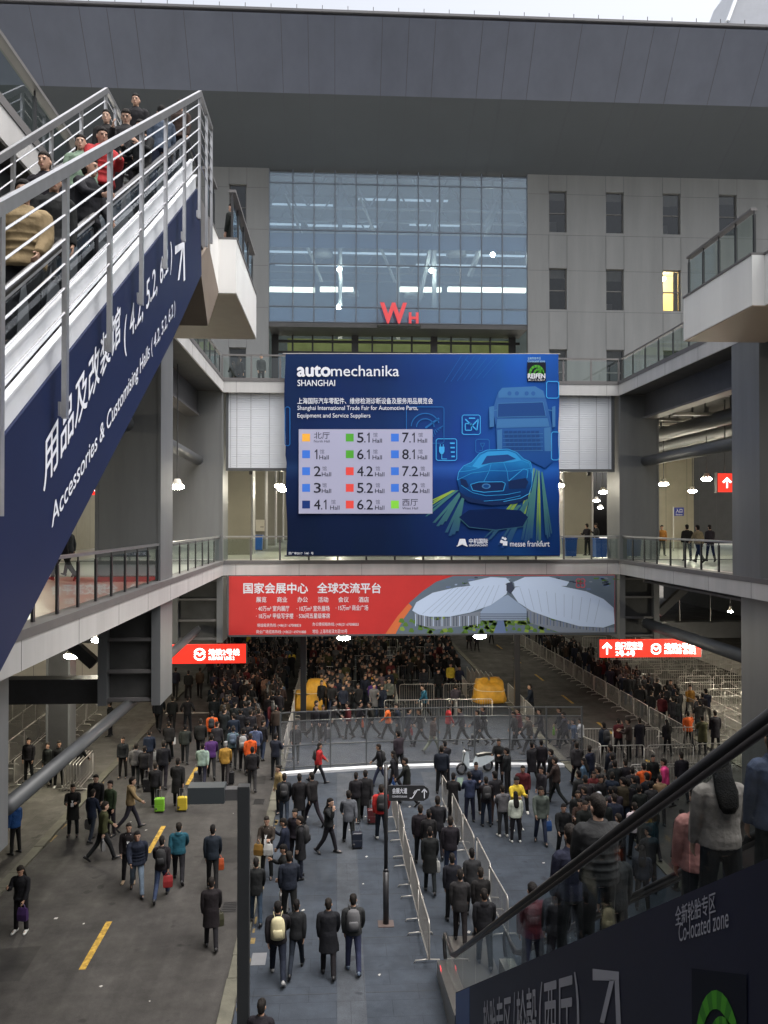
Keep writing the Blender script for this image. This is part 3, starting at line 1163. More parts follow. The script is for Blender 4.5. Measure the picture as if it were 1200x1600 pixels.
for u0, u1, v in ((420, 470, 349), (480, 590, 351), (640, 720, 350), (420, 500, 392), (520, 820, 394), (430, 640, 412), (650, 822, 413), (560, 700, 310), (425, 520, 318)):
    y = YF + 12
    a, c = P(u0, v, y), P(u1, v, y)
    b.box(a.x, c.x, y, y + 0.3, a.z - 0.05, a.z + 0.05)
b.build('strip_light', STRIPB, it)
for u, v in ((530.5, 421), (674, 423), (529, 480), (770, 398)):
    p = P(u, v, YF + 5)
    b = MB()
    b.ball(p, 0.17, 0.17, 0.17)
    b.build('bulb', LAMP, it, smooth=True)
    b = MB()
    b.tube([p + Vector((0, 0, 0.24)), (p.x, p.y, ZTOP + 2.5)], 0.04, 6)
    b.build('suspension_rod', TR, it)
for u, v in ((503, 400), (713, 399), (545, 462), (647, 464)):
    p = P(u, v, YF + 9)
    b = MB()
    b.tube([p, p + Vector((0, 0, 0.35)), p + Vector((0, 0, 0.6))], [0.85, 0.75, 0.2], 16)
    b.build('lamp_shade', TR, it, smooth=True)
# entrance recess under the glass front
en = group_part('entrance', bld)
b = MB()
b.box(GX0, GX1, YF + 0.1, YF + 3.0, ZG0 - 0.35, ZG0 - 0.04)
b.build('canopy', DARK, en)
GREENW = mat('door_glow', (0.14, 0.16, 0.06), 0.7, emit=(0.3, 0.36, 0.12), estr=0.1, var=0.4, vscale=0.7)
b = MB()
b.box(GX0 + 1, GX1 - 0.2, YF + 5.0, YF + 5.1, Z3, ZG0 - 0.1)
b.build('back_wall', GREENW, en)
b = MB()
x = GX0
i = 0
while x < GX1 + 0.1:
    wdt = 0.5 if i % 4 == 0 else 0.13
    b.box(x, x + wdt, YF + 2.6, YF + 2.8, Z3, ZG0 - 0.355)
    x += 1.45
    i += 1
for z in (fz(522), fz(540), Z3 + 3.0):
    b.box(GX0, GX1, YF + 2.61, YF + 2.79, z - 0.09, z + 0.09)
b.build('door_frame', BLACK, en)
b = MB()
b.add([(GX0, YF + 2.7, Z3), (GX1, YF + 2.7, Z3), (GX1, YF + 2.7, fz(540)), (GX0, YF + 2.7, fz(540))], [(0, 1, 2, 3)])
b.build('door_glass', GLASSF, en)
# red letters
let = thing('entrance_lettering', 'big red capital letters W H standing in front of the glass front', 'letters', P(624, 505, YF - 0.6))
REDL = mat('red_letter', (0.55, 0.05, 0.06), 0.4, emit=(1, 0.1, 0.1), estr=0.08)
for s, u0, v0, u1, v1 in (('W', 594, 473, 636, 505), ('H', 639, 488, 654, 505)):
    vv, ff = text_raw(s, 0.035)
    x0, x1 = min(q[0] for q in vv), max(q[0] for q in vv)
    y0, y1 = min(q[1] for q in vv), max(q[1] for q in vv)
    a, c = P(u0, v1, YF - 0.6), P(u1, v0, YF - 0.6)
    f = [(a.x + (q[0] - x0) / (x1 - x0) * (c.x - a.x), a.y, a.z + (q[1] - y0) / (y1 - y0) * (c.z - a.z)) for q in vv]
    bm = bmesh.new()
    bv = [bm.verts.new(q) for q in f]
    for q in ff:
        try:
            bm.faces.new([bv[i] for i in q])
        except ValueError:
            pass
    ex = bmesh.ops.extrude_face_region(bm, geom=list(bm.faces))
    bmesh.ops.translate(bm, vec=(0, 0.18, 0), verts=[e for e in ex['geom'] if isinstance(e, bmesh.types.BMVert)])
    bm.verts.index_update()
    b = MB()
    b.add([q.co.copy() for q in bm.verts], [[q.index for q in fc.verts] for fc in bm.faces])
    bm.free()
    b.build('letter', REDL, let)
b = MB()
a, c = P(590, 506, YF - 0.6), P(658, 506, YF - 0.6)
b.box(a.x, c.x, YF - 0.62, YF + 0.1, a.z - 0.08, a.z - 0.02)
b.build('bracket', DARK, let)

# canopy roof: steep outer panel, flatter soffit
za, zb_, zc = P(323, 17, 50.1), P(334, 142, 52.8), P(352, 267, YF - 0.02)
ro = thing('canopy_roof', 'huge dark grey panelled canopy roof over the building front', 'roof', (8, 54, zc.z))
pr = [(50.1, za.z), (52.8, zb_.z), (YF + 0.6, zc.z - 0.02), (YF + 0.6, zc.z + 1.5), (53.8, zb_.z + 1.2), (51.0, za.z + 0.15)]
b = MB()
b.prism([(FX0, y, z) for y, z in pr[:2] + [pr[4], pr[5]]], (FX1 - FX0, 0, 0))
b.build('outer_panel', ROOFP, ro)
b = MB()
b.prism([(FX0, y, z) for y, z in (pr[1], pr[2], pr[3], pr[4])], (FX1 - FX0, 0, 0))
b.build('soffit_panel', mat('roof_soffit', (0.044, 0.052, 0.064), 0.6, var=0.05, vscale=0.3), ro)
b = MB()
x = FX0 + 1.2
while x < FX1:
    for (ya, z1_), (yb, z2_) in ((pr[0], pr[1]), (pr[1], pr[2])):
        dy, dz = yb - ya, z2_ - z1_
        L = math.hypot(dy, dz)
        n_ = Vector((0, -abs(dz), -abs(dy))) / L * 0.004
        b.bar(Vector((x, ya, z1_)) + n_, Vector((x, yb, z2_)) + n_, 0.03, 0.008, up=(0, 0, 1))
    x += 1.63 if int(x * 3) % 3 else 2.9
b.build('panel_joint', ROOFJ, ro)
b = MB()
b.box(FX0, FX1, 50.0, 50.6, za.z + 0.16, za.z + 0.3)
b.build('edge_trim', mat('roof_trim', (0.09, 0.09, 0.1), 0.5), ro)
b = MB()
x = FX0 + 0.7
while x < FX1:
    b.box(x, x + 0.035, 50.3, 50.335, za.z + 0.3, za.z + 0.72)
    x += 1.55
b.build('lightning_rod', DARK, ro)
t = thing('roof_block', 'pale grey roof block at the top left corner beyond the canopy edge', 'roof block', P(60, 10, 60))
b = MB()
a, c, d = P(-300, 16, 60), P(82, -40, 60), P(163, 9, 60)
b.box(a.x, c.x, 60, 66, a.z - 3, c.z)
b.build('block', mat('roof_block_grey', (0.4, 0.41, 0.43), 0.7, var=0.05), t)
b = MB()
b.box(c.x + 0.005, d.x, 60.3, 66, a.z - 3, d.z)
b.build('parapet', mat('roof_block_light', (0.5, 0.51, 0.53), 0.7, var=0.05), t)
t = thing('roof_block', 'grey sloped roof block at the top right corner beyond the canopy edge', 'roof block', P(1170, 30, 60))
b = MB()
p0, p1, p2, p3 = P(1136, 50, 60), P(1136, 36, 60), P(1172, -60, 60), P(1600, -60, 60)
b.prism([(p0.x, 60, p0.z - 2), (p1.x, 60, p1.z), (p2.x, 60, p2.z), (p3.x, 60, p3.z), (p3.x, 60, p0.z - 2)], (0, 6, 0))
b.build('block', mat('roof_block_blue', (0.36, 0.38, 0.42), 0.7, var=0.05), t)
b = MB()
b.bar((p1.x, 59.95, p1.z + 0.1), (p2.x, 59.95, p2.z + 0.1), 0.2, 0.3, up=(0, 1, 0))
b.build('edge_trim', ALU, t)

# ================================================================ white louvre panels under the upper bridge
lv = thing('louvre_panel', 'white horizontal louvre screen under the upper bridge behind the blue banner', 'louvre screen', P(656, 731, YB + 0.35))
a, c = P(357, 731, YB + 0.3), P(955, 617, YB + 0.3)
b = MB()
nl = 34
hz = (c.z - a.z) / nl
for i in range(nl):
    z = a.z + i * hz
    b.hexa([(a.x, YB + 0.3, z + 0.006), (c.x, YB + 0.3, z + 0.006), (c.x, YB + 0.42, z), (a.x, YB + 0.42, z),
            (a.x, YB + 0.308, z + hz - 0.004), (c.x, YB + 0.308, z + hz - 0.004), (c.x, YB + 0.42, z + hz - 0.004), (a.x, YB + 0.42, z + hz - 0.004)])
b.build('slat', LOUVRE, lv)
b = MB()
for u in (360, 370, 392, 421, 905, 932, 951):
    x = P(u, 680, YB + 0.3).x
    for i in range(nl):
        z = a.z + (i + 0.5) * hz
        b.box(x - 0.022, x + 0.022, YB + 0.295, YB + 0.305, z - 0.03, z + 0.03)
b.build('rivet', mat('rivet_grey', (0.3, 0.31, 0.34), 0.5), lv)
b = MB()
b.box(a.x - 0.12, a.x - 0.002, YB + 0.22, YB + 0.45, a.z - 0.14, c.z + 0.1)
b.box(c.x + 0.002, c.x + 0.14, YB + 0.22, YB + 0.45, a.z - 0.14, c.z + 0.1)
b.box(a.x, c.x, YB + 0.22, YB + 0.45, a.z - 0.14, a.z - 0.004)
b.build('frame', PIPEG, lv)
b = MB()
b.box(a.x + 0.2, c.x - 0.2, YB + 0.46, YB + 0.55, a.z, Z3 - 0.67)
b.build('backing', DARK, lv)
b = MB()
for i in range(9):
    x = a.x + (i + 0.5) * (c.x - a.x) / 9
    b.box(x - 0.08, x + 0.08, YB + 0.56, YB + 0.72, a.z - 0.3, Z3 - 0.67)
b.build('support', DARK, lv)
# ================================================================ big blue trade fair banner
YBAN = 39.55


def bq(x, y):                    # banner drawing coordinates -> picture pixels
    return 430 + x / 2.609, 540 + y / 2.609


def bp(x, y, lift):
    u, v = bq(x, y)
    p = P(u, v, YBAN)
    return Vector((p.x, YBAN - lift, p.z))


def bpoly(mb, pts, lift, mi=0):
    mb.add([bp(x, y, lift) for x, y in pts], [tuple(range(len(pts)))], mi)


def bline(mb, pts, wd, lift, mi=0, closed=False):
    if closed:
        pts = pts + [pts[0]]
    for q in strip2(pts, wd):
        bpoly(mb, q, lift, mi)


def flat(name, col, rough=0.6):
    return mat(name, col, rough, spec=0.1)


m = bpy.data.materials.new('banner_print')
m.use_nodes = True
t_ = m.node_tree
bs = t_.nodes['Principled BSDF']
bs.inputs['Roughness'].default_value = 0.7
bs.inputs['Specular IOR Level'].default_value = 0.1
tc = t_.nodes.new('ShaderNodeTexCoord')
sp = t_.nodes.new('ShaderNodeSeparateXYZ')
t_.links.new(tc.outputs['Generated'], sp.inputs[0])


def ramp(sock, stops):
    r = t_.nodes.new('ShaderNodeValToRGB')
    e = r.color_ramp.elements
    while len(e) < len(stops):
        e.new(0.5)
    for el, (p, c) in zip(e, stops):
        el.position = p
        el.color = (*c, 1)
    t_.links.new(sock, r.inputs[0])
    return r.outputs[0]


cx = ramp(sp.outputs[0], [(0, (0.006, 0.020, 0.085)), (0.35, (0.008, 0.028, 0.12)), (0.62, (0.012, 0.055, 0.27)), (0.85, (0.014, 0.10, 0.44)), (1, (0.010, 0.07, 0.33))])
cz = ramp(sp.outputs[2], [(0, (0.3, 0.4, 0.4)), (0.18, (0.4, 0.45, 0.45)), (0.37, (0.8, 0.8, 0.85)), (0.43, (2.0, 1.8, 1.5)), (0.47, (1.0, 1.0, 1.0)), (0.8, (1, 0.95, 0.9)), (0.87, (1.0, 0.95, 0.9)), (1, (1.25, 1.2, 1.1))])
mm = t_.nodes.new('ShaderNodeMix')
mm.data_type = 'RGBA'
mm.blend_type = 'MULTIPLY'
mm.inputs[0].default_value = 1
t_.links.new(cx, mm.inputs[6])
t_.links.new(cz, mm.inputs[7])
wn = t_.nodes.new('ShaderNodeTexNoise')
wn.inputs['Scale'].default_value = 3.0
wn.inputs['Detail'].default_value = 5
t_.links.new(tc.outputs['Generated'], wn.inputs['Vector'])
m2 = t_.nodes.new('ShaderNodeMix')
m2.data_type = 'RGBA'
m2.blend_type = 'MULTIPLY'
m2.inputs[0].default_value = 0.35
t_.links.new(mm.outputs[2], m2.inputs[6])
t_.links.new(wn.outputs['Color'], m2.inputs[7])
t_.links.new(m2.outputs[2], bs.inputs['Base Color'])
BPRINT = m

ban = thing('fair_banner', 'huge dark blue cloth banner listing halls, with a car and truck picture', 'banner', P(659, 868, YBAN))
b = MB()
nx, nz = 40, 24
vs = []
for k in range(nz + 1):
    for i in range(nx + 1):
        fxn, fzn = i / nx, k / nz
        u = 445 + (873.5 - 445) * fxn
        v = 868 - 315 * fzn
        if i == 0:
            u += 1.2 * math.sin(fzn * 14) + (2.5 if fzn < 0.5 else 0)
        if i == nx:
            u += 0.8 * math.sin(fzn * 17 + 1) + (1.5 if fzn < 0.3 else 0)
        p = P(u, v, YBAN)
        dy = 0.02 * (math.sin(fxn * 19 + 1) + math.sin(fxn * 7 + fzn * 5)) * (1 - fzn * 0.5) + 0.04
        vs.append((p.x, YBAN + dy, p.z))
fs = [(k * (nx + 1) + i, k * (nx + 1) + i + 1, (k + 1) * (nx + 1) + i + 1, (k + 1) * (nx + 1) + i) for k in range(nz) for i in range(nx)]
b.add(vs, fs)
n0 = len(vs)
b.add([(x, y + 0.012, z) for x, y, z in vs], fs)
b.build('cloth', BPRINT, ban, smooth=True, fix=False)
b = MB()
pl, prr = P(445, 553, YBAN), P(873, 553.5, YBAN)
b.tube([(pl.x - 0.1, YBAN + 0.12, pl.z + 0.02), (prr.x + 0.1, YBAN + 0.12, prr.z + 0.02)], 0.045, 8)
pl, prr = P(446, 868, YBAN), P(874, 868, YBAN)
b.tube([(pl.x - 0.05, YBAN + 0.12, pl.z - 0.02), (prr.x + 0.05, YBAN + 0.12, prr.z - 0.02)], 0.035, 8)
b.build('hem_rod', COPING, ban)
b = MB()
for i in range(9):
    p = P(450 + i * 52.5, 553, YBAN)
    b.tube([(p.x, YBAN + 0.12, p.z), (p.x, YB + 0.24, p.z - 0.02)], 0.012, 5)
b.build('tie_cord', BLACK, ban)

def print_grad(name, stops):
    m = bpy.data.materials.new(name)
    m.use_nodes = True
    t = m.node_tree
    b_ = t.nodes['Principled BSDF']
    b_.inputs['Roughness'].default_value = .7
    b_.inputs['Specular IOR Level'].default_value = .1
    tc_ = t.nodes.new('ShaderNodeTexCoord')
    s_ = t.nodes.new('ShaderNodeSeparateXYZ')
    t.links.new(tc_.outputs['Generated'], s_.inputs[0])
    n_ = t.nodes.new('ShaderNodeTexNoise')
    n_.inputs['Scale'].default_value = 9
    n_.inputs['Detail'].default_value = 4
    t.links.new(tc_.outputs['Generated'], n_.inputs['Vector'])
    a_ = t.nodes.new('ShaderNodeMath')
    a_.operation = 'MULTIPLY_ADD'
    a_.inputs[1].default_value = .12
    t.links.new(n_.outputs['Fac'], a_.inputs[0])
    t.links.new(s_.outputs[2], a_.inputs[2])
    r = t.nodes.new('ShaderNodeValToRGB')
    e = r.color_ramp.elements
    while len(e) < len(stops):
        e.new(.5)
    for el, (p_, c_) in zip(e, stops):
        el.position = p_ + .06
        el.color = (*c_, 1)
    t.links.new(a_.outputs[0], r.inputs[0])
    t.links.new(r.outputs[0], b_.inputs['Base Color'])
    return m


art = [flat('print_paleblue', (0.045, 0.15, 0.35)), print_grad('print_truck', [(.42, (.010, .06, .25)), (.6, (.02, .085, .28)), (.75, (.032, .11, .31)), (.92, (.02, .085, .28))]), flat('print_truckdark', (0.014, 0.055, 0.20)),
       print_grad('print_car', [(.2, (.002, .012, .06)), (.3, (.003, .03, .13)), (.38, (.006, .08, .28)), (.46, (.015, .19, .48)), (.53, (.008, .08, .28))]), flat('print_carlight', (0.03, 0.27, 0.60)), flat('print_cardark', (0.006, 0.02, 0.08)),
       flat('print_cyan', (0.05, 0.34, 0.72)), print_grad('print_beam', [(0, (.012, .05, .16)), (.12, (.07, .16, .07)), (.28, (.24, .36, .05)), (.38, (.12, .26, .22))]), print_grad('print_beamdim', [(0, (.010, .04, .16)), (.15, (.03, .10, .13)), (.35, (.06, .2, .2))]), flat('print_iconblue', (0.018, 0.12, 0.36))]
A = MB()
# lorry
bpoly(A, [(905, 200), (925, 172), (1060, 166), (1095, 185), (1112, 255), (1128, 330), (1132, 470), (1100, 500), (1040, 470), (905, 440), (900, 330), (888, 260)], 0.004, 1)
bpoly(A, [(925, 172), (1060, 166), (1090, 184), (1100, 212), (910, 212), (910, 190)], 0.008, 0)
for x in (955, 985, 1025, 1052):
    bpoly(A, [(x + 9 * math.cos(q), 195 + 9 * math.sin(q)) for q in [i * math.pi / 5 for i in range(10)]], 0.012, 1)
bpoly(A, [(908, 236), (1092, 230), (1104, 288), (905, 292)], 0.010, 2)
bline(A, [(908, 236), (1092, 230), (1104, 288), (905, 292)], 3, 0.013, 0, True)
bpoly(A, [(905, 300), (1110, 296), (1118, 330), (902, 336)], 0.010, 0)
for i in range(5):
    y = 348 + i * 17
    for j in range(8):
        x = 934 + j * 18 + i * 2
        bpoly(A, [(x, y), (x + 15, y - 1), (x + 15, y + 9), (x, y + 10)], 0.012, 2)
    bline(A, [(928, y + 13), (1092, y + 11)], 2.5, 0.012, 0)
for x0, x1 in ((872, 892), (1128, 1142)):
    bpoly(A, [(x0, 250), (x1, 246), (x1, 330), (x0 + 2, 334)], 0.010, 0)
    bline(A, [(x1 if x0 < 900 else x0, 265), (905 if x0 < 900 else 1112, 262)], 4, 0.010, 0)
bpoly(A, [(905, 345), (925, 340), (925, 420), (905, 425)], 0.010, 0)
bpoly(A, [(1096, 336), (1122, 332), (1126, 430), (1098, 430)], 0.010, 0)
# light beams on the road
NB = 0
for x0, x1, y0, xb0, xb1, yb, c in (q_[:3] + (q_[3] + (q_[4] - q_[3]) * (f_ + .02), q_[3] + (q_[4] - q_[3]) * (f_ + .22), q_[5] + d_, q_[6] if f_ != .25 else 8) for f_, d_ in ((0, -8), (.25, 6), (.5, 0), (.75, -14)) for q_ in ((735, 748, 590, 600, 640, 690, 8), (748, 762, 600, 640, 700, 730, 8), (1052, 1060, 500, 995, 1022, 700, 7), (1064, 1070, 505, 1000, 1050, 800, 8),
                                    (1072, 1078, 510, 1062, 1085, 820, 7), (1084, 1090, 515, 1100, 1130, 780, 8), (1030, 1045, 560, 870, 920, 760, 7), (1040, 1050, 600, 905, 960, 820, 8),
                                    (760, 772, 620, 690, 750, 770, 8), (720, 735, 590, 610, 650, 650, 7), (990, 1005, 650, 850, 890, 790, 8))):
    NB += 1
    bpoly(A, [(x0, y0), (x1, y0), (xb1, yb), (xb0, yb)], 0.0045 + NB * 0.00005, c)
    for i in range(0):
        f = 0.25 + i * 0.12
        xm_ = x0 + (xb0 - x0) * f
        xn = x1 + (xb1 - x1) * f
        ym = y0 + (yb - y0) * f
        bpoly(A, [(xm_, ym), (xn, ym), (xn, ym + 6), (xm_, ym + 6)], 0.0055, 5)
# low sports car
bpoly(A, [(742, 548), (748, 515), (768, 490), (800, 476), (832, 440), (862, 426), (950, 422), (985, 436), (1012, 462), (1040, 474), (1048, 510), (1046, 570), (1034, 604), (1000, 622), (930, 636), (850, 634), (780, 616), (752, 596)], 0.014, 3)
bpoly(A, [(752, 596), (780, 616), (850, 634), (930, 636), (1000, 622), (1034, 604), (1030, 625), (980, 645), (880, 652), (790, 638), (756, 614)], 0.016, 5)
bpoly(A, [(802, 492), (838, 446), (866, 432), (948, 428), (980, 440), (1004, 468), (960, 476), (880, 480), (830, 500)], 0.017, 4)
bpoly(A, [(840, 486), (862, 450), (948, 444), (982, 462), (930, 474), (880, 478)], 0.019, 2)
bpoly(A, [(796, 566), (830, 556), (925, 555), (938, 562), (930, 592), (850, 598), (805, 590)], 0.018, 5)
bline(A, [(796, 566), (830, 556), (925, 555), (938, 562), (930, 592), (850, 598), (805, 590)], 3, 0.020, 4, True)
bpoly(A, [(860 + 18 * math.cos(q), 573 + 11 * math.sin(q)) for q in [i * math.pi / 8 for i in range(16)]], 0.021, 0)
bpoly(A, [(860 + 12 * math.cos(q), 573 + 7 * math.sin(q)) for q in [i * math.pi / 8 for i in range(16)]], 0.023, 3)
bpoly(A, [(752, 540), (778, 548), (790, 575), (775, 580), (758, 566)], 0.018, 5)
bpoly(A, [(950, 552), (1020, 540), (1032, 556), (1020, 582), (952, 584)], 0.018, 5)
bline(A, [(952, 552), (1012, 502), (1030, 508), (1026, 540)], 3, 0.02, 4)
for pts in ([(742, 548), (800, 520), (880, 510), (960, 512), (1046, 500)], [(748, 515), (790, 510), (830, 500)], [(880, 480), (872, 512), (850, 555)], [(930, 474), (945, 512), (950, 552)],
            [(806, 600), (860, 612), (940, 608), (1000, 596)], [(1004, 468), (1036, 480), (1044, 520)], [(758, 570), (786, 588), (806, 600)], [(768, 490), (800, 492)], [(850, 634), (930, 628), (1000, 612)]):
    bline(A, pts, 2.0, 0.021, 4)
bline(A, [(742, 548), (748, 515), (768, 490), (800, 476), (832, 440), (862, 426), (950, 422), (985, 436), (1012, 462), (1040, 474), (1048, 510), (1046, 570), (1034, 604), (1000, 622), (930, 636)], 2.2, 0.021, 6)
# reflected car
bpoly(A, [(748, 700), (790, 670), (900, 664), (1000, 672), (1032, 700), (1010, 740), (900, 752), (790, 744)], 0.0078, 3)
bline(A, [(748, 700), (790, 740), (900, 752), (1010, 738), (1032, 700)], 3, 0.0085, 8)
# line icons
for (x0, y0, x1, y1), c in (((535, 250, 688, 398), 9), ((762, 283, 836, 362), 6), ((656, 380, 740, 468), 6), ((817, 382, 873, 436), 9), ((1106, 146, 1156, 214), 6), ((1126, 352, 1157, 466), 6), ((40, 250, 60, 408), 9)):
    q = 6
    bline(A, [(x0 + q, y0), (x1 - q, y0), (x1, y0 + q), (x1, y1 - q), (x1 - q, y1), (x0 + q, y1), (x0, y1 - q), (x0, y0 + q)], 3, 0.006, c, True)
bline(A, [(612 + 58 * math.cos(q), 332 - 56 * math.sin(q)) for q in [math.pi * (0.1 + i * 0.08) for i in range(12)]], 4, 0.006, 9)
bline(A, [(612 + 36 * math.cos(q), 332 - 34 * math.sin(q)) for q in [math.pi * (0.0 + i * 0.1) for i in range(11)]], 4, 0.006, 9)
bline(A, [(612, 336), (668, 296)], 8, 0.006, 9)
for i in range(6):
    bline(A, [(640 + i * 6, 345 - i * 2), (645 + i * 8, 372 - i * 9)], 3, 0.006, 9)
bline(A, [(775, 345), (775, 318), (800, 318), (800, 345)], 4, 0.006, 6, True)
bline(A, [(775, 300), (822, 345), (828, 300), (800, 330)], 5, 0.006, 6)
bline(A, [(790, 296), (815, 296)], 5, 0.006, 6)
bpoly(A, [(668, 412), (690, 412), (690, 432), (684, 442), (674, 442), (668, 432)], 0.006, 6)
bline(A, [(679, 442), (679, 462), (700, 462)], 3, 0.006, 6)
bline(A, [(673, 402), (673, 412)], 3, 0.006, 6)
bline(A, [(685, 402), (685, 412)], 3, 0.006, 6)
for i in range(4):
    bline(A, [(712 + i * 2, 398 + i * 18), (732, 398 + i * 18)], 6, 0.006, 6)
bline(A, [(836, 398), (854, 398), (848, 412), (842, 412)], 3, 0.006, 9, True)
bline(A, [(845, 412), (845, 428), (832, 428)], 3, 0.006, 9)
# pale streaks at top right
for i in range(7):
    bline(A, [(690 + i * 26, 150 - i * 3), (760 + i * 26, 40 + i * 2)], 1.5, 0.005, 9)
A.build('picture', art, ban, fix=False)
# hall list panel
LIST = flat('print_list', (0.36, 0.365, 0.50))
b = MB()
bpoly(b, [(96, 341), (641, 341), (641, 685), (96, 685)], 0.0085)
b.build('hall_list_panel', LIST, ban, fix=False)
SQM = [flat('square_orange', (0.80, 0.40, 0.06)), flat('square_blue', (0.05, 0.17, 0.62)), flat('square_navy', (0.012, 0.035, 0.16)),
                           flat('square_green', (0.08, 0.34, 0.04)), flat('square_red', (0.70, 0.07, 0.06)), flat('square_lime', (0.22, 0.60, 0.06))]
rows = (375, 443, 512, 580, 648)
cols = ((110, 0), (288, 0), (472, 0))
scol = [[0, 1, 1, 1, 2], [3, 3, 4, 4, 4], [1, 1, 1, 1, 5]]
for c, (x, _) in enumerate(cols):
    for r, y in enumerate(rows):
        sq = MB()
        bpoly(sq, [(x, y - 16), (x + 32, y - 16), (x + 32, y + 16), (x, y + 16)], 0.010)
        sq.build('colour_square', SQM[scol[c][r]], ban, fix=False)
BL, DKT, GRT = 0, 1, 2
T = MB()
TM = [LETTER, flat('print_darktext', (0.02, 0.02, 0.03)), flat('print_greytext', (0.13, 0.13, 0.18)), flat('print_palegreen', (0.35, 0.55, 0.6))]


def flush(name):
    global T
    T.build(name, TM, ban, fix=False)
    T = MB()


def bt(s, x0, y0, x1, y1, mi=0, bold=0.0):
    text_fit(T, s, bp(x0, y1, 0.012), bp(x1, y1, 0.012), bp(x0, y0, 0.012), mi, bold)


def digits(s, x0, y0, x1, y1):
    def one(xa, xb):
        wd = (xb - xa) * 0.42
        bpoly(T, [(xb - wd, y0), (xb, y0), (xb, y1), (xb - wd, y1)], 0.012, DKT)
        bpoly(T, [(xb - wd - 0.5, y0 + 2), (xb - wd - 0.5, y0 + 9), (xa, y0 + 13), (xa, y0 + 8.5)], 0.012, DKT)
    if s == '1':
        return one(x0 + 3, x0 + 14)
    if len(s) == 1:
        return bt(s, x0, y0, x1, y1, DKT, 0.008)
    bt(s[0], x0, y0, x0 + 26, y1, DKT, 0.008)
    bpoly(T, [(x0 + 29, y1 - 5), (x0 + 34, y1 - 5), (x0 + 34, y1), (x0 + 29, y1)], 0.012, DKT)
    if s[2] == '1':
        one(x0 + 40, x0 + 51)
    else:
        bt(s[2], x0 + 38, y0, x0 + 64, y1, DKT, 0.008)


labs = [['北厅', '1', '2', '3', '4.1'], ['5.1', '6.1', '4.2', '5.2', '6.2'], ['7.1', '8.1', '7.2', '8.2', '西厅']]
xn = [[(158, 222), (158, 176), (158, 186), (158, 186), (158, 222)], [(334, 393)] * 2 + [(334, 403)] * 3, [(518, 577)] * 2 + [(518, 586)] * 2 + [(518, 582)]]
for c in range(3):
    for r, y in enumerate(rows):
        s = labs[c][r]
        xa, xb = xn[c][r]
        if '厅' in s:
            bt(s, xa, y - 22, xb, y + 5, DKT, 0.0)
            bt('North Hall' if c == 0 else 'West Hall', xa, y + 10, xa + 64, y + 20, DKT)
        else:
            digits(s, xa, y - 20, xb, y + 20)
            bt('馆', xb + 6, y - 20, xb + 24, y - 2, GRT)
            x2 = xb + 4 if c or r != 4 else xb + 2
            bt('Hall', x2, y + 4, x2 + 38, y + 21, DKT, 0.004)
        flush('hall_number')
bt('auto', 91, 83, 224, 125, BL, 0.035)
bt('mechanika', 228, 81, 505, 125, BL, 0.004)
bt('SHANGHAI', 91, 140, 244, 165, BL, 0.006)
flush('title_lettering')
bt('上海国际汽车零配件、维修检测诊断设备及服务用品展览会', 91, 213, 642, 238, BL, 0.01)
bt('Shanghai International Trade Fair for Automotive Parts,', 91, 245, 582, 268, BL)
bt('Equipment and Service Suppliers', 91, 276, 388, 299, BL)
flush('subtitle_lettering')
bt('全新轮胎专区', 1029, 47, 1083, 57, GRT + 1)
bt('Co-located zone', 1029, 58, 1099, 68, GRT + 1)
flush('zone_lettering')
bt('中机国际', 790, 787, 866, 807, BL, 0.02)
bt('SINOMACHINT', 790, 810, 866, 818, BL, 0.02)
bpoly(T, [(743, 816), (752, 788), (774, 788), (782, 816), (762, 806)], 0.010, BL)
bline(T, [(740, 818), (762, 808), (784, 818)], 4, 0.012, BL)
flush('partner_emblem')
bt('messe frankfurt', 957, 796, 1118, 819, BL, 0.004)
TMP = None
bt('国广审2017（48）号', 55, 841, 156, 852, BL)
for x, y, s, rot in ((937, 806, 9, 0.05), (923, 799, 6, 0.4), (937, 788, 5, 0.8), (928, 784, 4, 0.2)):
    bpoly(T, [(x + s * 1.4 * math.cos(rot + k * math.pi / 2 + 0.78), y + s * 1.4 * math.sin(rot + k * math.pi / 2 + 0.78)) for k in range(4)], 0.012, BL)
flush('organiser_emblem')


def tyre_logo(name, parent, pt, w, lift0):
    """black square with green tyre arcs and name; pt(x, y, lift) with x, y in 0..1 (y down)."""
    mb = MB()
    mb.add([pt(0, 0, lift0), pt(1, 0, lift0), pt(1, 1, lift0), pt(0, 1, lift0)], [(0, 1, 2, 3)], 0)
    for k, (cx_, cy_, r0, r1) in enumerate(((0.5, 0.62, 0.42, 0.30), (0.6, 0.64, 0.28, 0.18), (0.68, 0.66, 0.16, 0.08))):
        prev = None
        for i in range(15):
            a_ = math.pi * (1.02 - i / 14 * 1.04)
            o_ = (cx_ + r0 * math.cos(a_), cy_ - r0 * 1.15 * math.sin(a_))
            n_ = (cx_ + r1 * math.cos(a_), cy_ - r1 * 1.15 * math.sin(a_))
            if prev:
                mb.add([pt(*prev[0], lift0 + 0.004), pt(*o_, lift0 + 0.004), pt(*n_, lift0 + 0.004), pt(*prev[1], lift0 + 0.004)], [(0, 1, 2, 3)], 1 if (i + k) % 2 else 2)
            prev = (o_, n_)
    text_fit(mb, 'REIFEN', pt(0.04, 0.84, lift0 + 0.006), pt(0.96, 0.84, lift0 + 0.006), pt(0.04, 0.6, lift0 + 0.006), 3, 0.03)
    text_fit(mb, '30.11-2.12.2017', pt(0.06, 0.97, lift0 + 0.006), pt(0.94, 0.97, lift0 + 0.006), pt(0.06, 0.89, lift0 + 0.006), 3, 0.0)
    return mb.build(name, [flat('logo_black', (0.009, 0.0115, 0.02)), flat('logo_green', (0.07, 0.30, 0.03)), flat('logo_greendark', (0.04, 0.19, 0.025)), LETTER], parent, fix=False)


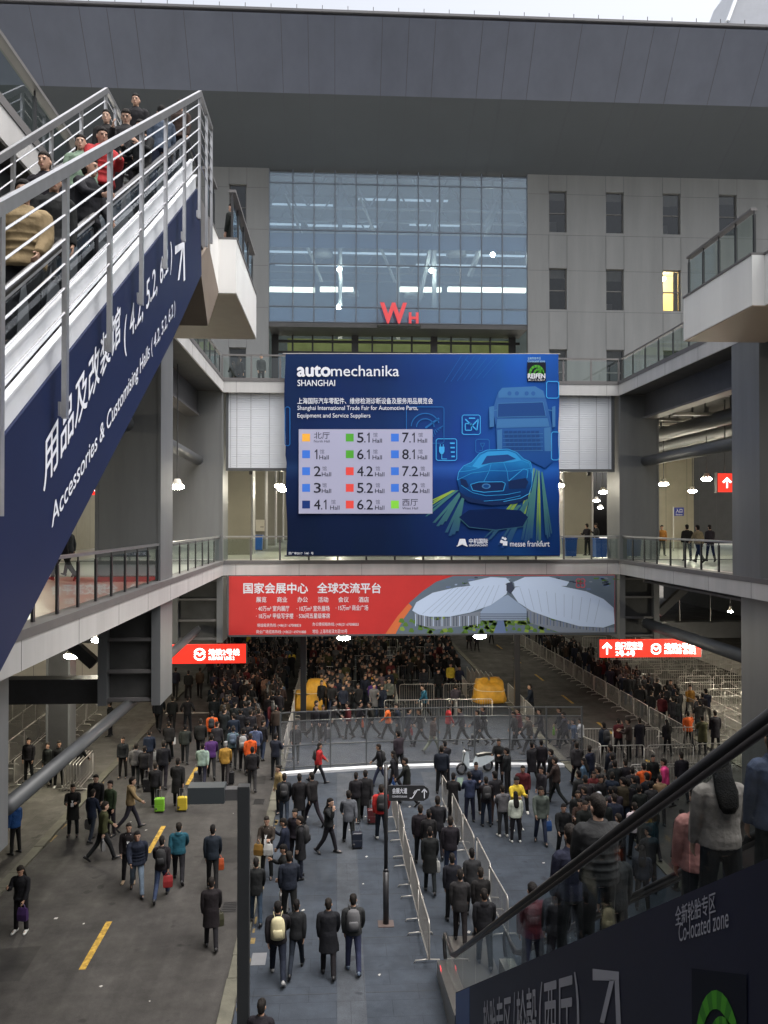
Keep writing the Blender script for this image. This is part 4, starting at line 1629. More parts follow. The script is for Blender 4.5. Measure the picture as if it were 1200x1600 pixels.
tyre_logo('tyre_emblem', ban, lambda x, y, l: bp(1027 + 76 * x, 68 + 78 * y, l), 1, 0.012)

# ================================================================ red billboard under the bridge
YR = 39.75
rb = thing('red_billboard', 'long billboard under the bridge, red text left and white petal roofs right', 'billboard', P(658, 994, YR))


def rq(x, y, l):
    p = P(340 + x / 1.875, 860 + y / 1.875, YR)
    return Vector((p.x, YR - l, p.z))


def rpoly(mb, pts, l, mi=0):
    mb.add([rq(x, y, l) for x, y in pts], [tuple(range(len(pts)))], mi)


def rline(mb, pts, wd, l, mi=0):
    for q in strip2(pts, wd):
        rpoly(mb, q, l, mi)


b = MB()
a, c = rq(33, 248, 0), rq(1164, 72, 0)
b.box(a.x, c.x, YR, YR + 0.08, a.z, c.z)
b.build('board', mat('board_red', (0.50, 0.028, 0.026), 0.5, var=0.06, vscale=0.8), rb)
b = MB()
b.box(a.x - 0.05, c.x + 0.05, YR - 0.03, YR + 0.1, a.z - 0.09, a.z - 0.003)
b.box(a.x - 0.09, a.x - 0.003, YR - 0.03, YR + 0.1, a.z - 0.09, c.z)
b.box(c.x + 0.003, c.x + 0.09, YR - 0.03, YR + 0.1, a.z - 0.09, c.z)
b.build('frame', PIPEG, rb)
b = MB()
for i in range(10):
    x = a.x + (i + 0.5) * (c.x - a.x) / 10
    b.box(x - 0.06, x + 0.06, YR + 0.081, YR + 0.2, a.z, c.z)
b.build('backing_rib', DARK, rb)
pm = [flat('print_land', (0.12, 0.155, 0.2)), flat('print_roofwhite', (0.50, 0.60, 0.78)), flat('print_roofshade', (0.28, 0.36, 0.5)), flat('print_wallgrey', (0.20, 0.23, 0.28)),
      flat('print_tree', (0.10, 0.19, 0.04)), flat('print_treelight', (0.22, 0.32, 0.06)), flat('print_plaza', (0.13, 0.18, 0.32)), flat('print_flower', (0.55, 0.10, 0.12)), flat('print_orange', (0.62, 0.16, 0.06)),
      flat('print_dark', (0.05, 0.06, 0.09))]
A = MB()
rpoly(A, [(690, 75), (1163, 73), (1163, 247), (490, 247), (528, 192), (560, 155), (600, 120), (640, 92)], 0.004, 0)
rpoly(A, [(490, 247), (528, 192), (560, 155), (570, 165), (545, 200), (520, 247)], 0.006, 8)
rnd = random.Random(5)
for i in range(70):
    x, y = rnd.uniform(620, 1160), rnd.uniform(76, 112)
    if x < 720 and y > 100 - (x - 640) * 0.1 and x < 660:
        continue
    if x < 700 - (y - 75) * 1.9 + 10:
        continue
    rpoly(A, [(x, y), (x + rnd.uniform(6, 20), y), (x + rnd.uniform(6, 20), y + 4), (x, y + 4)], 0.0055, rnd.choice([2, 3, 6, 9, 4]))
for i in range(120):
    x, y = rnd.uniform(505, 1000), rnd.uniform(200, 245)
    if x < 520 + (245 - y) * 0.5:
        continue
    s = rnd.uniform(5, 10)
    rpoly(A, [(x - s, y), (x - s * 0.5, y - s * 1.2), (x + s * 0.4, y - s * 1.3), (x + s, y - s * 0.2), (x + s * 0.5, y + s * 0.3)], 0.0065, rnd.choice([4, 4, 5, 5, 4]))
rpoly(A, [(806, 247), (822, 205), (838, 205), (846, 247)], 0.008, 6)
rpoly(A, [(735, 92), (800, 78), (845, 80), (860, 96), (800, 104), (740, 103)], 0.009, 1)
rpoly(A, [(868, 92), (900, 78), (970, 77), (1030, 92), (1022, 104), (870, 106)], 0.009, 1)
rpoly(A, [(770, 180), (800, 150), (850, 130), (905, 172), (905, 205), (770, 205)], 0.009, 2)
for i in range(6):
    rline(A, [(768, 186 + i * 3.5), (905, 186 + i * 3.5)], 1.6, 0.0105, 3 if i % 2 else 9)
rpoly(A, [(575, 178), (640, 205), (770, 178), (770, 215), (640, 232), (580, 215)], 0.009, 3)
for i in range(22):
    x = 580 + i * 8.6
    rline(A, [(x, 192 if x > 620 else 186), (x, 222)], 2, 0.0105, 1 if i % 3 == 0 else 9)
rpoly(A, [(900, 160), (980, 205), (1090, 226), (1163, 226), (1163, 246), (1000, 240), (915, 212)], 0.009, 3)
for i in range(26):
    x = 908 + i * 9.6
    rline(A, [(x, 178 + (x - 908) * 0.2), (x, 212 + (x - 908) * 0.12)], 2, 0.0105, 6 if i % 2 else 9)
rpoly(A, [(570, 176), (582, 152), (630, 124), (700, 108), (790, 98), (842, 98), (852, 108), (846, 128), (800, 160), (740, 182), (680, 194), (620, 194), (590, 188)], 0.0125, 1)
rpoly(A, [(860, 122), (872, 108), (920, 101), (1000, 103), (1080, 120), (1130, 142), (1160, 168), (1163, 215), (1130, 226), (1060, 222), (980, 200), (920, 178), (880, 152)], 0.0125, 1)
for i in range(10):
    rline(A, [(600 + i * 22, 186 - i * 1.5 if i < 9 else 170), (690 + i * 15, 110 - i * 1.0)], 1.2, 0.0138, 2)
    rline(A, [(905 + i * 22, 170 + i * 5), (885 + i * 26, 108 + i * 4)], 1.2, 0.0138, 2)
rpoly(A, [(846, 96), (862, 92), (870, 112), (858, 128), (846, 118)], 0.0142, 9)
for k in range(4):
    q = k * math.pi / 2 + math.pi / 4
    rline(A, [(1063 + 9 * math.cos(q) + 7 * math.cos(s * math.pi / 4), 96 + 9 * math.sin(q) + 7 * math.sin(s * math.pi / 4)) for s in range(9)], 2.4, 0.0155, 7)
A.build('picture', pm, rb, fix=False)
T = MB()


def rt(s, x0, y0, x1, y1, bold=0.0):
    text_fit(T, s, rq(x0, y1, 0.006), rq(x1, y1, 0.006), rq(x0, y0, 0.006), 0, bold)


rt('国家会展中心', 76, 95, 264, 126, 0.022)
rt('全球交流平台', 292, 95, 478, 125, 0.022)
for s, x in (('展览', 113), ('商业', 174), ('办公', 234), ('活动', 294), ('会议', 354), ('酒店', 413)):
    rt(s, x, 136, x + 30, 152, 0.01)
rt('· 40万m² 室内展厅', 113, 162, 210, 178, 0.008)
rt('· 10万m² 室外展场', 232, 162, 328, 178, 0.008)
rt('· 15万m² 商业广场', 346, 160, 441, 176, 0.008)
rt('· 18万m² 甲级写字楼', 113, 184, 222, 200, 0.008)
rt('· 536间五星级客房', 232, 184, 329, 199, 0.008)
rt('场馆租赁热线: (+86)21 67008833', 116, 214, 244, 226)
rt('办公楼招租热线: (+86)21 67008833', 278, 211, 413, 223)
rt('商业广场招商热线: (+86)21 69791888', 113, 233, 259, 245)
rt('地址: 上海市崧泽大道333号', 278, 231, 380, 243)
T.build('lettering', LETTER, rb, fix=False)

# ================================================================ lit red hanging signs
SIGNR = mat('sign_red_lit', (0.35, 0.012, 0.008), 0.4, emit=(1, 0.03, 0.015), estr=0.62)
SIGNW = mat('sign_white_lit', (0.9, 0.9, 0.9), 0.4, emit=(1, 0.9, 0.84), estr=1.5)


def arrow_up(mb, u, v, s, Y, l):
    for pts in ([(-0.14, 1), (-0.14, -0.4), (0.14, -0.4), (0.14, 1)], [(0, -1), (0.85, -0.15), (0.6, 0.1), (0, -0.5)], [(0, -1), (-0.85, -0.15), (-0.6, 0.1), (0, -0.5)]):
        mb.add([P(u + x * s, v + y * s, Y) + Vector((0, -l, 0)) for x, y in pts], [tuple(range(len(pts)))])


def metro_mark(mb, u, v, s, Y, l):
    def seg(pts, wd):
        for q in strip2(pts, wd * s):
            mb.add([P(u + x, v + y, Y) + Vector((0, -l, 0)) for x, y in q], [(0, 1, 2, 3)])
    c = [(s * math.cos(a), s * math.sin(a)) for a in [math.pi * 2 * i / 20 for i in range(21)]]
    seg(c[1:10], 0.32)
    seg(c[11:20], 0.32)
    seg([(-s, s * 0.12), (-s * 0.45, -s * 0.35), (0, s * 0.25), (s * 0.45, -s * 0.35), (s, s * 0.12)], 0.3)


def hang_sign(label, u0, v0, u1, v1, Y, items, ztop, extra=None):
    t = thing('exit_sign', label, 'sign', P((u0 + u1) / 2, v1, Y))
    a, c = P(u0, v1, Y), P(u1, v0, Y)
    b = MB()
    b.box(a.x, c.x, Y, Y + 0.25, a.z, c.z)
    b.build('light_box', SIGNR, t)
    b = MB()
    b.box(a.x - 0.05, a.x - 0.003, Y - 0.02, Y + 0.26, a.z - 0.05, c.z + 0.05)
    b.box(c.x + 0.003, c.x + 0.05, Y - 0.02, Y + 0.26, a.z - 0.05, c.z + 0.05)
    b.build('casing', PIPEG, t)
    b = MB()
    for f in (0.2, 0.8):
        x = a.x + (c.x - a.x) * f
        b.tube([(x, Y + 0.12, c.z), (x, Y + 0.12, ztop)], 0.035, 6)
    b.build('suspension_rod', PIPEG, t)
    T = MB()
    for it_ in items:
        if it_[0] == 'arrow':
            arrow_up(T, it_[1], it_[2], it_[3], Y, 0.006)
        elif it_[0] == 'metro':
            metro_mark(T, it_[1], it_[2], it_[3], Y, 0.006)
        else:
            s, x0, y0, x1, y1, bo = it_
            text_rect(T, s, x0, y0, x1, y1, Y, 0, bo, 0.006)
    T.build('lettering', SIGNW, t, fix=False)
    return t


hang_sign('lit red sign with white arrow and subway line 2, above the right queue', 937, 999, 1095, 1027.5, 46,
          [('arrow', 948.5, 1013, 9.5), ('出口停车场', 962, 1003, 1004, 1011, 0.03), ('EXIT / PARKING', 962, 1012, 1003, 1015, 0.03), ('2号-6号', 962, 1017, 992, 1025, 0.03),
           ('metro', 1025, 1014, 7.5), ('地铁2号线', 1038, 1005, 1086, 1015, 0.03), ('SUBWAY LINE 2', 1038, 1016.5, 1087, 1021.5, 0.03)], 7.7)
hang_sign('lit red subway line 2 sign above the left street crowd', 232, 1007, 384, 1037.5, 45,
          [('轻轨', 240, 1013, 262, 1020, 0.03), ('METRO', 240, 1022, 262, 1025, 0.03), ('metro', 312, 1022.5, 8.5), ('地铁2号线', 326, 1014, 374, 1024, 0.03), ('SUBWAY LINE 2', 326, 1026, 366, 1031, 0.03)], 7.7)
hang_sign('lit red exit sign with arrow on the middle storey, cut by the right column', 1121.5, 740, 1186, 768.5, 41,
          [('arrow', 1136, 754, 8.5), ('出口', 1149, 743, 1168, 754, 0.03), ('2号-6号', 1149, 757, 1178, 766, 0.03)], Z3 - 0.67)
hang_sign('lit red exit sign peeping out beside the blue escalator side', 108, 744, 160.5, 773, 33,
          [('出口', 140, 748, 158, 758, 0.03), ('EXIT', 140, 762, 158, 769, 0.03)], Z3 - 0.67)

# entrance sign on a post
p = P(1062, 836, 52)
t = thing('entrance_post_sign', 'small blue entrance sign on a white post at the right middle storey', 'sign', (p.x, 52, Z2))
a, c = P(1053.5, 806, 52), P(1068.5, 793, 52)
b = MB()
b.box(a.x, c.x, 52, 52.05, a.z, c.z)
b.build('panel', mat('sign_blue', (0.02, 0.04, 0.28), 0.4), t)
b = MB()
x = P(1053.5, 820, 52).x
b.tube([(x - 0.04, 52.02, Z2), (x - 0.04, 52.02, c.z + 0.05)], 0.04, 8)
b.build('post', WHITE, t)
T = MB()
text_rect(T, '入口', 1056, 795, 1066, 801, 52, 0, 0.03, 0.006)
text_rect(T, 'Entrance', 1056, 802.5, 1066, 805, 52, 0, 0.02, 0.006)
T.build('lettering', LETTER, t, fix=False)
# electrical cabinet
p = P(406.5, 822, 56.4)
t = thing('electrical_cabinet', 'white electrical cabinet fixed to the second left inner column', 'cabinet', p)
a, c = P(400, 830, 56.4), P(413, 812, 56.4)
b = MB()
b.box(a.x, c.x, 56.2, 56.49, a.z, c.z)
b.build('body', WALLP, t)
b = MB()
b.box(a.x + 0.3, c.x - 0.02, 56.19, 56.2, (a.z + c.z) / 2 - 0.12, (a.z + c.z) / 2 - 0.08)
b.build('handle', BLACK, t)

# fire hydrant style blue bins on the middle storey
def bin_(label, u, v, Y):
    p = P(u, v, Y)
    p.z = Z2
    t = thing('recycling_bin', label, 'bin', p)
    b = MB()
    b.hexa([(p.x - 0.27, p.y - 0.3, Z2 + 0.06), (p.x + 0.27, p.y - 0.3, Z2 + 0.06), (p.x + 0.27, p.y + 0.3, Z2 + 0.06), (p.x - 0.27, p.y + 0.3, Z2 + 0.06),
            (p.x - 0.31, p.y - 0.36, Z2 + 0.95), (p.x + 0.31, p.y - 0.36, Z2 + 0.95), (p.x + 0.31, p.y + 0.36, Z2 + 0.95), (p.x - 0.31, p.y + 0.36, Z2 + 0.95)])
    b.build('body', mat('bin_blue', (0.01, 0.09, 0.36), 0.45), t)
    b = MB()
    b.box(p.x - 0.33, p.x + 0.33, p.y - 0.39, p.y + 0.38, Z2 + 0.951, Z2 + 1.03)
    b.build('lid', mat('bin_blue_dark', (0.008, 0.06, 0.26), 0.45), t)
    b = MB()
    for s in (-1, 1):
        b.tube([(p.x + s * 0.2, p.y + 0.28, Z2 + 0.09), (p.x + s * 0.26, p.y + 0.28, Z2 + 0.09)], 0.09, 12)
    b.build('wheel', RUBBER, t)


bin_('blue wheeled bin behind the bridge railing right of the banner', 937, 870, 42.3)
bin_('blue wheeled bin further back beside the banner edge', 890, 868, 43.3)
bin_('blue wheeled bin deep in the left bridge hall', 403, 850, 54)
# ================================================================ left escalator (going up along the left, blue cladding)
XE, XE2 = -2.85, -4.65
q0, q1 = PX(0, 690, XE), PX(308, 295, XE)
SL = (q1.z - q0.z) / (q1.y - q0.y)


def zl(y):
    return q0.z + SL * (y - q0.y)


YT = q1.y                         # upper end of the slope
le = thing('escalator', 'long escalator on the left with navy side cladding lettered for the customising halls', 'escalator', (XE - 0.9, YT - 5, 8.6))
bt0, bt1, bt2 = PX(0, 1050, XE), PX(271, 528, XE), PX(315, 429, XE)
sb = (bt1.z - bt0.z) / (bt1.y - bt0.y)
y0 = 2.0
ye = PX(313, 400, XE).y
b = MB()
pr = [(y0, zl(y0)), (YT, zl(YT)), (ye, zl(YT) - 0.02), (bt2.y, bt2.z), (bt1.y, bt1.z), (y0, bt1.z + sb * (y0 - bt1.y))]
b.prism([(XE, y, z) for y, z in pr], (-0.06, 0, 0))
b.build('cladding', NAVY, le)
b = MB()
b.prism([(XE2, y, z) for y, z in pr], (0.06, 0, 0))
b.build('far_cladding', NAVY, le)
b = MB()
b.prism([(XE - 0.061, bt2.y, bt2.z + 0.02), (XE - 0.061, bt1.y, bt1.z + 0.02), (XE - 0.061, y0, pr[5][1] + 0.02), (XE - 0.061, y0, pr[5][1] + 0.3), (XE - 0.061, bt1.y, bt1.z + 0.3), (XE - 0.061, bt2.y, bt2.z + 0.1)], (XE2 + 0.061 - XE + 0.061, 0, 0))
b.build('underside', BROWN, le)
# silver skirt panels, with step lines
b = MB()
for x, za_, zb_, th in ((XE - 0.03, 0.004, 0.30, 0.05), (XE - 0.10, 0.31, 0.62, 0.05)):
    b.prism([(x, y0, zl(y0) + za_), (x, YT + 0.02, zl(YT) + za_), (x, YT + 0.02, zl(YT) + zb_), (x, y0, zl(y0) + zb_)], (-th, 0, 0))
    b.prism([(x, y0, zl(y0) + zb_ - 0.03), (x, YT + 0.02, zl(YT) + zb_ - 0.03), (x, YT + 0.02, zl(YT) + zb_), (x, y0, zl(y0) + zb_)], (0.03, 0, 0))
b.build('skirt_panel', ALU, le)
b = MB()
b.prism([(XE2 + 0.1, y0, zl(y0)), (XE2 + 0.1, YT, zl(YT)), (XE2 + 0.1, YT, zl(YT) + 0.6), (XE2 + 0.1, y0, zl(y0) + 0.6)], (-0.05, 0, 0))
b.build('far_skirt_panel', ALU, le)
# glass balustrades and handrails
for x, nmx in ((XE - 0.2, 'balustrade'), (XE2 + 0.2, 'balustrade')):
    b = MB()
    y = y0
    while y < YT:
        y2 = min(y + 1.35, YT + 0.01)
        b.add([(x, y + 0.012, zl(y) + 0.5), (x, y2 - 0.012, zl(y2) + 0.5), (x, y2 - 0.012, zl(y2) + 1.0), (x, y + 0.012, zl(y) + 1.0)], [(0, 1, 2, 3)])
        y = y2
    bo = b.build(nmx, GLASSE, le)
    b = MB()
    b.bar((x, y0, zl(y0) + 1.02), (x, YT, zl(YT) + 1.02), 0.055, 0.03)
    b.build('rail_trim', STEEL, bo)
    hp = [(x, y0, zl(y0) + 1.075), (x, YT - 0.6, zl(YT - 0.6) + 1.075), (x, YT, zl(YT) + 1.0), (x, YT + 0.8, zl(YT) + 1.02), (x, YT + 1.2, zl(YT) + 1.02), (x, YT + 1.45, zl(YT) + 0.85), (x, YT + 1.35, zl(YT) + 0.6)]
    b = MB()
    b.tube(hp, 0.045, 10, ref=(1, 0, 0))
    b.build('handrail', RUBBER, le, smooth=True)
b = MB()
st = 0.4
y = y0
while y < YT:
    zt = zl(y) + 0.12
    b.box(XE2 + 0.36, XE - 0.36, y, y + st * 0.98, zt - SL * st, zt - SL * st * 0.0)
    y += st
b.build('step', mat('step_metal', (0.22, 0.22, 0.23), 0.45, 0.7), le)
# lettering on the cladding
T = MB()


def etext(s, p0, p1, p2, X, bold=0.0, mb=T, lift=0.006):
    text_fit(mb, s, PX(*p0, X), PX(*p1, X), PX(*p2, X), 0, bold, (lift, 0, 0))


def on_line(pa, pb, pt, X):      # lettering on the cladding between two baseline pixels, height from pa..pt
    a, c, d = PX(*pa, X), PX(*pb, X), PX(*pt, X)
    d = Vector((a.x, a.y, d.z))
    return a, c, d


a, c, d = on_line((67, 770), (187, 533), (67, 688), XE)
text_fit(T, '用品及改装馆', a, c, d, 0, 0.012, (0.006, 0, 0))
a, c, d = on_line((193, 563), (268, 425), (193, 497), XE)
text_fit(T, '( 4.2, 5.2, 6.2 )', a, c, d, 0, 0.004, (0.006, 0, 0))
a, c, d = on_line((80, 836), (273, 494), (80, 790), XE)
text_fit(T, 'Accessories & Customising Halls ( 4.2, 5.2, 6.2 )', a, c, d, 0, 0.006, (0.006, 0, 0))
a = PX(272.5, 455, XE)
c = PX(289, 462, XE)


def up_arrow(mb, pt, mi=0):
    for pts in ([(0.0, 1.0), (0.92, 1.0), (0.92, 0.86), (0.0, 0.80)], [(0.78, 0.86), (0.92, 0.86), (1.0, 0.0), (0.84, 0.0)], [(0.62, 0.86), (0.77, 0.86), (0.42, 0.12), (0.26, 0.12)]):
        mb.add([pt(x, y) for x, y in pts], [(0, 1, 2, 3)], mi)


ya, yb = PX(273, 400, XE).y, PX(289, 400, XE).y
zb0, zt0 = PX(282, 463, XE).z, PX(275, 388, XE).z
up_arrow(T, lambda x, y: (XE + 0.006, ya + (yb - ya) * x, zb0 + (zt0 - zb0) * y + SL * (yb - ya) * x * 0.7))
T.build('lettering', LETTER, le, fix=False)


# steel rod railings on both sides of it
def rod_rail(label, X, pa, pb, n, post_len, back, group=None):
    a, c = PX(*pa, X), PX(*pb, X)
    s = (c.z - a.z) / (c.y - a.y)
    ys = 3.2
    a = Vector((X, ys, c.z + s * (ys - c.y)))
    t = thing('steel_railing', label, 'railing', (X, (a.y + c.y) / 2, c.z - 5))
    b = MB()
    b.bar(a, c, 0.06, 0.105)
    b.bar(c, (X, c.y + back, c.z), 0.06, 0.08)
    b.build('handrail', STEEL, t)
    ends = []
    L = c.y - a.y
    for i in range(n):
        y = c.y - 0.08 - i * 1.62
        if y < a.y:
            break
        z = c.z + s * (y - c.y)
        b = MB()
        b.box(X - 0.025, X + 0.025, y - 0.04, y + 0.04, z - post_len, z - 0.04)
        b.box(X - 0.05, X - 0.026, y - 0.06, y + 0.06, z - post_len + 0.02, z - post_len + 0.16)
        b.build('post', STEEL, t)
    for y, dl in ((c.y + back * 0.55, 0.3), (c.y + back, 0.0)):
        b = MB()
        b.box(X - 0.025, X + 0.025, y - 0.035, y + 0.035, c.z - post_len - dl, c.z - 0.04)
        b.build('post', STEEL, t)
    b = MB()
    for k in range(6):
        dz = 0.2 + k * 0.245
        p0_, p1_ = a - Vector((0, 0, dz)), c - Vector((0, 0, dz))
        b.tube([p0_, p1_, p1_ + Vector((0, back, 0))], 0.0115, 6)
    b.build('rod', mat('polished_rod', (0.75, 0.75, 0.76), 0.25, 0.8), t)
    return t


rod_rail('near steel rod railing along the left escalator, long posts across the navy cladding', -2.72, (0, 325), (313, 146), 10, 2.5, 1.5)
rod_rail('far steel rod railing behind the riders of the left escalator', -4.75, (0, 247), (167, 141), 10, 2.5, 1.2)

# landing at the top of the left escalator
lt = thing('landing', 'white boxed upper landing at the top of the left escalator', 'landing', (XE - 0.5, 22, 15.9))
L1, L2y, LZ0, LZ1 = 19.3, 26.0, None, None
xa_ = P(332, 357, 19.8).x
xb_ = P(400.5, 463, 26.0).x
zt_, zb_ = P(400.5, 462, 26.0).z, P(400.5, 529, 26.0).z
b = MB()
b.box(XL + 0.03, xa_, 19.5, 20.85, zb_, zt_)
b.box(XL + 0.03, xb_, 20.851, 26.0, zb_, zt_)
b.build('fascia', mat('landing_white', (0.66, 0.655, 0.64), 0.35, var=0.08, vscale=0.8, streak=True), lt)
b = MB()
b.box(XL + 0.03, xa_ + 0.01, 19.48, 20.85, zt_ + 0.001, zt_ + 0.06)
b.box(XL + 0.03, xb_ + 0.02, 20.86, 26.02, zt_ + 0.001, zt_ + 0.06)
b.build('coping', COPING, lt)
b = MB()
b.box(XL + 0.05, xa_ - 0.02, 19.52, 20.8, zb_ - 0.03, zb_ - 0.002)
b.box(XL + 0.05, xb_ - 0.02, 20.87, 25.98, zb_ - 0.03, zb_ - 0.002)
b.build('soffit', SOFFIT, lt)
b = MB()
b.box(XE2, XE - 0.1, ye, 19.49, zt_ - 1.0, zt_)
b.build('link_slab', COPING, lt)
b = MB()
b.prism([(XE - 0.05, bt2.y, bt2.z + 0.3), (XE - 0.05, bt1.y + 4.2, bt1.z + 1.2), (XE - 0.05, 20.6, zb_ - 0.035), (XE - 0.05, 19.0, zb_ + 0.6)], (-1.4, 0, 0))
b.build('haunch', BROWN, lt)
zr_ = zt_ + 0.06
railing('dark glass railing on the near box of the left landing', (xa_ - 0.12, 19.6, zr_), (xa_ - 0.12, 20.8, zr_), 2, h=1.2, rail=COPING, top_w=0.18)
railing('dark glass railing on the far box of the left landing', (xb_ - 0.12, 20.95, zr_), (xb_ - 0.12, 25.9, zr_), 4, h=1.2, rail=COPING, top_w=0.18)

# matching landing on the right
rl = thing('landing', 'white boxed upper landing on the right with glass railing', 'landing', (12, 23, 15.9))
xa_ = P(1068, 468, 26.0).x
zt2, zb2 = P(1068, 467, 26.0).z, P(1068, 532.5, 26.0).z
y1_ = PX(1175, 400, xa_).y
b = MB()
b.box(xa_, XR - 0.03, y1_, 26.0, zb2, zt2)
b.box(xa_ + 0.35, XR - 0.03, 14.0, y1_ - 0.001, zb2, zt2)
b.build('fascia', mat('landing_white', (0.66, 0.655, 0.64)), rl)
b = MB()
b.box(xa_ - 0.02, XR - 0.03, y1_, 26.02, zt2 + 0.001, zt2 + 0.07)
b.box(xa_ + 0.33, XR - 0.03, 14.0, y1_ - 0.005, zt2 + 0.001, zt2 + 0.07)
b.build('coping', COPING, rl)
b = MB()
b.box(xa_ + 0.02, XR - 0.03, y1_, 25.98, zb2 - 0.03, zb2 - 0.002)
b.box(xa_ + 0.37, XR - 0.03, 14.0, y1_ - 0.005, zb2 - 0.03, zb2 - 0.002)
b.build('soffit', mat('soffit_warm', (0.36, 0.28, 0.21), 0.5), rl)
railing('dark glass railing on the far part of the right landing', (xa_ + 0.12, y1_ + 0.1, zt2 + 0.07), (xa_ + 0.12, 25.85, zt2 + 0.07), 4, h=1.2, rail=COPING, top_w=0.18)
railing('dark glass railing on the near part of the right landing', (xa_ + 0.47, 14.2, zt2 + 0.07), (xa_ + 0.47, y1_ - 0.1, zt2 + 0.07), 5, h=1.2, rail=COPING, top_w=0.18)

# ================================================================ right escalator, coming down from near right to the plaza
XG, XG2 = 2.3, 4.0
h0, h1 = PX(715, 1478, XG), PX(1200, 1088, XG)
SR = (h0.z - h1.z) / (h0.y - h1.y)       # negative


def zh(y):                                # handrail height
    return h1.z + SR * (y - h1.y)


YB0 = h0.y + (h0.z - 1.02) / -SR          # where the slope meets the level part
YN = 19.0                                 # newel
re_ = thing('escalator', 'foreground escalator at lower right with black handrail and navy side lettered for the tyre zone', 'escalator', (3.15, 10, 0))


def zt(y):                                # top of the navy cladding
    return max(zh(y) - 0.86, 0.42)


yn = 1.2
ycl = PX(712, 1560, XG).y
b = MB()
b.prism([(XG, yn, zt(yn)), (XG, ycl, zt(ycl)), (XG, ycl, 0.0), (XG, ycl - 3.2, 0.0), (XG, yn, zt(yn) - 3.6)], (0.05, 0, 0))
b.build('cladding', mat('navy_cladding_dark', (0.010, 0.013, 0.032), 0.5, spec=0.25, var=0.08), re_)
b = MB()
b.prism([(XG2, yn, zt(yn)), (XG2, ycl, zt(ycl)), (XG2, ycl, 0.0), (XG2, ycl - 3.2, 0.0), (XG2, yn, zt(yn) - 3.6)], (-0.05, 0, 0))
b.build('far_cladding', NAVY, re_)
b = MB()
b.prism([(XG - 0.004, ycl - 0.02, zt(ycl) - 0.01), (XG - 0.004, ycl - 1.7, zt(ycl - 1.7) - 0.01), (XG - 0.004, ycl - 1.7, 0.02), (XG - 0.004, ycl - 0.02, 0.02)], (0.003, 0, 0))
b.build('blue_corner_panel', mat('cladding_bright_blue', (0.012, 0.045, 0.17), 0.45, var=0.1), re_)
b = MB()
zc_ = 0.42
for x0, x1 in ((XG - 0.02, XG + 0.3), (XG2 - 0.3, XG2 + 0.02)):
    b.prism([(x0, ycl + 0.002, 0.0), (x0, YN - 0.1, 0.0), (x0, YN - 0.1, 0.34), (x0, ycl + 0.002, zc_ + 0.35)], (x1 - x0, 0, 0))
b.build('entry_plinth', mat('entry_steel', (0.28, 0.27, 0.25), 0.35, 0.8, var=0.1), re_)
b = MB()
b.box(XG + 0.31, XG2 - 0.31, ycl - 0.5, 20.6, 0.004, 0.03)
b.build('floor_plate', mat('floor_plate', (0.14, 0.13, 0.12), 0.4, 0.6), re_)
b = MB()
for k in range(22):
    x = XG + 0.36 + k * 0.046
    b.box(x, x + 0.02, ycl + 0.5, ycl + 0.9, 0.031, 0.042)
b.build('comb_plate', mat('comb_yellow', (0.5, 0.4, 0.1), 0.5, 0.4), re_)
b = MB()
for x in (XG - 0.012, ):
    b.box(x, x + 0.01, YN - 0.75, YN - 0.6, 0.42, 0.5)
b.build('stop_button', mat('red_light', (0.8, 0.05, 0.05), 0.4, emit=(1, 0.08, 0.1), estr=0.5), re_)
for x in (XG + 0.16, XG2 - 0.16):
    b = MB()
    ys_ = [yn]
    while ys_[-1] + 1.5 < YB0:
        ys_.append(ys_[-1] + 1.5)
    ys_.append(YB0)
    for ya, yb in zip(ys_, ys_[1:]):
        b.add([(x, ya + 0.01, zh(ya) - 0.9), (x, yb - 0.01, max(zh(yb) - 0.9, 0.3)), (x, yb - 0.01, zh(yb) - 0.06), (x, ya + 0.01, zh(ya) - 0.06)], [(0, 1, 2, 3)])
    b.add([(x, YB0 + 0.01, 0.3), (x, YN - 0.25, 0.3), (x, YN - 0.12, 0.65), (x, YN - 0.25, 0.96), (x, YB0 + 0.01, 0.96)], [(0, 1, 2, 3, 4)])
    bo = b.build('balustrade', GLASSE, re_)
    b = MB()
    pts = [(x, yn, zh(yn) - 0.06), (x, YB0 - 0.5, zh(YB0 - 0.5) - 0.06), (x, YB0 + 0.2, 0.95), (x, YN - 0.3, 0.95)]
    b.tube(pts, 0.026, 8, ref=(1, 0, 0))
    b.build('rail_trim', mat('trim_dark', (0.05, 0.045, 0.045), 0.4, 0.5), bo, smooth=True)
    hp = [(x, yn, zh(yn)), (x, YB0 - 0.7, zh(YB0 - 0.7)), (x, YB0 - 0.1, 1.12), (x, YB0 + 0.5, 1.01), (x, YN - 0.3, 1.0), (x, YN - 0.1, 0.93), (x, YN, 0.75), (x, YN - 0.05, 0.55), (x, YN - 0.2, 0.43)]
    b = MB()
    b.tube(hp, [(0.042, 0.042)] * len(hp), 12, ref=(1, 0, 0))
    b.build('handrail', RUBBER, re_, smooth=True)
b = MB()
y = yn
while y < ycl:
    ztp = zh(y) - 0.98
    b.box(XG + 0.34, XG2 - 0.34, y, y + 0.392, ztp + SR * 0.4, ztp)
    y += 0.4
b.build('step', mat('step_metal', (0.22, 0.22, 0.23)), re_)
b = MB()
for k in range(9):                        # glass joint brackets
    y = 3.0 + k * 1.5
    b.box(XG + 0.13, XG + 0.19, y - 0.02, y + 0.02, zh(y) - 0.9, zh(y) - 0.82)
b.build('clamp', STEEL, re_)
T = MB()


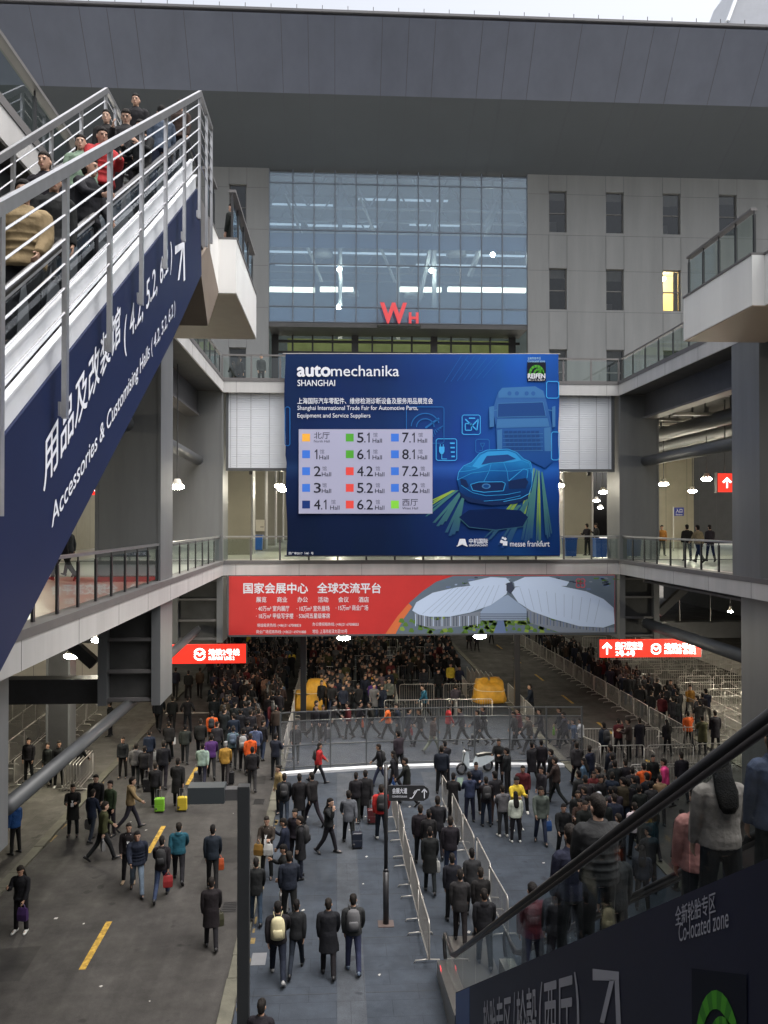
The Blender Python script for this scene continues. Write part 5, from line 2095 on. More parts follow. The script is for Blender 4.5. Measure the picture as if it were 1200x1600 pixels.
def rtext(s, y_l, y_r, ztop, h, bold=0.0, mi=0):
    """from far (y_l) to near (y_r); ztop(y) gives the top edge."""
    p0 = Vector((XG - 0.006, y_l, ztop(y_l) - h))
    p1 = Vector((XG - 0.006, y_r, ztop(y_r) - h))
    p2 = Vector((XG - 0.006, y_l, ztop(y_l)))
    text_fit(T, s, p0, p1, p2, mi, bold)


yy = lambda u: PX(u, 1500, XG).y
rtext('轮胎专区', yy(756), yy(799), lambda y: zt(y) - 0.33, 0.8, 0.012)
rtext('/', yy(802), yy(805), lambda y: zt(y) - 0.33, 0.85, 0.006)
rtext('轮毂', yy(808), yy(839), lambda y: zt(y) - 0.33, 0.8, 0.012)
rtext('(', yy(843), yy(848), lambda y: zt(y) - 0.3, 0.9, 0.004)
rtext('西厅', yy(851), yy(895), lambda y: zt(y) - 0.33, 0.8, 0.012)
rtext(')', yy(898), yy(906), lambda y: zt(y) - 0.3, 0.9, 0.004)
zc1, zc2 = PX(1057, 1410, XG), PX(1120, 1398, XG)
rtext('全新轮胎专区', yy(1057), yy(1120), lambda y: zt(y) - (zt(zc1.y) - PX(1057, 1417, XG).z), 0.13, 0.004)
rtext('Co-located zone', yy(1062), yy(1140), lambda y: zt(y) - (zt(yy(1062)) - PX(1062, 1443, XG).z), 0.125, 0.0)
ya, yb = yy(927), yy(972)
zb0 = PX(925, 1600, XG).z
zt0 = PX(925, 1510, XG).z
up_arrow(T, lambda x, y: (XG - 0.006, ya + (yb - ya) * x, zb0 + (zt0 - zb0) * y + (ya - yb) * -SR * x * 0.8))
T.build('lettering', mat('lettering_dim', (0.3, 0.31, 0.36), 0.5), re_, fix=False)
ya, yb = yy(1082), yy(1168)
za_, zb_ = PX(1076, 1462, XG).z, PX(1172, 1462, XG).z
tyre_logo('tyre_emblem', re_, lambda x, y, l: Vector((XG - l, ya + (yb - ya) * x, zt(yy(1076)) - 0.46 - 0.82 * y + 0.35 * x)), 1, 0.006)

# ================================================================ lamp post and direction sign on the plaza
p = G(381, 1700)
ztop_ = 5.55
p = Vector((P(381, 1300, 15.2).x, 15.2, 0))
t = thing('street_lamp', 'dark square lamp post with flat box lamp arm in the foreground', 'street lamp', p)
zt_l = P(381, 1227, 15.2).z
b = MB()
b.box(p.x - 0.105, p.x + 0.105, p.y - 0.105, p.y + 0.105, 0, zt_l)
b.build('pole', mat('lamp_post_paint', (0.016, 0.018, 0.02), 0.5, var=0.1), t)
b = MB()
b.box(p.x - 0.35, p.x - 0.106, p.y - 0.1, p.y + 0.1, zt_l - 0.24, zt_l - 0.04)
b.build('arm', DARK, t)
b = MB()
b.box(p.x - 0.98, p.x - 0.33, p.y - 0.17, p.y + 0.17, zt_l - 0.27, zt_l + 0.02)
b.build('lamp_head', mat('lamp_head_paint', (0.028, 0.034, 0.038), 0.45), t)
b = MB()
b.box(p.x - 0.94, p.x - 0.4, p.y - 0.13, p.y + 0.13, zt_l - 0.285, zt_l - 0.272)
b.build('diffuser', WALLP, t)

p = G(603, 1444)
t = thing('direction_sign', 'thin black pole with dark arrow plate pointing right, escalator symbol on it', 'sign', p)
b = MB()
zs = P(603, 1195, p.y).z
b.tube([(p.x, p.y, 0.02), (p.x, p.y, 1.35)], 0.075, 14)
b.tube([(p.x, p.y, 1.35), (p.x, p.y, 1.42)], [0.075, 0.05], 14)
b.tube([(p.x, p.y, 1.42), (p.x, p.y, zs)], 0.05, 12)
b.build('pole', BLACK, t, smooth=True)
b = MB()
b.box(p.x - 0.2, p.x + 0.2, p.y - 0.18, p.y + 0.18, 0.0, 0.02)
b.build('base_plate', mat('base_rust', (0.07, 0.05, 0.045), 0.7), t)
pl = []
for u, v in ((607, 1251.5), (662, 1251.5), (669, 1247), (671, 1239.5), (669, 1232), (662, 1227.5), (607, 1227.5)):
    pl.append(P(u, v, p.y - 0.06))
b = MB()
b.prism(pl, (0, 0.05, 0))
b.build('plate', mat('sign_plate_dark', (0.02, 0.021, 0.023), 0.4), t)
T = MB()
text_rect(T, '会展大道', 613, 1231, 636, 1240, p.y - 0.06, 0, 0.02, 0.006)
text_rect(T, 'CONVENTION AVE', 613, 1243, 636, 1246, p.y - 0.06, 0, 0.01, 0.006)
for pts, wd in (([(640, 1247), (644, 1247), (652, 1234), (656, 1234)], 1.4), ([(663, 1247), (663, 1233)], 1.5), ([(659, 1238), (663, 1232.5), (667, 1238)], 1.5), ([(646, 1240), (649, 1235)], 1.2)):
    for q in strip2(pts, wd):
        T.add([P(x, y, p.y - 0.06) + Vector((0, -0.006, 0)) for x, y in q], [(0, 1, 2, 3)])
T.build('lettering', LETTER, t, fix=False)
# ================================================================ crowd barriers and fences
def make_barrier(L=2.0, H=1.1):
    t = thing('crowd_barrier', 'steel crowd barrier', 'barrier')
    b = MB()
    r = 0.1
    x = L / 2 - 0.03
    z0, z1 = 0.2, H
    pts = []
    for cx_, cz_, a0 in ((x - r, z1 - r, 0), (-x + r, z1 - r, 90), (-x + r, z0 + r, 180), (x - r, z0 + r, 270)):
        for k in range(4):
            a = R(a0 + k * 30)
            pts.append((cx_ + r * math.cos(a), 0, cz_ + r * math.sin(a)))
    pts.append(pts[0])
    b.tube(pts, 0.019, 6, ref=(0, 1, 0))
    b.build('frame', GALV, t, smooth=True)
    b = MB()
    n = int(L / 0.13)
    for i in range(1, n):
        xx = -x + i * 2 * x / n
        b.tube([(xx, 0, z0), (xx, 0, z1)], 0.0075, 4)
    b.build('bars', GALV, t)
    for s in (-1, 1):
        b = MB()
        xx = s * (L / 2 - 0.35)
        b.tube([(xx, 0, 0.2), (xx, 0, 0.12), (xx, -0.03, 0.07), (xx, -0.28, 0.055), (xx, -0.31, 0.0)], 0.017, 6, ref=(1, 0, 0))
        b.tube([(xx, -0.03, 0.07), (xx, 0.03, 0.07), (xx, 0.28, 0.055), (xx, 0.31, 0.0)], 0.017, 6, ref=(1, 0, 0))
        b.build('foot', GALV, t, smooth=True)
    return t


BAR = make_barrier()


def barrier_line(p0, p1, label, group, gap=0.06, L=2.0, jitter=0.03, skip=()):
    p0, p1 = Vector((*p0, 0)), Vector((*p1, 0))
    d = p1 - p0
    n = max(1, int(round(d.length / (L + gap))))
    d = d / n
    a = math.atan2(d.y, d.x)
    for i in range(n):
        if i in skip:
            continue
        c = p0 + d * (i + 0.5)
        place(BAR, (c.x + random.uniform(-jitter, jitter), c.y + random.uniform(-jitter, jitter), 0.006), a + random.uniform(-0.02, 0.02), label, group)


barrier_line((2.12, 19.1), (1.98, 29.2), 'steel crowd barrier in the left line of the queue lane to the lower escalator', 'barriers left of the escalator queue lane')
barrier_line((4.2, 20.2), (3.85, 30.2), 'steel crowd barrier in the right line of the queue lane to the lower escalator', 'barriers right of the escalator queue lane')
barrier_line((-2.2, 35.5), (-2.3, 71), 'steel crowd barrier in the line between the left street crowd and the plaza', 'barriers along the left plaza edge')
rowsY = [(42.9, 2.5, 8.0), (47.0, 3.3, 8.3), (53.0, -1.9, 5.9), (57.2, 0.6, 7.2), (61.0, -1.8, 6.5), (65.0, -1.5, 7.0)]
for i, (y, x0, x1) in enumerate(rowsY):
    barrier_line((x0, y), (x1, y), ['steel crowd barrier in the nearest cross row before the waiting crowd', 'steel crowd barrier in the second cross row, beside the right yellow tarpaulin',
                                    'steel crowd barrier in the third cross row behind the left yellow tarpaulin', 'steel crowd barrier in the fourth cross row within the waiting crowd',
                                    'steel crowd barrier in the fifth cross row within the waiting crowd', 'steel crowd barrier in the farthest cross row under the billboard'][i],
                 f'cross row of barriers {["one", "two", "three", "four", "five", "six"][i]} in the waiting crowd')
barrier_line((3.2, 43.2), (3.3, 47.0), 'steel crowd barrier along the side of the gap beside the waiting crowd', 'side barriers at the gap')
barrier_line((7.4, 47.2), (8.2, 68), 'steel crowd barrier in the diagonal line right of the waiting crowd', 'barriers right of the waiting crowd')
barrier_line((9.7, 40.5), (9.75, 47.2), 'steel crowd barrier along the near kerb of the right road', 'barriers at the near kerb of the right road')
barrier_line((15.6, 36.5), (15.0, 70), 'steel crowd barrier in the long line left of the right hand queue', 'barriers left of the right queue')
barrier_line((18.4, 36.5), (18.0, 70), 'steel crowd barrier in the long line right of the right hand queue', 'barriers right of the right queue')
barrier_line((10.2, 36.4), (16.6, 36.5), 'steel crowd barrier in the upper of the two near rows at right', 'upper near row of barriers at right')
barrier_line((10.6, 33.6), (16.9, 33.8), 'steel crowd barrier in the lower of the two near rows at right', 'lower near row of barriers at right')
barrier_line((10.3, 36.2), (11.0, 33.6), 'steel crowd barrier closing the left end of the two near rows', 'end barrier of the near rows')
barrier_line((11.0, 31.0), (15.2, 31.1), 'steel crowd barrier in the lowest row behind the right crowd', 'lowest row of barriers at right')
for k in range(15):
    y = 39.0 + k * 1.9
    barrier_line((19.4 + (k % 2) * 0.8, y), (26.6, y + 0.1), 'steel crowd barrier in the empty zigzag field at right', 'zigzag barrier field at right')
for k in range(5):
    barrier_line((19.3 + k * 1.9, 38.5 + (k % 2) * 2), (19.3 + k * 1.9, 44.5), 'steel crowd barrier in the empty zigzag field at right', 'zigzag barrier field at right')
for k in range(7):
    x = -12.4 - k * 1.25
    barrier_line((x, 32.8 + (k % 2)), (x - 0.4, 45.5), 'steel crowd barrier in the dark barrier field at left', 'dark barrier field at left')
# stack of barriers by the left kerb
for k in range(6):
    place(BAR, (-9.75 - k * 0.13, 33.2 + k * 0.03, 0.006), math.pi / 2 + 0.03, 'steel crowd barrier stacked against the others at the left kerb', 'stack of barriers at the left kerb')
for k in range(6):
    place(BAR, (9.3 - k * 0.22, 49.5 + 0.4 * k, 0.006), math.pi / 2 - 0.05, 'steel crowd barrier stacked behind the right yellow tarpaulin', 'stack of barriers behind the right tarpaulin')
drop(BAR)

# tall framed mesh fence across the end of the plaza
MESHF = glass('fence_mesh', (0.8, 0.8, 0.82), 0.0, 0.5, 0.16, (0.3, 0.3, 0.31))
fpts = [(-2.3, 34.5), (-1.75, 34.65), (-0.25, 34.85), (1.25, 35.0), (2.8, 35.1), (4.3, 35.15), (5.85, 35.15), (7.35, 35.1), (8.9, 35.0), (10.4, 34.9)]
ft = thing('mesh_fence', 'tall grey framed mesh fence along the white stone edge, posts and double top rail', 'fence', (4, 35, 0))
for x, y in fpts:
    b = MB()
    b.box(x - 0.03, x + 0.03, y - 0.03, y + 0.03, 0.05, 2.45)
    b.build('post', PIPEG, ft)
b = MB()
for (x0, y0_), (x1, y1_) in zip(fpts, fpts[1:]):
    for z in (2.42, 2.05, 1.05, 0.16):
        b.bar((x0 + 0.03, y0_, z), (x1 - 0.03, y1_, z), 0.04, 0.04)
b.build('rail', PIPEG, ft)
b = MB()
for (x0, y0_), (x1, y1_) in zip(fpts, fpts[1:]):
    b.add([(x0 + 0.03, y0_, 0.18), (x1 - 0.03, y1_, 0.18), (x1 - 0.03, y1_, 2.03), (x0 + 0.03, y0_, 2.03)], [(0, 1, 2, 3)])
b.build('mesh_panel', MESHF, ft)

# yellow tarpaulins over machines
TARP = mat('tarpaulin_yellow', (0.52, 0.27, 0.022), 0.6, var=0.3, vscale=2.5, bump=1.0, bscale=5)


def tarp(label, x, y, w, d, h, seed, hump):
    rnd = random.Random(seed)
    t = thing('covered_machine', label, 'tarpaulin', (x, y, 0))
    rings = []
    n = 28
    prof = [(0.02, 1.12), (0.25, 1.08), (0.6, 1.0), (0.85, 0.96), (0.96, 0.86), (1.0, 0.5), (1.0, 0.12)]
    for k, (fz_, fr) in enumerate(prof):
        ring = []
        for i in range(n):
            a = 2 * math.pi * i / n
            c_, s_ = math.cos(a), math.sin(a)
            e = 0.35
            px = math.copysign(abs(c_) ** e, c_) * w / 2 * fr
            py = math.copysign(abs(s_) ** e, s_) * d / 2 * fr
            wob = 1 + 0.05 * math.sin(i * 2.3 + seed + k * 0.6) * (1.5 - fz_) + rnd.uniform(-0.06, 0.06)
            hz_ = h * fz_ * (1.0 if not hump else (1 + 0.12 * math.sin(a * 2 + 1) * fz_ + rnd.uniform(-0.05, 0.05) * fz_))
            if not hump and px < -w * 0.1:
                hz_ *= 0.62 if fz_ > 0.6 else 1
            ring.append((x + px * wob, y + py * wob, max(hz_, 0.02) + (0.0 if fz_ > 0.1 else rnd.uniform(0, 0.12))))
        rings.append(ring)
    b = MB()
    b.loft(rings)
    b.build('cover', TARP, t, smooth=True)
    b = MB()
    ring = [(p[0] + (p[0] - x) * 0.03, p[1] + (p[1] - y) * 0.03, p[2] + 0.02) for p in rings[2]]
    b.tube(ring + [ring[0]], 0.015, 5)
    b.build('rope', WALLP, t)
    b = MB()
    for sx in (-1, 1):
        for sy in (-1, 1):
            b.tube([(x + sx * w * 0.4 - 0.05, y + sy * d * 0.4, 0.1), (x + sx * w * 0.4 + 0.05, y + sy * d * 0.4, 0.1)], 0.1, 12)
    b.build('wheel', RUBBER, t)


p = G(485, 1114)
tarp('yellow tarpaulin over a boxy machine with a lower left half', p.x, p.y + 0.6, 1.75, 1.2, 1.7, 2, False)
p = G(766, 1100)
tarp('crumpled yellow tarpaulin over a low machine beside the barrier stack', p.x, p.y + 0.5, 1.65, 1.2, 1.25, 5, True)

# scooter parked before the white stone edge
def scooter(label, x, y, rz):
    t = thing('scooter', label, 'scooter', (0, 0, 0))
    body = mat('scooter_body', (0.45, 0.5, 0.53), 0.35)
    for xx in (-0.62, 0.62):
        b = MB()
        ring = []
        for k in range(17):
            a = 2 * math.pi * k / 16
            ring.append((xx + 0.2 * math.cos(a), 0, 0.25 + 0.2 * math.sin(a)))
        b.tube(ring, 0.05, 8, ref=(0, 1, 0))
        w_ = b.build('wheel', RUBBER, t, smooth=True)
        b = MB()
        b.tube([(xx, -0.03, 0.25), (xx, 0.03, 0.25)], 0.13, 12)
        b.build('rim', STEEL, w_)
    b = MB()
    b.loft([[(-0.85, -0.1, 0.5), (-0.85, 0.1, 0.5), (-0.85, 0.08, 0.62), (-0.85, -0.08, 0.62)],
            [(-0.5, -0.16, 0.36), (-0.5, 0.16, 0.36), (-0.5, 0.14, 0.7), (-0.5, -0.14, 0.7)],
            [(-0.1, -0.16, 0.26), (-0.1, 0.16, 0.26), (-0.1, 0.13, 0.66), (-0.1, -0.13, 0.66)],
            [(0.02, -0.16, 0.25), (0.02, 0.16, 0.25), (0.02, 0.16, 0.36), (0.02, -0.16, 0.36)],
            [(0.32, -0.14, 0.25), (0.32, 0.14, 0.25), (0.32, 0.14, 0.34), (0.32, -0.14, 0.34)],
            [(0.42, -0.17, 0.3), (0.42, 0.17, 0.3), (0.36, 0.15, 0.9), (0.36, -0.15, 0.9)],
            [(0.55, -0.1, 0.5), (0.55, 0.1, 0.5), (0.45, 0.12, 0.95), (0.45, -0.12, 0.95)]])
    b.build('body', body, t, smooth=False)
    b = MB()
    b.loft([[(-0.82, -0.1, 0.66), (-0.82, 0.1, 0.66), (-0.82, 0.08, 0.74), (-0.82, -0.08, 0.74)],
            [(-0.45, -0.15, 0.705), (-0.45, 0.15, 0.705), (-0.45, 0.12, 0.79), (-0.45, -0.12, 0.79)],
            [(-0.08, -0.11, 0.67), (-0.08, 0.11, 0.67), (-0.08, 0.08, 0.76), (-0.08, -0.08, 0.76)]])
    b.build('seat', RUBBER, t)
    b = MB()
    b.tube([(0.62, 0, 0.25), (0.5, 0, 0.7), (0.42, 0, 1.0)], 0.03, 8)
    b.tube([(0.36, -0.33, 1.05), (0.43, -0.12, 1.02), (0.43, 0.12, 1.02), (0.36, 0.33, 1.05)], 0.02, 6)
    b.build('handlebar', BLACK, t)
    for s in (-1, 1):
        b = MB()
        b.tube([(0.42, s * 0.2, 1.04), (0.44, s * 0.24, 1.2)], 0.008, 5)
        b.ball((0.44, s * 0.25, 1.23), 0.02, 0.06, 0.04)
        b.build('mirror', BLACK, t)
    b = MB()
    b.ball((0.5, 0, 0.92), 0.06, 0.1, 0.07)
    b.build('headlight', WHITE, t)
    t.location = (x, y, 0.005)
    t.rotation_euler = (0, 0, rz)


p = G(742, 1208)
scooter('pale grey motor scooter parked before the white stone edge', p.x, p.y, R(200))
# ================================================================ people
SKIN = mat('skin', (0.42, 0.25, 0.17), 0.55, objcol=True)
CLOTH = mat('clothing', (0.1, 0.1, 0.1), 0.85, var=0.3, vscale=5, bump=0.9, bscale=9, objcol=True, spec=0.2)
HAIR = mat('hair', (0.012, 0.01, 0.009), 0.8, objcol=True, spec=0.15, var=0.3, vscale=30, bump=0.6, bscale=60)
SHOE = mat('shoe', (0.02, 0.02, 0.02), 0.5, objcol=True)
FACEM = [mat('eye_dark', (0.015, 0.012, 0.012), 0.3), mat('lip', (0.28, 0.1, 0.08), 0.5)]


def ell(c, ax, ay, ra, rb, n=12):
    return [c + ax * ra * math.cos(2 * math.pi * k / n) + ay * rb * math.sin(2 * math.pi * k / n) for k in range(n)]


def limb(mb, pts, rad, n=10):
    """tapered limb through joints, with softened bends."""
    P_, Q_ = [Vector(pts[0])], [rad[0]]
    for i in range(1, len(pts)):
        a, c = Vector(pts[i - 1]), Vector(pts[i])
        for s in (0.3, 0.7, 1.0):
            P_.append(a.lerp(c, s))
            Q_.append(rad[i - 1] + (rad[i] - rad[i - 1]) * s)
    for _ in range(1):
        P2 = P_[:]
        for i in range(1, len(P_) - 1):
            P2[i] = P_[i] * 0.6 + (P_[i - 1] + P_[i + 1]) * 0.2
        P_ = P2
    mb.tube(P_, Q_, n, ref=(1, 0, 0.02))


def remesh(mb, voxel, ratio, name, mats, smooth_it=3):
    me = mb.mesh(name, mats, fix=True)
    o = bpy.data.objects.new(name, me)
    COL.objects.link(o)
    r = o.modifiers.new('r', 'REMESH')
    r.mode = 'VOXEL'
    r.voxel_size = voxel
    if smooth_it:
        s = o.modifiers.new('s', 'SMOOTH')
        s.iterations = smooth_it
        s.factor = 0.5
    if ratio < 1:
        d = o.modifiers.new('d', 'DECIMATE')
        d.ratio = ratio
    dg = bpy.context.evaluated_depsgraph_get()
    out = bpy.data.meshes.new_from_object(o.evaluated_get(dg))
    bpy.data.objects.remove(o, do_unlink=True)
    out.materials.clear()
    for m in mats:
        out.materials.append(m)
    out.polygons.foreach_set('use_smooth', [True] * len(out.polygons))
    out.name = name
    return out


def make_person(pose, style='jacket', hair='short', fine=False, build=1.0, name='person'):
    g_ = lambda k, d=0.0: pose.get(k, d)
    lean = R(g_('lean', 4))
    th, sh = 0.44, 0.41
    up = Vector((0, math.sin(lean), math.cos(lean)))
    fw = Vector((0, math.cos(lean), -math.sin(lean)))
    X = Vector((1, 0, 0))
    legs = {}
    low = 9
    for s, k in ((-1, 'l'), (1, 'r')):
        a, kn = R(g_('h' + k)), R(g_('k' + k))
        spread = R(g_('sp', 2.5)) * s
        hip = Vector((s * 0.088, 0, 0))
        d1 = Vector((math.sin(spread), math.sin(a), -math.cos(a))).normalized()
        b_ = a - kn
        d2 = Vector((math.sin(spread) * 0.6, math.sin(b_), -math.cos(b_))).normalized()
        knee = hip + d1 * th
        ank = knee + d2 * sh
        fp = max(0.0, min(0.9, -b_ * 0.9)) if b_ < -0.12 else (-0.25 if a > 0.3 else 0.0)
        fd = Vector((0.12 * s, math.cos(fp), -math.sin(fp))).normalized()
        fu = Vector((0, math.sin(fp), math.cos(fp)))
        toe = ank + fd * 0.17 - fu * 0.055
        heel = ank - fd * 0.055 - fu * 0.06
        low = min(low, toe.z - 0.025, heel.z - 0.025)
        legs[k] = [hip, knee, ank, fd, fu, toe, heel]
    pel = Vector((0, 0, -low))
    for k in legs:
        for i in (0, 1, 2, 5, 6):
            legs[k][i] = legs[k][i] + pel
    sp = lambda s, f=0.0: pel + up * s + fw * f
    arms = {}
    for s, k in ((-1, 'l'), (1, 'r')):
        a, e, ab = R(g_('s' + k)), R(g_('e' + k, 12)), R(g_('a' + k, 8))
        shd = sp(0.475) + X * s * 0.178
        d1 = Vector((s * math.sin(ab), math.sin(a + lean) * math.cos(ab), -math.cos(a + lean) * math.cos(ab)))
        el = shd + d1 * 0.285
        f = a + lean + e
        inn = g_('in' + k, min(0.5, max(0, math.sin(e))) * 0.6)
        d2 = Vector((s * math.sin(ab) * 0.5 - s * inn, math.sin(f), -math.cos(f))).normalized()
        wr = el + d2 * 0.245
        arms[k] = [shd, el, wr, d2, s]
    hc = sp(0.56) + Vector((0, 0.012, 0))
    yaw, pit = R(g_('hy')), R(g_('hp', -4))
    HM = Matrix.Rotation(yaw, 3, 'Z') @ Matrix.Rotation(pit, 3, 'X')
    head = hc + Vector((0, 0.012, 0.13))
    hp = lambda x, y, z: head + HM @ Vector((x, y, z))
    # --- body, one surface
    B = MB()
    w = build
    B.loft([ell(sp(s_), X, fw, ra * w, rb * w, 16) for s_, ra, rb in
            ((-0.12, .07, .07), (-0.06, .15, .11), (0.03, .165, .115), (0.13, .145, .1), (0.24, .15, .108), (0.36, .168, .118), (0.45, .175, .108), (0.5, .13, .085), (0.535, .065, .062))])
    B.tube([sp(0.5), hc + Vector((0, 0, 0.03)), head + HM @ Vector((0, -0.01, -0.04))], [0.062, 0.054, 0.055], 12, ref=(1, 0, 0.01))
    rings = []
    N = 16
    for zz, rx, ryf, ryb in ((-0.118, .022, .072, -.03), (-0.108, .04, .088, .0), (-0.085, .053, .092, .045), (-0.05, .064, .093, .075), (-0.01, .07, .094, .092), (0.025, .0735, .092, .1), (0.06, .072, .09, .098), (0.085, .062, .076, .083), (0.105, .042, .05, .056), (0.116, .016, .02, .024)):
        ring = []
        for k in range(N):
            q = 2 * math.pi * k / N
            c_, s_ = math.cos(q), math.sin(q)
            ring.append(hp(rx * c_, (ryf if s_ > 0 else ryb) * s_, zz))
        rings.append(ring)
    B.loft(rings)
    B.tube([hp(0, .088, .02), hp(0, .106, -.018), hp(0, .103, -.032), hp(0, .085, -.036)], [(.008, .008), (.013, .011), (.016, .01), (.012, .008)], 8, ref=(1, 0, 0))
    for s in (-1, 1):
        B.ball(hp(s * .077, -.005, -.01), .012, .02, .032, 8, 6)
        B.ball(hp(s * .03, .082, .035), .025, .012, .008, 8, 5)
    B.ball(hp(0, .09, -.062), .024, .008, .011, 8, 5)
    for k, (shd, el, wr, d2, s) in arms.items():
        limb(B, [shd + X * -s * 0.04, shd + X * s * 0.01 - up * 0.02, el, wr], [0.055, 0.05 * w, 0.04 * w, 0.027])
        wd = d2.cross(X)
        wd = wd.normalized() if wd.length > 1e-3 else Vector((0, 1, 0))
        inn = X * -s
        nrm = d2.cross(wd).normalized()
        if nrm.dot(inn) < 0:
            nrm = -nrm
        if wd.y < 0:
            wd = -wd
        p0_ = wr - d2 * 0.01
        B.loft([ell(p0_, wd, nrm, .026, .02, 10), ell(wr + d2 * .03, wd, nrm, .036, .017, 10), ell(wr + d2 * .075, wd, nrm, .042, .015, 10), ell(wr + d2 * .092, wd, nrm, .038, .011, 10)])
        curl = R(g_('curl', 28))
        for j, (o_, ln) in enumerate(((.033, .07), (.011, .08), (-.011, .075), (-.032, .06))):
            a0 = wr + d2 * .082 + wd * o_
            dA = (d2 * math.cos(curl * .5) + nrm * math.sin(curl * .5) + wd * o_ * 1.2).normalized()
            dB = (d2 * math.cos(curl * 1.5) + nrm * math.sin(curl * 1.5)).normalized()
            m_ = a0 + dA * ln * .55
            B.tube([a0, m_, m_ + dB * ln * .45], [.0092, .0085, .007], 7, ref=tuple(wd))
        t0 = wr + d2 * .025 + wd * .03
        t1 = t0 + (d2 * .6 + wd * .6 + nrm * .35).normalized() * .042
        B.tube([t0 - wd * .012, t1, t1 + (d2 * .9 + wd * .15 + nrm * .3).normalized() * .032], [.013, .0105, .008], 7, ref=tuple(nrm))
    for k in legs:
        hip, knee, ank, fd, fu, toe, heel = legs[k]
        limb(B, [hip + Vector((0, 0, .03)), hip - Vector((0, 0, .05)), knee, knee.lerp(ank, .35), ank], [.08, .08 * w, .052, .05, .036])
        B.tube([heel + fu * .03 + fd * .02, ank - fu * .02 + fd * .03, toe + fu * .012 - fd * .02], [(.022, .022), (.026, .028), (.024, .012)], 10, ref=tuple(fu))
    body = bpy.data.objects.new(name, remesh(B, 0.0075 if fine else 0.0105, 0.4 if fine else 0.26, 'person', [SKIN], 1))
    COL.objects.link(body)
    kids = []
    # --- top garment
    T = MB()
    pf = {'jacket': .024, 'suit': .018, 'coat': .028, 'puffer': .046, 'hoodie': .026, 'sweater': .016}[style]
    hem = {'jacket': -.06, 'suit': -.14, 'coat': -.36, 'puffer': -.08, 'hoodie': -.06, 'sweater': -.05}[style]
    prof = [(0.03, .165, .115), (0.13, .15, .104), (0.24, .155, .11), (0.36, .17, .12), (0.45, .178, .11), (0.505, .13, .085), (0.54, .072, .066), (0.56, .066, .06)]
    if hem < -.2:
        prof = [(hem, .19, .15), (hem + .12, .178, .14), (-0.08, .172, .125)] + prof
    else:
        prof = [(hem, .168, .125), (hem + .04, .172, .124)] + prof
    cen = lambda s_: (pel + Vector((0, 0, s_)) * 1.0 + Vector((0, 0.015, 0))) if s_ < 0 else sp(s_)
    T.loft([ell(cen(s_), X, fw if s_ > 0 else Vector((0, 1, 0)), (ra + pf) * w, (rb + pf) * w, 18) if s_ < .5 else ell(sp(s_), X, fw, ra + pf * .7, rb + pf * .7, 18) for s_, ra, rb in prof])
    if style == 'puffer':
        for s_ in (0.0, .085, .17, .255, .34, .42):
            rr = [sp(s_) + X * .2 * w * math.cos(q) + fw * .15 * w * math.sin(q) for q in [2 * math.pi * k / 18 for k in range(19)]]
            T.tube(rr, .018, 7, ref=(0, 0, 1))
    if style == 'hoodie':
        T.ball(sp(.5, -.09), .1, .055, .075, 12, 7)
    if style in ('jacket', 'coat', 'puffer'):
        rr = [sp(.545) + X * .074 * math.cos(q) + fw * .07 * math.sin(q) for q in [2 * math.pi * k / 14 for k in range(15)]]
        T.tube(rr, .018, 6, ref=(0, 0, 1))
    for k, (shd, el, wr, d2, s) in arms.items():
        limb(T, [shd + X * -s * .06, shd + X * s * .012 - up * .015, el, wr - d2 * .005], [.066, .053 * w + pf * .75, .043 * w + pf * .75, .034 + pf * .55])
        if style == 'puffer':
            for f_ in (.2, .45, .7, .95):
                T.ball(shd.lerp(el, f_), .076, .076, .05, 10, 6)
                T.ball(el.lerp(wr, f_ * .9), .062, .062, .046, 10, 6)
    top = bpy.data.objects.new('jacket' if style != 'coat' else 'coat', remesh(T, .0105 if fine else .0135, .5 if fine else .32, 'jacket', [CLOTH], 2))
    kids.append(top)
    # --- trousers
    T = MB()
    T.loft([ell(sp(s_), X, fw, ra * w, rb * w, 16) for s_, ra, rb in ((-.11, .09, .085), (-.05, .165, .122), (.03, .172, .122), (.1, .156, .112))])
    for k in legs:
        hip, knee, ank, fd, fu, toe, heel = legs[k]
        limb(T, [hip + Vector((0, 0, .02)), hip - Vector((0, 0, .06)), knee, ank - Vector((0, 0, .012))], [.09, .094 * w, .069, .056])
    kids.append(bpy.data.objects.new('trousers', remesh(T, .0115 if fine else .0135, .5 if fine else .32, 'trousers', [CLOTH], 2)))
    # --- shoes
    T = MB()
    for k in legs:
        hip, knee, ank, fd, fu, toe, heel = legs[k]
        sd = fd.cross(fu).normalized()
        c0 = heel - fu * .002
        T.loft([ell(c0 - fd * .03 + fu * .02, sd, fu, .024, .035, 10), ell(c0 + fd * .01 + fu * .028, sd, fu, .039, .05, 10), ell(c0 + fd * .08 + fu * .03, sd, fu, .041, .052, 10),
                ell(c0 + fd * .15 + fu * .012, sd, fu, .045, .037, 10), ell(c0 + fd * .21 + fu * .002, sd, fu, .04, .026, 10), ell(c0 + fd * .25 + fu * .0, sd, fu, .02, .018, 10)])
    me = T.mesh('shoes', [SHOE], smooth=True)
    kids.append(bpy.data.objects.new('shoes', me))
    # --- hair
    T = MB()
    rings = []
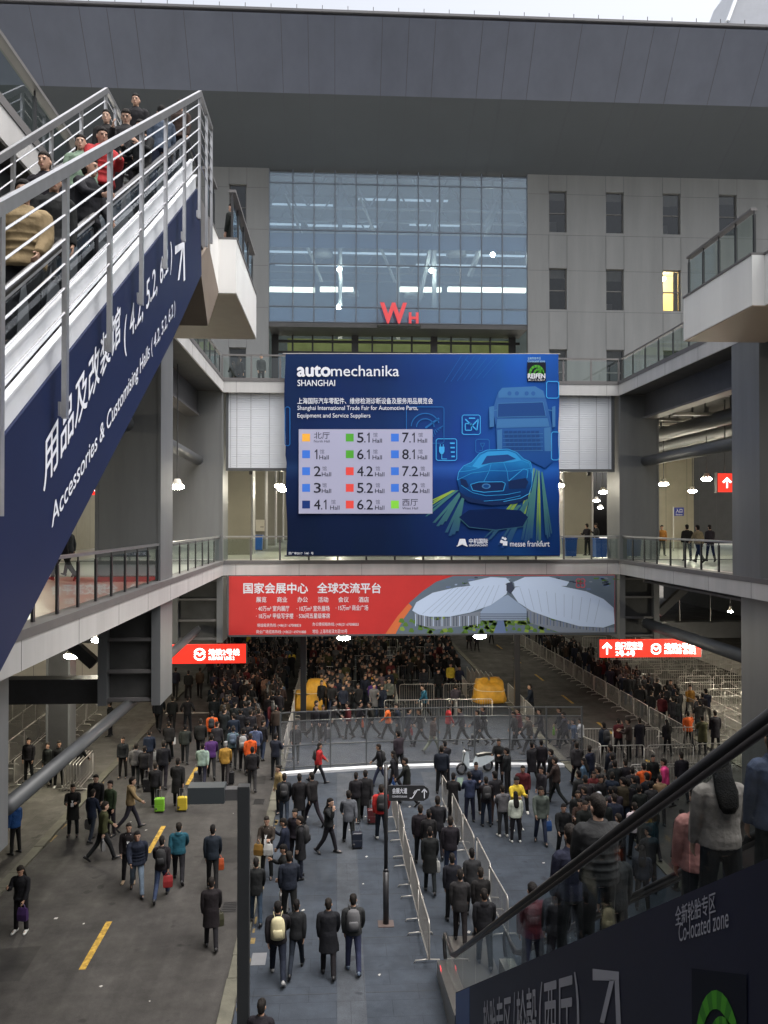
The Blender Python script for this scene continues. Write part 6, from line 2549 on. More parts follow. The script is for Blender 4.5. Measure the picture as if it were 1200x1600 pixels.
    for zz, rx, ryf, ryb in ((-0.1, .045, -.03, .072), (-0.075, .058, -.025, .094), (-0.04, .067, -.012, .107), (-0.01, .0725, -.002, .115), (0.02, .0765, .015, .117), (0.045, .078, .045, .118), (0.066, .078, .086, .114), (0.09, .0745, .0895, .103), (0.113, .062, .072, .082), (0.134, .04, .046, .052), (0.144, .014, .018, .02)):
        rings.append([hp(rx * math.cos(q) * (1 + .035 * math.sin(k * 5.1 + zz * 60)), (ryf if math.sin(q) > 0 else ryb) * math.sin(q) * (1 + .04 * math.sin(k * 3.7 + zz * 60)), zz + .007 * math.sin(k * 4.3 + zz * 25) * (1 if -.09 < zz < .1 else 0)) for k, q in enumerate([2 * math.pi * k / 20 for k in range(20)])])
    T.loft(rings)
    if hair == 'long':
        T.loft([ell(hp(0, -.045, .02), HM @ X, HM @ Vector((0, 1, 0)), .084, .07, 14), ell(hp(0, -.06, -.09), HM @ X, HM @ Vector((0, 1, 0)), .088, .055, 14),
                ell(sp(.48, -.115), X, fw, .105, .04, 14), ell(sp(.36, -.15), X, fw, .09, .03, 14), ell(sp(.3, -.15), X, fw, .05, .018, 14)])
    if hair == 'bun':
        T.ball(hp(0, -.12, .06), .045, .045, .045)
    if hair == 'cap':
        T.loft([ell(hp(0, -.005, .05), HM @ X, HM @ Vector((0, 1, 0)), .09, .112, 16), ell(hp(0, -.008, .11), HM @ X, HM @ Vector((0, 1, 0)), .08, .098, 16), ell(hp(0, -.008, .145), HM @ X, HM @ Vector((0, 1, 0)), .03, .04, 16)])
    kids.append(bpy.data.objects.new('hair', T.mesh('hair', [HAIR], smooth=True)))
    # --- eyes, brows and lips
    T = MB()
    for s in (-1, 1):
        T.ball(hp(s * .03, .0855, .008), .013, .006, .006, 8, 5)
        T.bar(hp(s * .014, .0965, .029), hp(s * .047, .083, .031), .008, .007)
    T.ball(hp(0, .0945, -.064), .023, .007, .0065, 8, 5, 1)
    kids.append(bpy.data.objects.new('face_features', T.mesh('face_features', FACEM, smooth=True)))
    for k in kids:
        COL.objects.link(k)
        k.parent = body
    body['hand_r'] = list(arms['r'][2] + arms['r'][3] * .08)
    body['hand_l'] = list(arms['l'][2] + arms['l'][3] * .08)
    body['back'] = list(sp(.3, -.15))
    tag(body, 'person', 'person')
    return body


POSES = {
    'walk_a': dict(lean=5, hl=24, kl=6, hr=-16, kr=28, sl=-20, el=14, sr=20, er=24),
    'walk_b': dict(lean=5, hr=24, kr=6, hl=-16, kl=28, sr=-20, er=14, sl=20, el=24),
    'stroll': dict(lean=4, hl=12, kl=4, hr=-9, kr=16, sl=-8, el=14, sr=10, er=18, hp=-10),
    'stand': dict(lean=1, hl=1, kl=2, hr=-1, kr=1, sl=4, el=10, sr=2, er=12, sp=5),
    'phone': dict(lean=3, hl=0, kl=2, hr=2, kr=4, sl=8, el=20, sr=28, er=95, hp=-24, sp=4),
    'call': dict(lean=4, hl=16, kl=5, hr=-12, kr=22, sl=-10, el=20, sr=40, er=130, ar=22, hy=-8),
    'hold': dict(lean=2, hl=2, kl=3, hr=-1, kr=2, sl=22, el=80, sr=22, er=78, hp=-12, sp=4),
    'pull': dict(lean=7, hl=20, kl=5, hr=-14, kr=24, sl=16, el=20, sr=-30, er=6),
    'point': dict(lean=3, hl=3, kl=3, hr=-2, kr=2, sl=2, el=14, sr=70, er=30, hy=-15, sp=5),
    'hips': dict(lean=0, hl=0, kl=0, hr=0, kr=0, sl=-20, el=70, al=30, sr=-20, er=70, ar=30, sp=6),
    'chat': dict(lean=2, hl=4, kl=10, hr=-2, kr=2, sl=12, el=60, sr=4, er=16, hy=38, sp=4, al=14),
    'look': dict(lean=3, hl=8, kl=3, hr=-6, kr=10, sl=6, el=26, sr=-4, er=20, hy=-42, hp=-4),
    'ride': dict(lean=3, hl=2, kl=3, hr=6, kr=8, sl=10, el=25, sr=35, er=40, ar=14, hp=-6, hy=15),
}
PR = {}


def proto(pose, style, hair='short', fine=False):
    k = (pose, style, hair, fine)
    if k not in PR:
        PR[k] = make_person(POSES[pose], style, hair, fine)
    return PR[k]


C = dict(black=(.009, .009, .0105), navy=(.009, .012, .022), charcoal=(.018, .018, .02), grey=(.075, .075, .08), lightgrey=(.2, .2, .2), brown=(.03, .021, .016), olive=(.04, .04, .018),
         tan=(.17, .12, .072), beige=(.2, .18, .14), white=(.45, .45, .43), red=(.27, .018, .02), orange=(.42, .07, .015), yellow=(.45, .34, .03), mustard=(.24, .13, .025), blue=(.015, .06, .2), teal=(.012, .055, .1),
         denim=(.02, .028, .05), paledenim=(.11, .135, .19), maroon=(.065, .011, .013), purple=(.045, .016, .09), pink=(.55, .04, .18), rose=(.25, .12, .135), green=(.1, .36, .04), lime=(.16, .38, .025), cream=(.4, .36, .22), sage=(.15, .21, .17), darkgreen=(.025, .035, .02),
         steelblue=(.05, .072, .11))
SK = [(.34, .20, .14), (.31, .18, .12), (.37, .23, .165), (.28, .165, .11)]
NP = [0]


def person(loc, face, pose='walk_a', style='jacket', top='black', legs='black', label=None, group=None, hair='short', fine=False, shoes='black', haircol=None, scale=None, tilt=0):
    """face: heading in degrees, 0 = walking away from the camera, 180 = towards it, 90 = to the left."""
    pr = proto(pose, style, hair, fine)
    NP[0] += 1
    j = lambda c: tuple(max(0.004, x * random.uniform(.85, 1.15)) for x in c)
    sk = random.choice(SK)
    hc = haircol or random.choice([(.008, .007, .007), (.012, .01, .009), (.016, .013, .011)])
    cols = dict(jacket=j(C[top]), coat=j(C[top]), trousers=j(C[legs]), shoes=C[shoes], hair=hc)
    s = scale or random.uniform(.94, 1.05) * (0.95 if hair in ('long', 'bun') else 1)
    o = place(pr, loc, R(face), label, group, color=sk, colors=cols, scale=s)
    bw = random.uniform(.92, 1.1)
    o.scale = (s * bw, s * random.uniform(.96, 1.08), s)
    return o


def at_foot(u, v, z=0.0):
    return G(u, v, z)


# ---------------------------------------------------------------- things carried
def make_backpack():
    t = thing('backpack', 'backpack', 'backpack')
    m = mat('bag_fabric', (0.03, 0.03, 0.03), 0.8, objcol=True, var=0.15, vscale=8, bump=0.2)
    b = MB()
    b.loft([ell(Vector((0, 0, z)), Vector((1, 0, 0)), Vector((0, 1, 0)), rx, ry, 14) for z, rx, ry in ((-.23, .1, .05), (-.2, .145, .085), (-.05, .15, .1), (.1, .145, .095), (.19, .12, .075), (.23, .07, .04))])
    b.build('bag', m, t, smooth=True)
    b = MB()
    b.loft([ell(Vector((0, -.085, z)), Vector((1, 0, 0)), Vector((0, 1, 0)), rx, ry, 12) for z, rx, ry in ((-.17, .08, .03), (-.14, .11, .05), (-.02, .105, .045), (.01, .08, .025))])
    b.build('pocket', m, t, smooth=True)
    for s in (-1, 1):
        b = MB()
        b.tube([(s * .06, .03, .2), (s * .085, .12, .26), (s * .095, .22, .24), (s * .1, .27, .12), (s * .11, .22, -.05), (s * .12, .06, -.15)], [(.022, .008)] * 6, 8, ref=(1, 0, 0))
        b.build('strap', m, t, smooth=True)
    return t


def make_tote():
    t = thing('carrier_bag', 'carrier bag', 'bag')
    m = mat('bag_plastic', (0.5, 0.5, 0.5), 0.5, objcol=True, var=0.12, vscale=7, bump=0.4, bscale=8)
    b = MB()
    b.loft([[Vector((sx * w / 2, sy * d / 2, z)) for sx, sy in ((-1, -1), (0, -1.15), (1, -1), (1, 1), (0, 1.15), (-1, 1))] for z, w, d in ((-.5, .24, .1), (-.47, .3, .12), (-.3, .31, .13), (-.15, .28, .07), (-.12, .26, .04))])
    b.build('bag', m, t)
    for s in (-1, 1):
        b = MB()
        b.tube([(-.08, s * .02, -.125), (-.05, s * .012, -.04), (0, 0, 0.0), (.05, s * .012, -.04), (.08, s * .02, -.125)], .008, 6, ref=(0, 1, 0))
        b.build('handle', m, t)
    return t


def make_brief():
    t = thing('handbag', 'handbag', 'bag')
    m = mat('bag_leather', (0.03, 0.03, 0.03), 0.45, objcol=True, var=0.1)
    b = MB()
    b.loft([[Vector((sx * d / 2, sy * w / 2, z)) for sx, sy in ((-1, -1), (1, -1), (1.1, 0), (1, 1), (-1, 1), (-1.1, 0))] for z, w, d in ((-.42, .34, .09), (-.4, .38, .11), (-.25, .38, .11), (-.14, .35, .05))])
    b.build('bag', m, t)
    b = MB()
    b.tube([(0, -.09, -.145), (0, -.07, -.03), (0, 0, 0.0), (0, .07, -.03), (0, .09, -.145)], .01, 6, ref=(1, 0, 0))
    b.build('handle', m, t)
    return t


def make_case():
    t = thing('suitcase', 'suitcase', 'suitcase')
    m = mat('case_shell', (0.03, 0.03, 0.03), 0.4, objcol=True)
    b = MB()
    for x in (-.2, .2):
        pass
    rr = lambda z, w, d: [Vector((x, y, z)) for x, y in ((-w, -d + .03), (-w + .03, -d), (w - .03, -d), (w, -d + .03), (w, d - .03), (w - .03, d), (-w + .03, d), (-w, d - .03))]
    b.loft([rr(.06, .17, .1), rr(.09, .2, .125), rr(.33, .2, .125), rr(.335, .193, .118), rr(.35, .193, .118), rr(.355, .2, .125), rr(.58, .2, .125), rr(.61, .17, .1)])
    b.build('shell', m, t)
    b = MB()
    b.tube([(-.1, .1, .6), (-.1, .1, 1.0), (.1, .1, 1.0), (.1, .1, .6)], .011, 6, ref=(0, 1, 0))
    b.build('handle', STEEL, t)
    for x in (-.16, .16):
        b = MB()
        b.tube([(x - .018, .08, .035), (x + .018, .08, .035)], .035, 10)
        b.build('wheel', RUBBER, t)
    return t


def leaflet(o, col, label, side='r'):
    p = o.matrix_basis @ Vector(o['hand_' + side])
    b = MB()
    n = Vector((-math.sin(o.rotation_euler.z), math.cos(o.rotation_euler.z), 0))
    s = Vector((n.y, -n.x, 0))
    c = p + n * .05
    up_ = (Vector((0, 0, 1)) + n * .5).normalized()
    b.prism([c - s * .105 - up_ * .05, c + s * .105 - up_ * .05, c + s * .1 + up_ * .24, c - s * .11 + up_ * .23], n * .004)
    tag(b.build('leaflet', mat('paper_' + col, C[col], .8)), label, 'leaflet')


def lanyard(o):
    b = MB()
    for sx in (-1, 1):
        b.bar((sx * .07, .095, 1.44), (0, .168, 1.16), .02, .006, up=(0, 1, .3))
    b.box(-.045, .045, .165, .172, 1.03, 1.15)
    me = b.mesh('lanyard', [mat('lanyard_white', (.6, .6, .6), .6)])
    q = bpy.data.objects.new('lanyard', me)
    COL.objects.link(q)
    q.parent = o


BPK, TOTE, BRIEF, CASE = make_backpack(), make_tote(), make_brief(), make_case()


def wear(o, col, label, group=None):
    s = o.scale[0]
    p = o.matrix_basis @ Vector(o['back'])
    return place(BPK, p, o.rotation_euler.z, label, group, colors={k: C[col] for k in ('bag', 'pocket', 'strap')}, scale=s)


def carry(o, col, label, side='r', kind=None, group=None):
    p = o.matrix_basis @ Vector(o['hand_' + side])
    return place(kind or TOTE, p, o.rotation_euler.z + random.uniform(-.3, .3), label, group, colors={k: tuple(.7 * q for q in C[col]) for k in ('bag', 'handle')}, scale=.84)


def trolley(o, col, label, side='r', back=.35, group=None):
    h = o.matrix_basis @ Vector(o['hand_' + side])
    d = Vector((math.sin(o.rotation_euler.z), -math.cos(o.rotation_euler.z), 0))
    p = Vector((h.x, h.y, o.location.z)) + d * back * .5
    c = place(CASE, p, o.rotation_euler.z + math.pi, label, group, colors={'shell': C[col]}, scale=.84)
    return c
# ================================================================ everybody in the picture
def put(u, v, face, pose, style, top, legs, label, z=0.0, **k):
    p = G(u, v, z)
    return person((p.x, p.y, z - (0.02 if (KL < p.x < KR or KL2 < p.x < KR2) and z == 0 else 0)), face, pose, style, top, legs, label, **k)


# ---- left road, foreground
o = put(33, 1455, 172, 'phone', 'jacket', 'black', 'black', 'woman in black with white shoes standing alone on the left road, hand at her mouth', hair='long', shoes='white')
carry(o, 'purple', 'blue and purple bag held by the woman with white shoes', 'l')
o = put(330, 1482, 8, 'stroll', 'coat', 'black', 'black', 'man in long black coat walking alone beside the lamp post with a handbag')
carry(o, 'olive', 'dark handbag in the hand of the man in the long black coat')
o = put(332, 1392, 5, 'stroll', 'jacket', 'navy', 'black', 'man in navy jacket with an orange bag, just ahead of the long black coat')
carry(o, 'orange', 'orange bag at the side of the man in navy jacket')
o = put(279, 1377, 6, 'walk_a', 'hoodie', 'teal', 'black', 'man in teal blue hooded jacket walking away on the left road')
o = put(252, 1404, 2, 'walk_b', 'jacket', 'black', 'denim', 'man in black with black backpack and jeans walking away on the left road')
wear(o, 'black', 'black backpack on the man in jeans on the left road')
carry(o, 'red', 'small red bag carried by the man with the black backpack')
o = put(214, 1396, 195, 'walk_a', 'puffer', 'navy', 'paledenim', 'man in dark puffer jacket and pale jeans walking towards the camera')
o = put(201, 1378, 185, 'stand', 'jacket', 'black', 'black', 'man in black standing close behind the pale jeans, white badge on his chest', shoes='tan')
lanyard(o)
o = put(160, 1344, -60, 'walk_b', 'sweater', 'olive', 'black', 'man in olive sweater striding to the right with a plastic bag')
carry(o, 'lightgrey', 'pale plastic bag carried by the man in olive sweater')
o = put(143, 1314, -25, 'stroll', 'suit', 'navy', 'navy', 'man in navy suit talking in the group at the left kerb')
carry(o, 'lightgrey', 'pale shopping bag in the middle of the group at the left kerb', 'l')
o = put(114, 1305, 188, 'hold', 'coat', 'black', 'black', 'man in black coat with white lanyard facing the camera at the left kerb')
lanyard(o)
put(173, 1304, 150, 'stand', 'sweater', 'darkgreen', 'black', 'man in dark green sweater standing in the group at the left kerb')
put(150, 1291, 175, 'stand', 'jacket', 'black', 'black', 'dark haired man in black at the back of the group at the left kerb')
put(203, 1296, -75, 'walk_a', 'hoodie', 'tan', 'charcoal', 'man in tan hooded jacket striding to the right of the kerb group')
put(24, 1334, 60, 'stand', 'hoodie', 'blue', 'black', 'person in bright blue jacket half hidden by the column at the left edge')
o = put(242, 1264, 4, 'pull', 'jacket', 'black', 'black', 'person in black pulling a green suitcase up the left road')
trolley(o, 'lime', 'bright green suitcase pulled up the left road')
o = put(277, 1262, 2, 'pull', 'coat', 'black', 'black', 'person in long black coat pulling a yellow suitcase up the left road')
trolley(o, 'yellow', 'yellow suitcase pulled up the left road')
put(192, 1215, 178, 'stand', 'sweater', 'black', 'black', 'man in black facing the camera beside the barrier stack at the left kerb')
put(212, 1228, 0, 'stroll', 'hoodie', 'grey', 'charcoal', 'man in grey hooded jacket walking away beside the left kerb')
o = put(233, 1206, 4, 'stroll', 'jacket', 'navy', 'black', 'man in navy jacket with white bag walking away beside the left kerb')
carry(o, 'white', 'white bag of the man in navy jacket at the left kerb')
o = put(225, 1232, 0, 'pull', 'jacket', 'black', 'black', 'man in black pulling a small dark case beside the left kerb')
trolley(o, 'black', 'small dark case beside the left kerb')
o = put(316, 1228, 2, 'pull', 'hoodie', 'lightgrey', 'navy', 'person in light grey hooded top walking away with a silver handled case')
trolley(o, 'grey', 'pale case with silver handle behind the lamp arm', 'l')
o = put(352, 1226, 0, 'stroll', 'jacket', 'mustard', 'charcoal', 'man in mustard jacket and grey hat walking away above the lamp arm', hair='cap', haircol=(.2, .2, .2))
trolley(o, 'black', 'black trolley beside the man in mustard jacket')
o = put(331, 1172, 0, 'stroll', 'puffer', 'orange', 'black', 'person in bright orange jacket with black backpack in the left street crowd')
wear(o, 'black', 'black backpack on the bright orange jacket')
o = put(391, 1213, 5, 'stroll', 'hoodie', 'orange', 'black', 'person in orange top with dark straps in the left street crowd')
put(394, 1236, 2, 'stroll', 'jacket', 'black', 'charcoal', 'large man in black jacket walking away at the front of the left street crowd')
put(430, 1218, -20, 'hold', 'jacket', 'navy', 'black', 'man in navy looking down beside the corner of the mesh fence')
o = put(364, 1200, 0, 'stroll', 'jacket', 'steelblue', 'black', 'person with light blue backpack in the left street crowd')
wear(o, 'steelblue', 'light blue backpack in the left street crowd')
o = put(380, 1206, 0, 'stroll', 'jacket', 'charcoal', 'black', 'person with grey backpack in the left street crowd')
wear(o, 'lightgrey', 'grey backpack in the left street crowd')
put(330, 1216, 8, 'walk_a', 'jacket', 'purple', 'black', 'person in purple blue jacket behind the light grey top')
put(255, 1232, 0, 'stroll', 'jacket', 'black', 'black', 'bulky man in black walking away left of the suitcases')
put(274, 1092, 0, 'stroll', 'jacket', 'navy', 'black', 'man in dark blue walking near the left sign, the left one of the three apart')
put(294, 1092, 0, 'stand', 'jacket', 'black', 'black', 'man in black walking near the left sign, the middle one of the three apart')
put(312, 1090, 0, 'stroll', 'jacket', 'brown', 'black', 'man with a red bag near the left sign, the right one of the three apart')
put(248, 1142, 0, 'walk_a', 'jacket', 'black', 'black', 'man in black walking apart on the kerb side of the left road')
o = put(269, 1142, 0, 'stroll', 'jacket', 'black', 'black', 'man in black with a shoulder bag walking left of the orange jacket')
carry(o, 'black', 'dark shoulder bag left of the orange jacket', 'l', BRIEF)
put(293, 1145, 0, 'hips', 'jacket', 'black', 'black', 'man in black with raised elbow walking ahead on the left road')
o = put(263, 1188, 0, 'walk_b', 'jacket', 'black', 'black', 'man in black with a white paper walking behind the shoulder bag')
leaflet(o, 'white', 'white paper in the hand of the man in black on the left road')
put(289, 1193, 0, 'stroll', 'jacket', 'charcoal', 'black', 'man in charcoal with light collar walking on the left road')
put(313, 1188, 0, 'stroll', 'jacket', 'black', 'black', 'broad man in black walking left of the purple jacket')
put(45, 1222, 170, 'stand', 'jacket', 'black', 'black', 'dim figure in the dark left hall beneath the thick pipe, first from left')
put(75, 1226, 160, 'stand', 'jacket', 'charcoal', 'black', 'dim figure in the dark left hall beneath the thick pipe, second from left')
put(92, 1230, 190, 'stand', 'jacket', 'black', 'black', 'dim figure with white shoes in the dark left hall', shoes='white')
put(122, 1226, -30, 'walk_a', 'suit', 'black', 'black', 'man in dark suit and white shirt stepping over the kerb behind the thick pipe')
put(172, 1150, 90, 'stand', 'jacket', 'black', 'black', 'dark figure at the far end of the barrier stack')
# ---- by the lamp post and along the kerb
o = put(400, 1444, 5, 'stroll', 'suit', 'black', 'denim', 'man in black jacket and blue jeans walking away right beside the lamp post')
o = put(417, 1372, 172, 'hold', 'sweater', 'brown', 'black', 'man with white lanyard holding a mustard folder at the kerb')
lanyard(o)
carry(o, 'mustard', 'mustard folder bag held at the chest by the man with white lanyard', 'r')
carry(o, 'white', 'white plastic bag at the side of the man with white lanyard', 'l')
put(446, 1372, 80, 'phone', 'suit', 'navy', 'black', 'man in navy suit facing left in the kerb group')
o = put(470, 1372, 95, 'stand', 'coat', 'black', 'navy', 'tall man in black coat with backpack in the kerb group')
wear(o, 'black', 'black backpack on the tall man in the kerb group')
put(461, 1352, 160, 'stand', 'jacket', 'black', 'black', 'woman with hair tied back behind the tall man in the kerb group', hair='bun')
o = put(446, 1420, 100, 'phone', 'jacket', 'black', 'black', 'person in black bending over a silver trolley in front of the kerb group')
c = trolley(o, 'lightgrey', 'silver flat trolley by the kerb group', 'l')
put(452, 1444, 10, 'stroll', 'jacket', 'navy', 'black', 'person in dark blue right behind the cream backpack and its friend')
o = put(444, 1292, 0, 'stroll', 'jacket', 'black', 'denim', 'man in black with dark backpack and blue jeans in the upper kerb group')
wear(o, 'charcoal', 'dark backpack of the man in jeans in the upper kerb group')
put(468, 1292, 10, 'stand', 'coat', 'black', 'black', 'stout person in long black coat in the upper kerb group')
put(489, 1290, 40, 'walk_a', 'jacket', 'black', 'black', 'man in dark leather jacket in profile right of the upper kerb group')
put(436, 1270, 120, 'stand', 'jacket', 'tan', 'black', 'woman in beige jacket looking left in the upper kerb group', hair='bun')
o = put(513, 1334, -110, 'call', 'jacket', 'black', 'black', 'long haired woman in black walking alone with phone at her ear', hair='long')
o = put(434, 1530, 3, 'walk_a', 'jacket', 'black', 'navy', 'person in black with a cream backpack walking away in the foreground', shoes='lightgrey')
wear(o, 'cream', 'cream coloured backpack in the foreground')
put(463, 1520, -4, 'walk_b', 'jacket', 'black', 'navy', 'person in black hood walking close beside the cream backpack')
o = put(513, 1526, 0, 'stroll', 'coat', 'black', 'black', 'man in black coat walking away with a bag, in the foreground pair')
carry(o, 'black', 'black briefcase of the man in black coat in the foreground', 'r', BRIEF)
o = put(552, 1520, 0, 'stroll', 'jacket', 'charcoal', 'denim', 'man in dark leather jacket and jeans with shoulder bag, in the foreground pair', shoes='steelblue')
wear(o, 'grey', 'grey sling bag on the man in leather jacket in the foreground')
o = put(545, 1320, 5, 'pull', 'suit', 'grey', 'black', 'man in grey wool jacket pulling a trolley away on the light paving band')
trolley(o, 'navy', 'dark blue trolley of the man in grey wool jacket')
o = put(596, 1314, 2, 'stroll', 'hoodie', 'red', 'navy', 'man in bright red jacket with black backpack beside the sign pole', shoes='white')
wear(o, 'black', 'black backpack on the bright red jacket beside the sign pole')
o = put(556, 1284, -5, 'stroll', 'jacket', 'black', 'black', 'man in black looking at a bright phone, left one of the dark coat pair')
o = put(571, 1282, 0, 'pull', 'coat', 'black', 'black', 'person in long black coat pulling a brown case, right one of the dark coat pair')
trolley(o, 'maroon', 'dark brown case of the dark coat pair')
o = put(594, 1228, 85, 'walk_a', 'jacket', 'black', 'denim', 'man in black walking left before the mesh fence with a backpack')
wear(o, 'black', 'black backpack on the man walking left before the mesh fence')
o = put(497, 1224, -85, 'walk_b', 'puffer', 'red', 'black', 'long haired woman in red jacket walking at the mesh fence', hair='long')
wear(o, 'black', 'black backpack of the woman in red jacket at the mesh fence')
o = put(617, 1242, 60, 'walk_a', 'coat', 'black', 'black', 'long haired woman in black carrying a bright blue bag behind the arrow plate', hair='long')
carry(o, 'blue', 'bright blue bag carried behind the arrow plate', 'l')
put(636, 1258, 70, 'walk_b', 'suit', 'black', 'black', 'man in black suit striding left behind the arrow plate')
put(624, 1212, 40, 'stroll', 'jacket', 'charcoal', 'black', 'person in dark grey just behind the woman with the blue bag')
p = P(407, 1549, 15.0)
person((p.x, 15.0, 0), -12, 'stroll', 'jacket', 'black', 'black', 'man in black jacket cut by the bottom edge beside the lamp post', scale=1.0)
p = P(97, 1583, 14.3)
person((p.x, 14.3, -.02), 5, 'stroll', 'jacket', 'black', 'black', 'man of whom only the dark hair shows at the bottom left edge', scale=1.0)

# ---- queue lane to the lower escalator
for i, (u, v, st, tp, lg, lb) in enumerate((
        (672, 1396, 'coat', 'black', 'black', 'man in long black coat with white bags in the queue lane'),
        (704, 1378, 'jacket', 'black', 'denim', 'man in black leather jacket and jeans in the queue lane'),
        (657, 1352, 'jacket', 'black', 'black', 'broad man in black at the rear left of the queue lane'),
        (670, 1358, 'suit', 'black', 'black', 'man in dark suit between the two lines of the queue lane'),
        (684, 1340, 'suit', 'black', 'black', 'last man in dark suit entering the queue lane'))):
    o = put(u, v, 180 if False else 176 * 0 + (-3), 'stroll' if i != 3 else 'stand', st, tp, lg, lb)
    if i == 0:
        carry(o, 'white', 'white carrier bag in the queue lane')
for u, hv, Y, st, tp, lb, fc in ((707, 1373, 21.3, 'jacket', 'black', 'man in black stepping on before the grey suit at the escalator foot', 0), (719, 1381, 20.3, 'suit', 'charcoal', 'man in charcoal suit at the escalator foot turning his head right', -10),
                                 (738, 1357, 21.6, 'jacket', 'charcoal', 'man in dark leather jacket with bare neck at the escalator foot', 0), (757, 1393, 19.2, 'hoodie', 'black', 'man in black hooded top with small backpack at the escalator foot', -5),
                                 (752, 1390, 20.4, 'jacket', 'black', 'man in black partly hidden at the escalator foot, nearest the handrail', 5)):
    p = P(u, hv, Y)
    person((p.x, Y, 0), fc, 'stroll', st, tp, 'black', lb, scale=1.0)

# ---- group in the centre right
for u, v, fc, ps, st, tp, lg, lb, hr in (
        (708, 1287, -20, 'hold', 'coat', 'black', 'charcoal', 'big man in black coat reading a green leaflet at the queue lane end', 'short'),
        (734, 1284, 5, 'hold', 'hoodie', 'denim', 'navy', 'man in blue denim hooded jacket at the queue lane end', 'short'),
        (696, 1226, 10, 'phone', 'jacket', 'black', 'black', 'man in black looking at his phone left of the scooter', 'short'),
        (690, 1240, -10, 'stand', 'jacket', 'navy', 'black', 'man in dark blue just behind the phone reader left of the scooter', 'short'),
        (760, 1291, 0, 'hold', 'jacket', 'black', 'navy', 'person with dark backpack in the reading group', 'short'),
        (774, 1287, 20, 'stand', 'suit', 'black', 'brown', 'man in dark jacket leaning into the reading group from the right', 'short'),
        (744, 1270, 170, 'hold', 'jacket', 'navy', 'black', 'man facing the camera in the middle of the reading group', 'short'),
        (786, 1307, 10, 'hold', 'hoodie', 'grey', 'charcoal', 'person in grey hooded top beside the white jacket', 'short'),
        (806, 1316, 0, 'stand', 'jacket', 'white', 'black', 'long haired woman in white jacket seen from behind', 'long'),
        (806, 1296, 200, 'hold', 'jacket', 'yellow', 'black', 'person in yellow and black jacket in front of the white jacket', 'short'),
        (845, 1318, 176, 'stroll', 'suit', 'grey', 'denim', 'man in grey suit jacket and jeans walking towards the camera with a blue bag', 'short'),
        (817, 1270, 170, 'stand', 'jacket', 'maroon', 'black', 'man in maroon jacket behind the yellow jacket', 'short'),
        (847, 1272, 120, 'stand', 'sweater', 'charcoal', 'black', 'man in charcoal top behind the grey suit jacket', 'short'),
        (870, 1257, 60, 'walk_b', 'jacket', 'brown', 'black', 'large man in brown jacket walking left near the white stone edge', 'short'),
        (832, 1227, 20, 'call', 'coat', 'black', 'black', 'tall guard in black standing at the white stone edge, hand at ear', 'short'),
        (846, 1222, -10, 'stand', 'jacket', 'black', 'black', 'second guard in black at the white stone edge', 'short'),
        (862, 1240, 60, 'stand', 'jacket', 'black', 'black', 'man in black beside the two guards at the white stone edge', 'short'),
        (780, 1225, 150, 'hold', 'jacket', 'black', 'black', 'man in black standing close to the scooter', 'short'),
        (793, 1240, 60, 'stand', 'jacket', 'black', 'black', 'man in black at the seat end of the scooter', 'short'),
        (880, 1342, 178, 'stroll', 'jacket', 'black', 'black', 'man in black jacket walking towards the camera at the queue edge', 'short'),
        (902, 1230, 0, 'walk_a', 'hoodie', 'charcoal', 'black', 'man in charcoal hooded jacket walking away past the white stone edge', 'short')):
    o = put(u, v, fc, ps, st, tp, lg, lb, hair=hr, shoes='white' if 'white jacket' in lb or 'yellow' in lb else 'black')
    if 'green leaflet' in lb:
        leaflet(o, 'sage', 'green leaflet read at the queue lane end')
    if 'blue bag' in lb:
        carry(o, 'blue', 'blue bag hanging from the hand of the grey suit jacket', 'l')
    if 'dark backpack' in lb:
        wear(o, 'charcoal', 'dark backpack in the reading group')
    if 'seen from behind' in lb:
        carry(o, 'black', 'black handbag of the woman in white jacket', 'r', BRIEF)
for i, (u, v, fc, tp, lb, hr) in enumerate((
        (903, 1318, 175, 'black', 'man in black with open collar facing the camera in the right crowd', 'short'), (906, 1330, 160, 'brown', 'woman with long dark hair in the right crowd', 'long'),
        (914, 1344, 180, 'black', 'man in black facing the camera behind the long haired woman in the right crowd', 'short'), (938, 1290, 200, 'black', 'man in black next to the white paper in the right crowd', 'short'),
        (928, 1276, 170, 'maroon', 'woman in dark red holding a white paper in the right crowd', 'long'), (937, 1322, 0, 'black', 'person in pale grey knitted hat in the right crowd', 'cap'),
        (945, 1335, 185, 'black', 'young man looking at the camera behind the escalator riders', 'short'), (962, 1320, 0, 'charcoal', 'broad man in black coat seen from behind in the right crowd', 'short'),
        (993, 1345, 0, 'white', 'person with white sleeves seen from behind in the right crowd', 'short'), (978, 1262, 10, 'black', 'person in black with white bag at the lowest barrier row', 'short'),
        (1007, 1270, 0, 'orange', 'person in orange hooded jacket at the lowest barrier row', 'short'), (1040, 1262, 60, 'pink', 'woman in bright pink jacket at the lowest barrier row', 'short'),
        (1020, 1250, 180, 'black', 'person in black facing the camera behind the orange hooded jacket', 'short'), (1032, 1290, 0, 'tan', 'person in tan jacket near the black handrail', 'short'),
        (1066, 1252, 0, 'black', 'man in black between the pink jacket and the handrail', 'short'), (1012, 1290, 20, 'black', 'dark haired person below the orange hooded jacket', 'short'),
        (982, 1300, 0, 'black', 'person in black left of the orange hooded jacket, lower', 'short'))):
    o = put(u, v, fc, ['stand', 'hold', 'stroll'][i % 3], 'hoodie' if 'hood' in lb else 'jacket', tp, 'black', lb, hair=hr, haircol=(.3, .31, .33) if hr == 'cap' else None)
    if 'holding a white paper' in lb:
        leaflet(o, 'white', 'white paper held by the woman in dark red in the right crowd')
    if 'white bag' in lb:
        carry(o, 'white', 'white bag at the lowest barrier row', 'l')
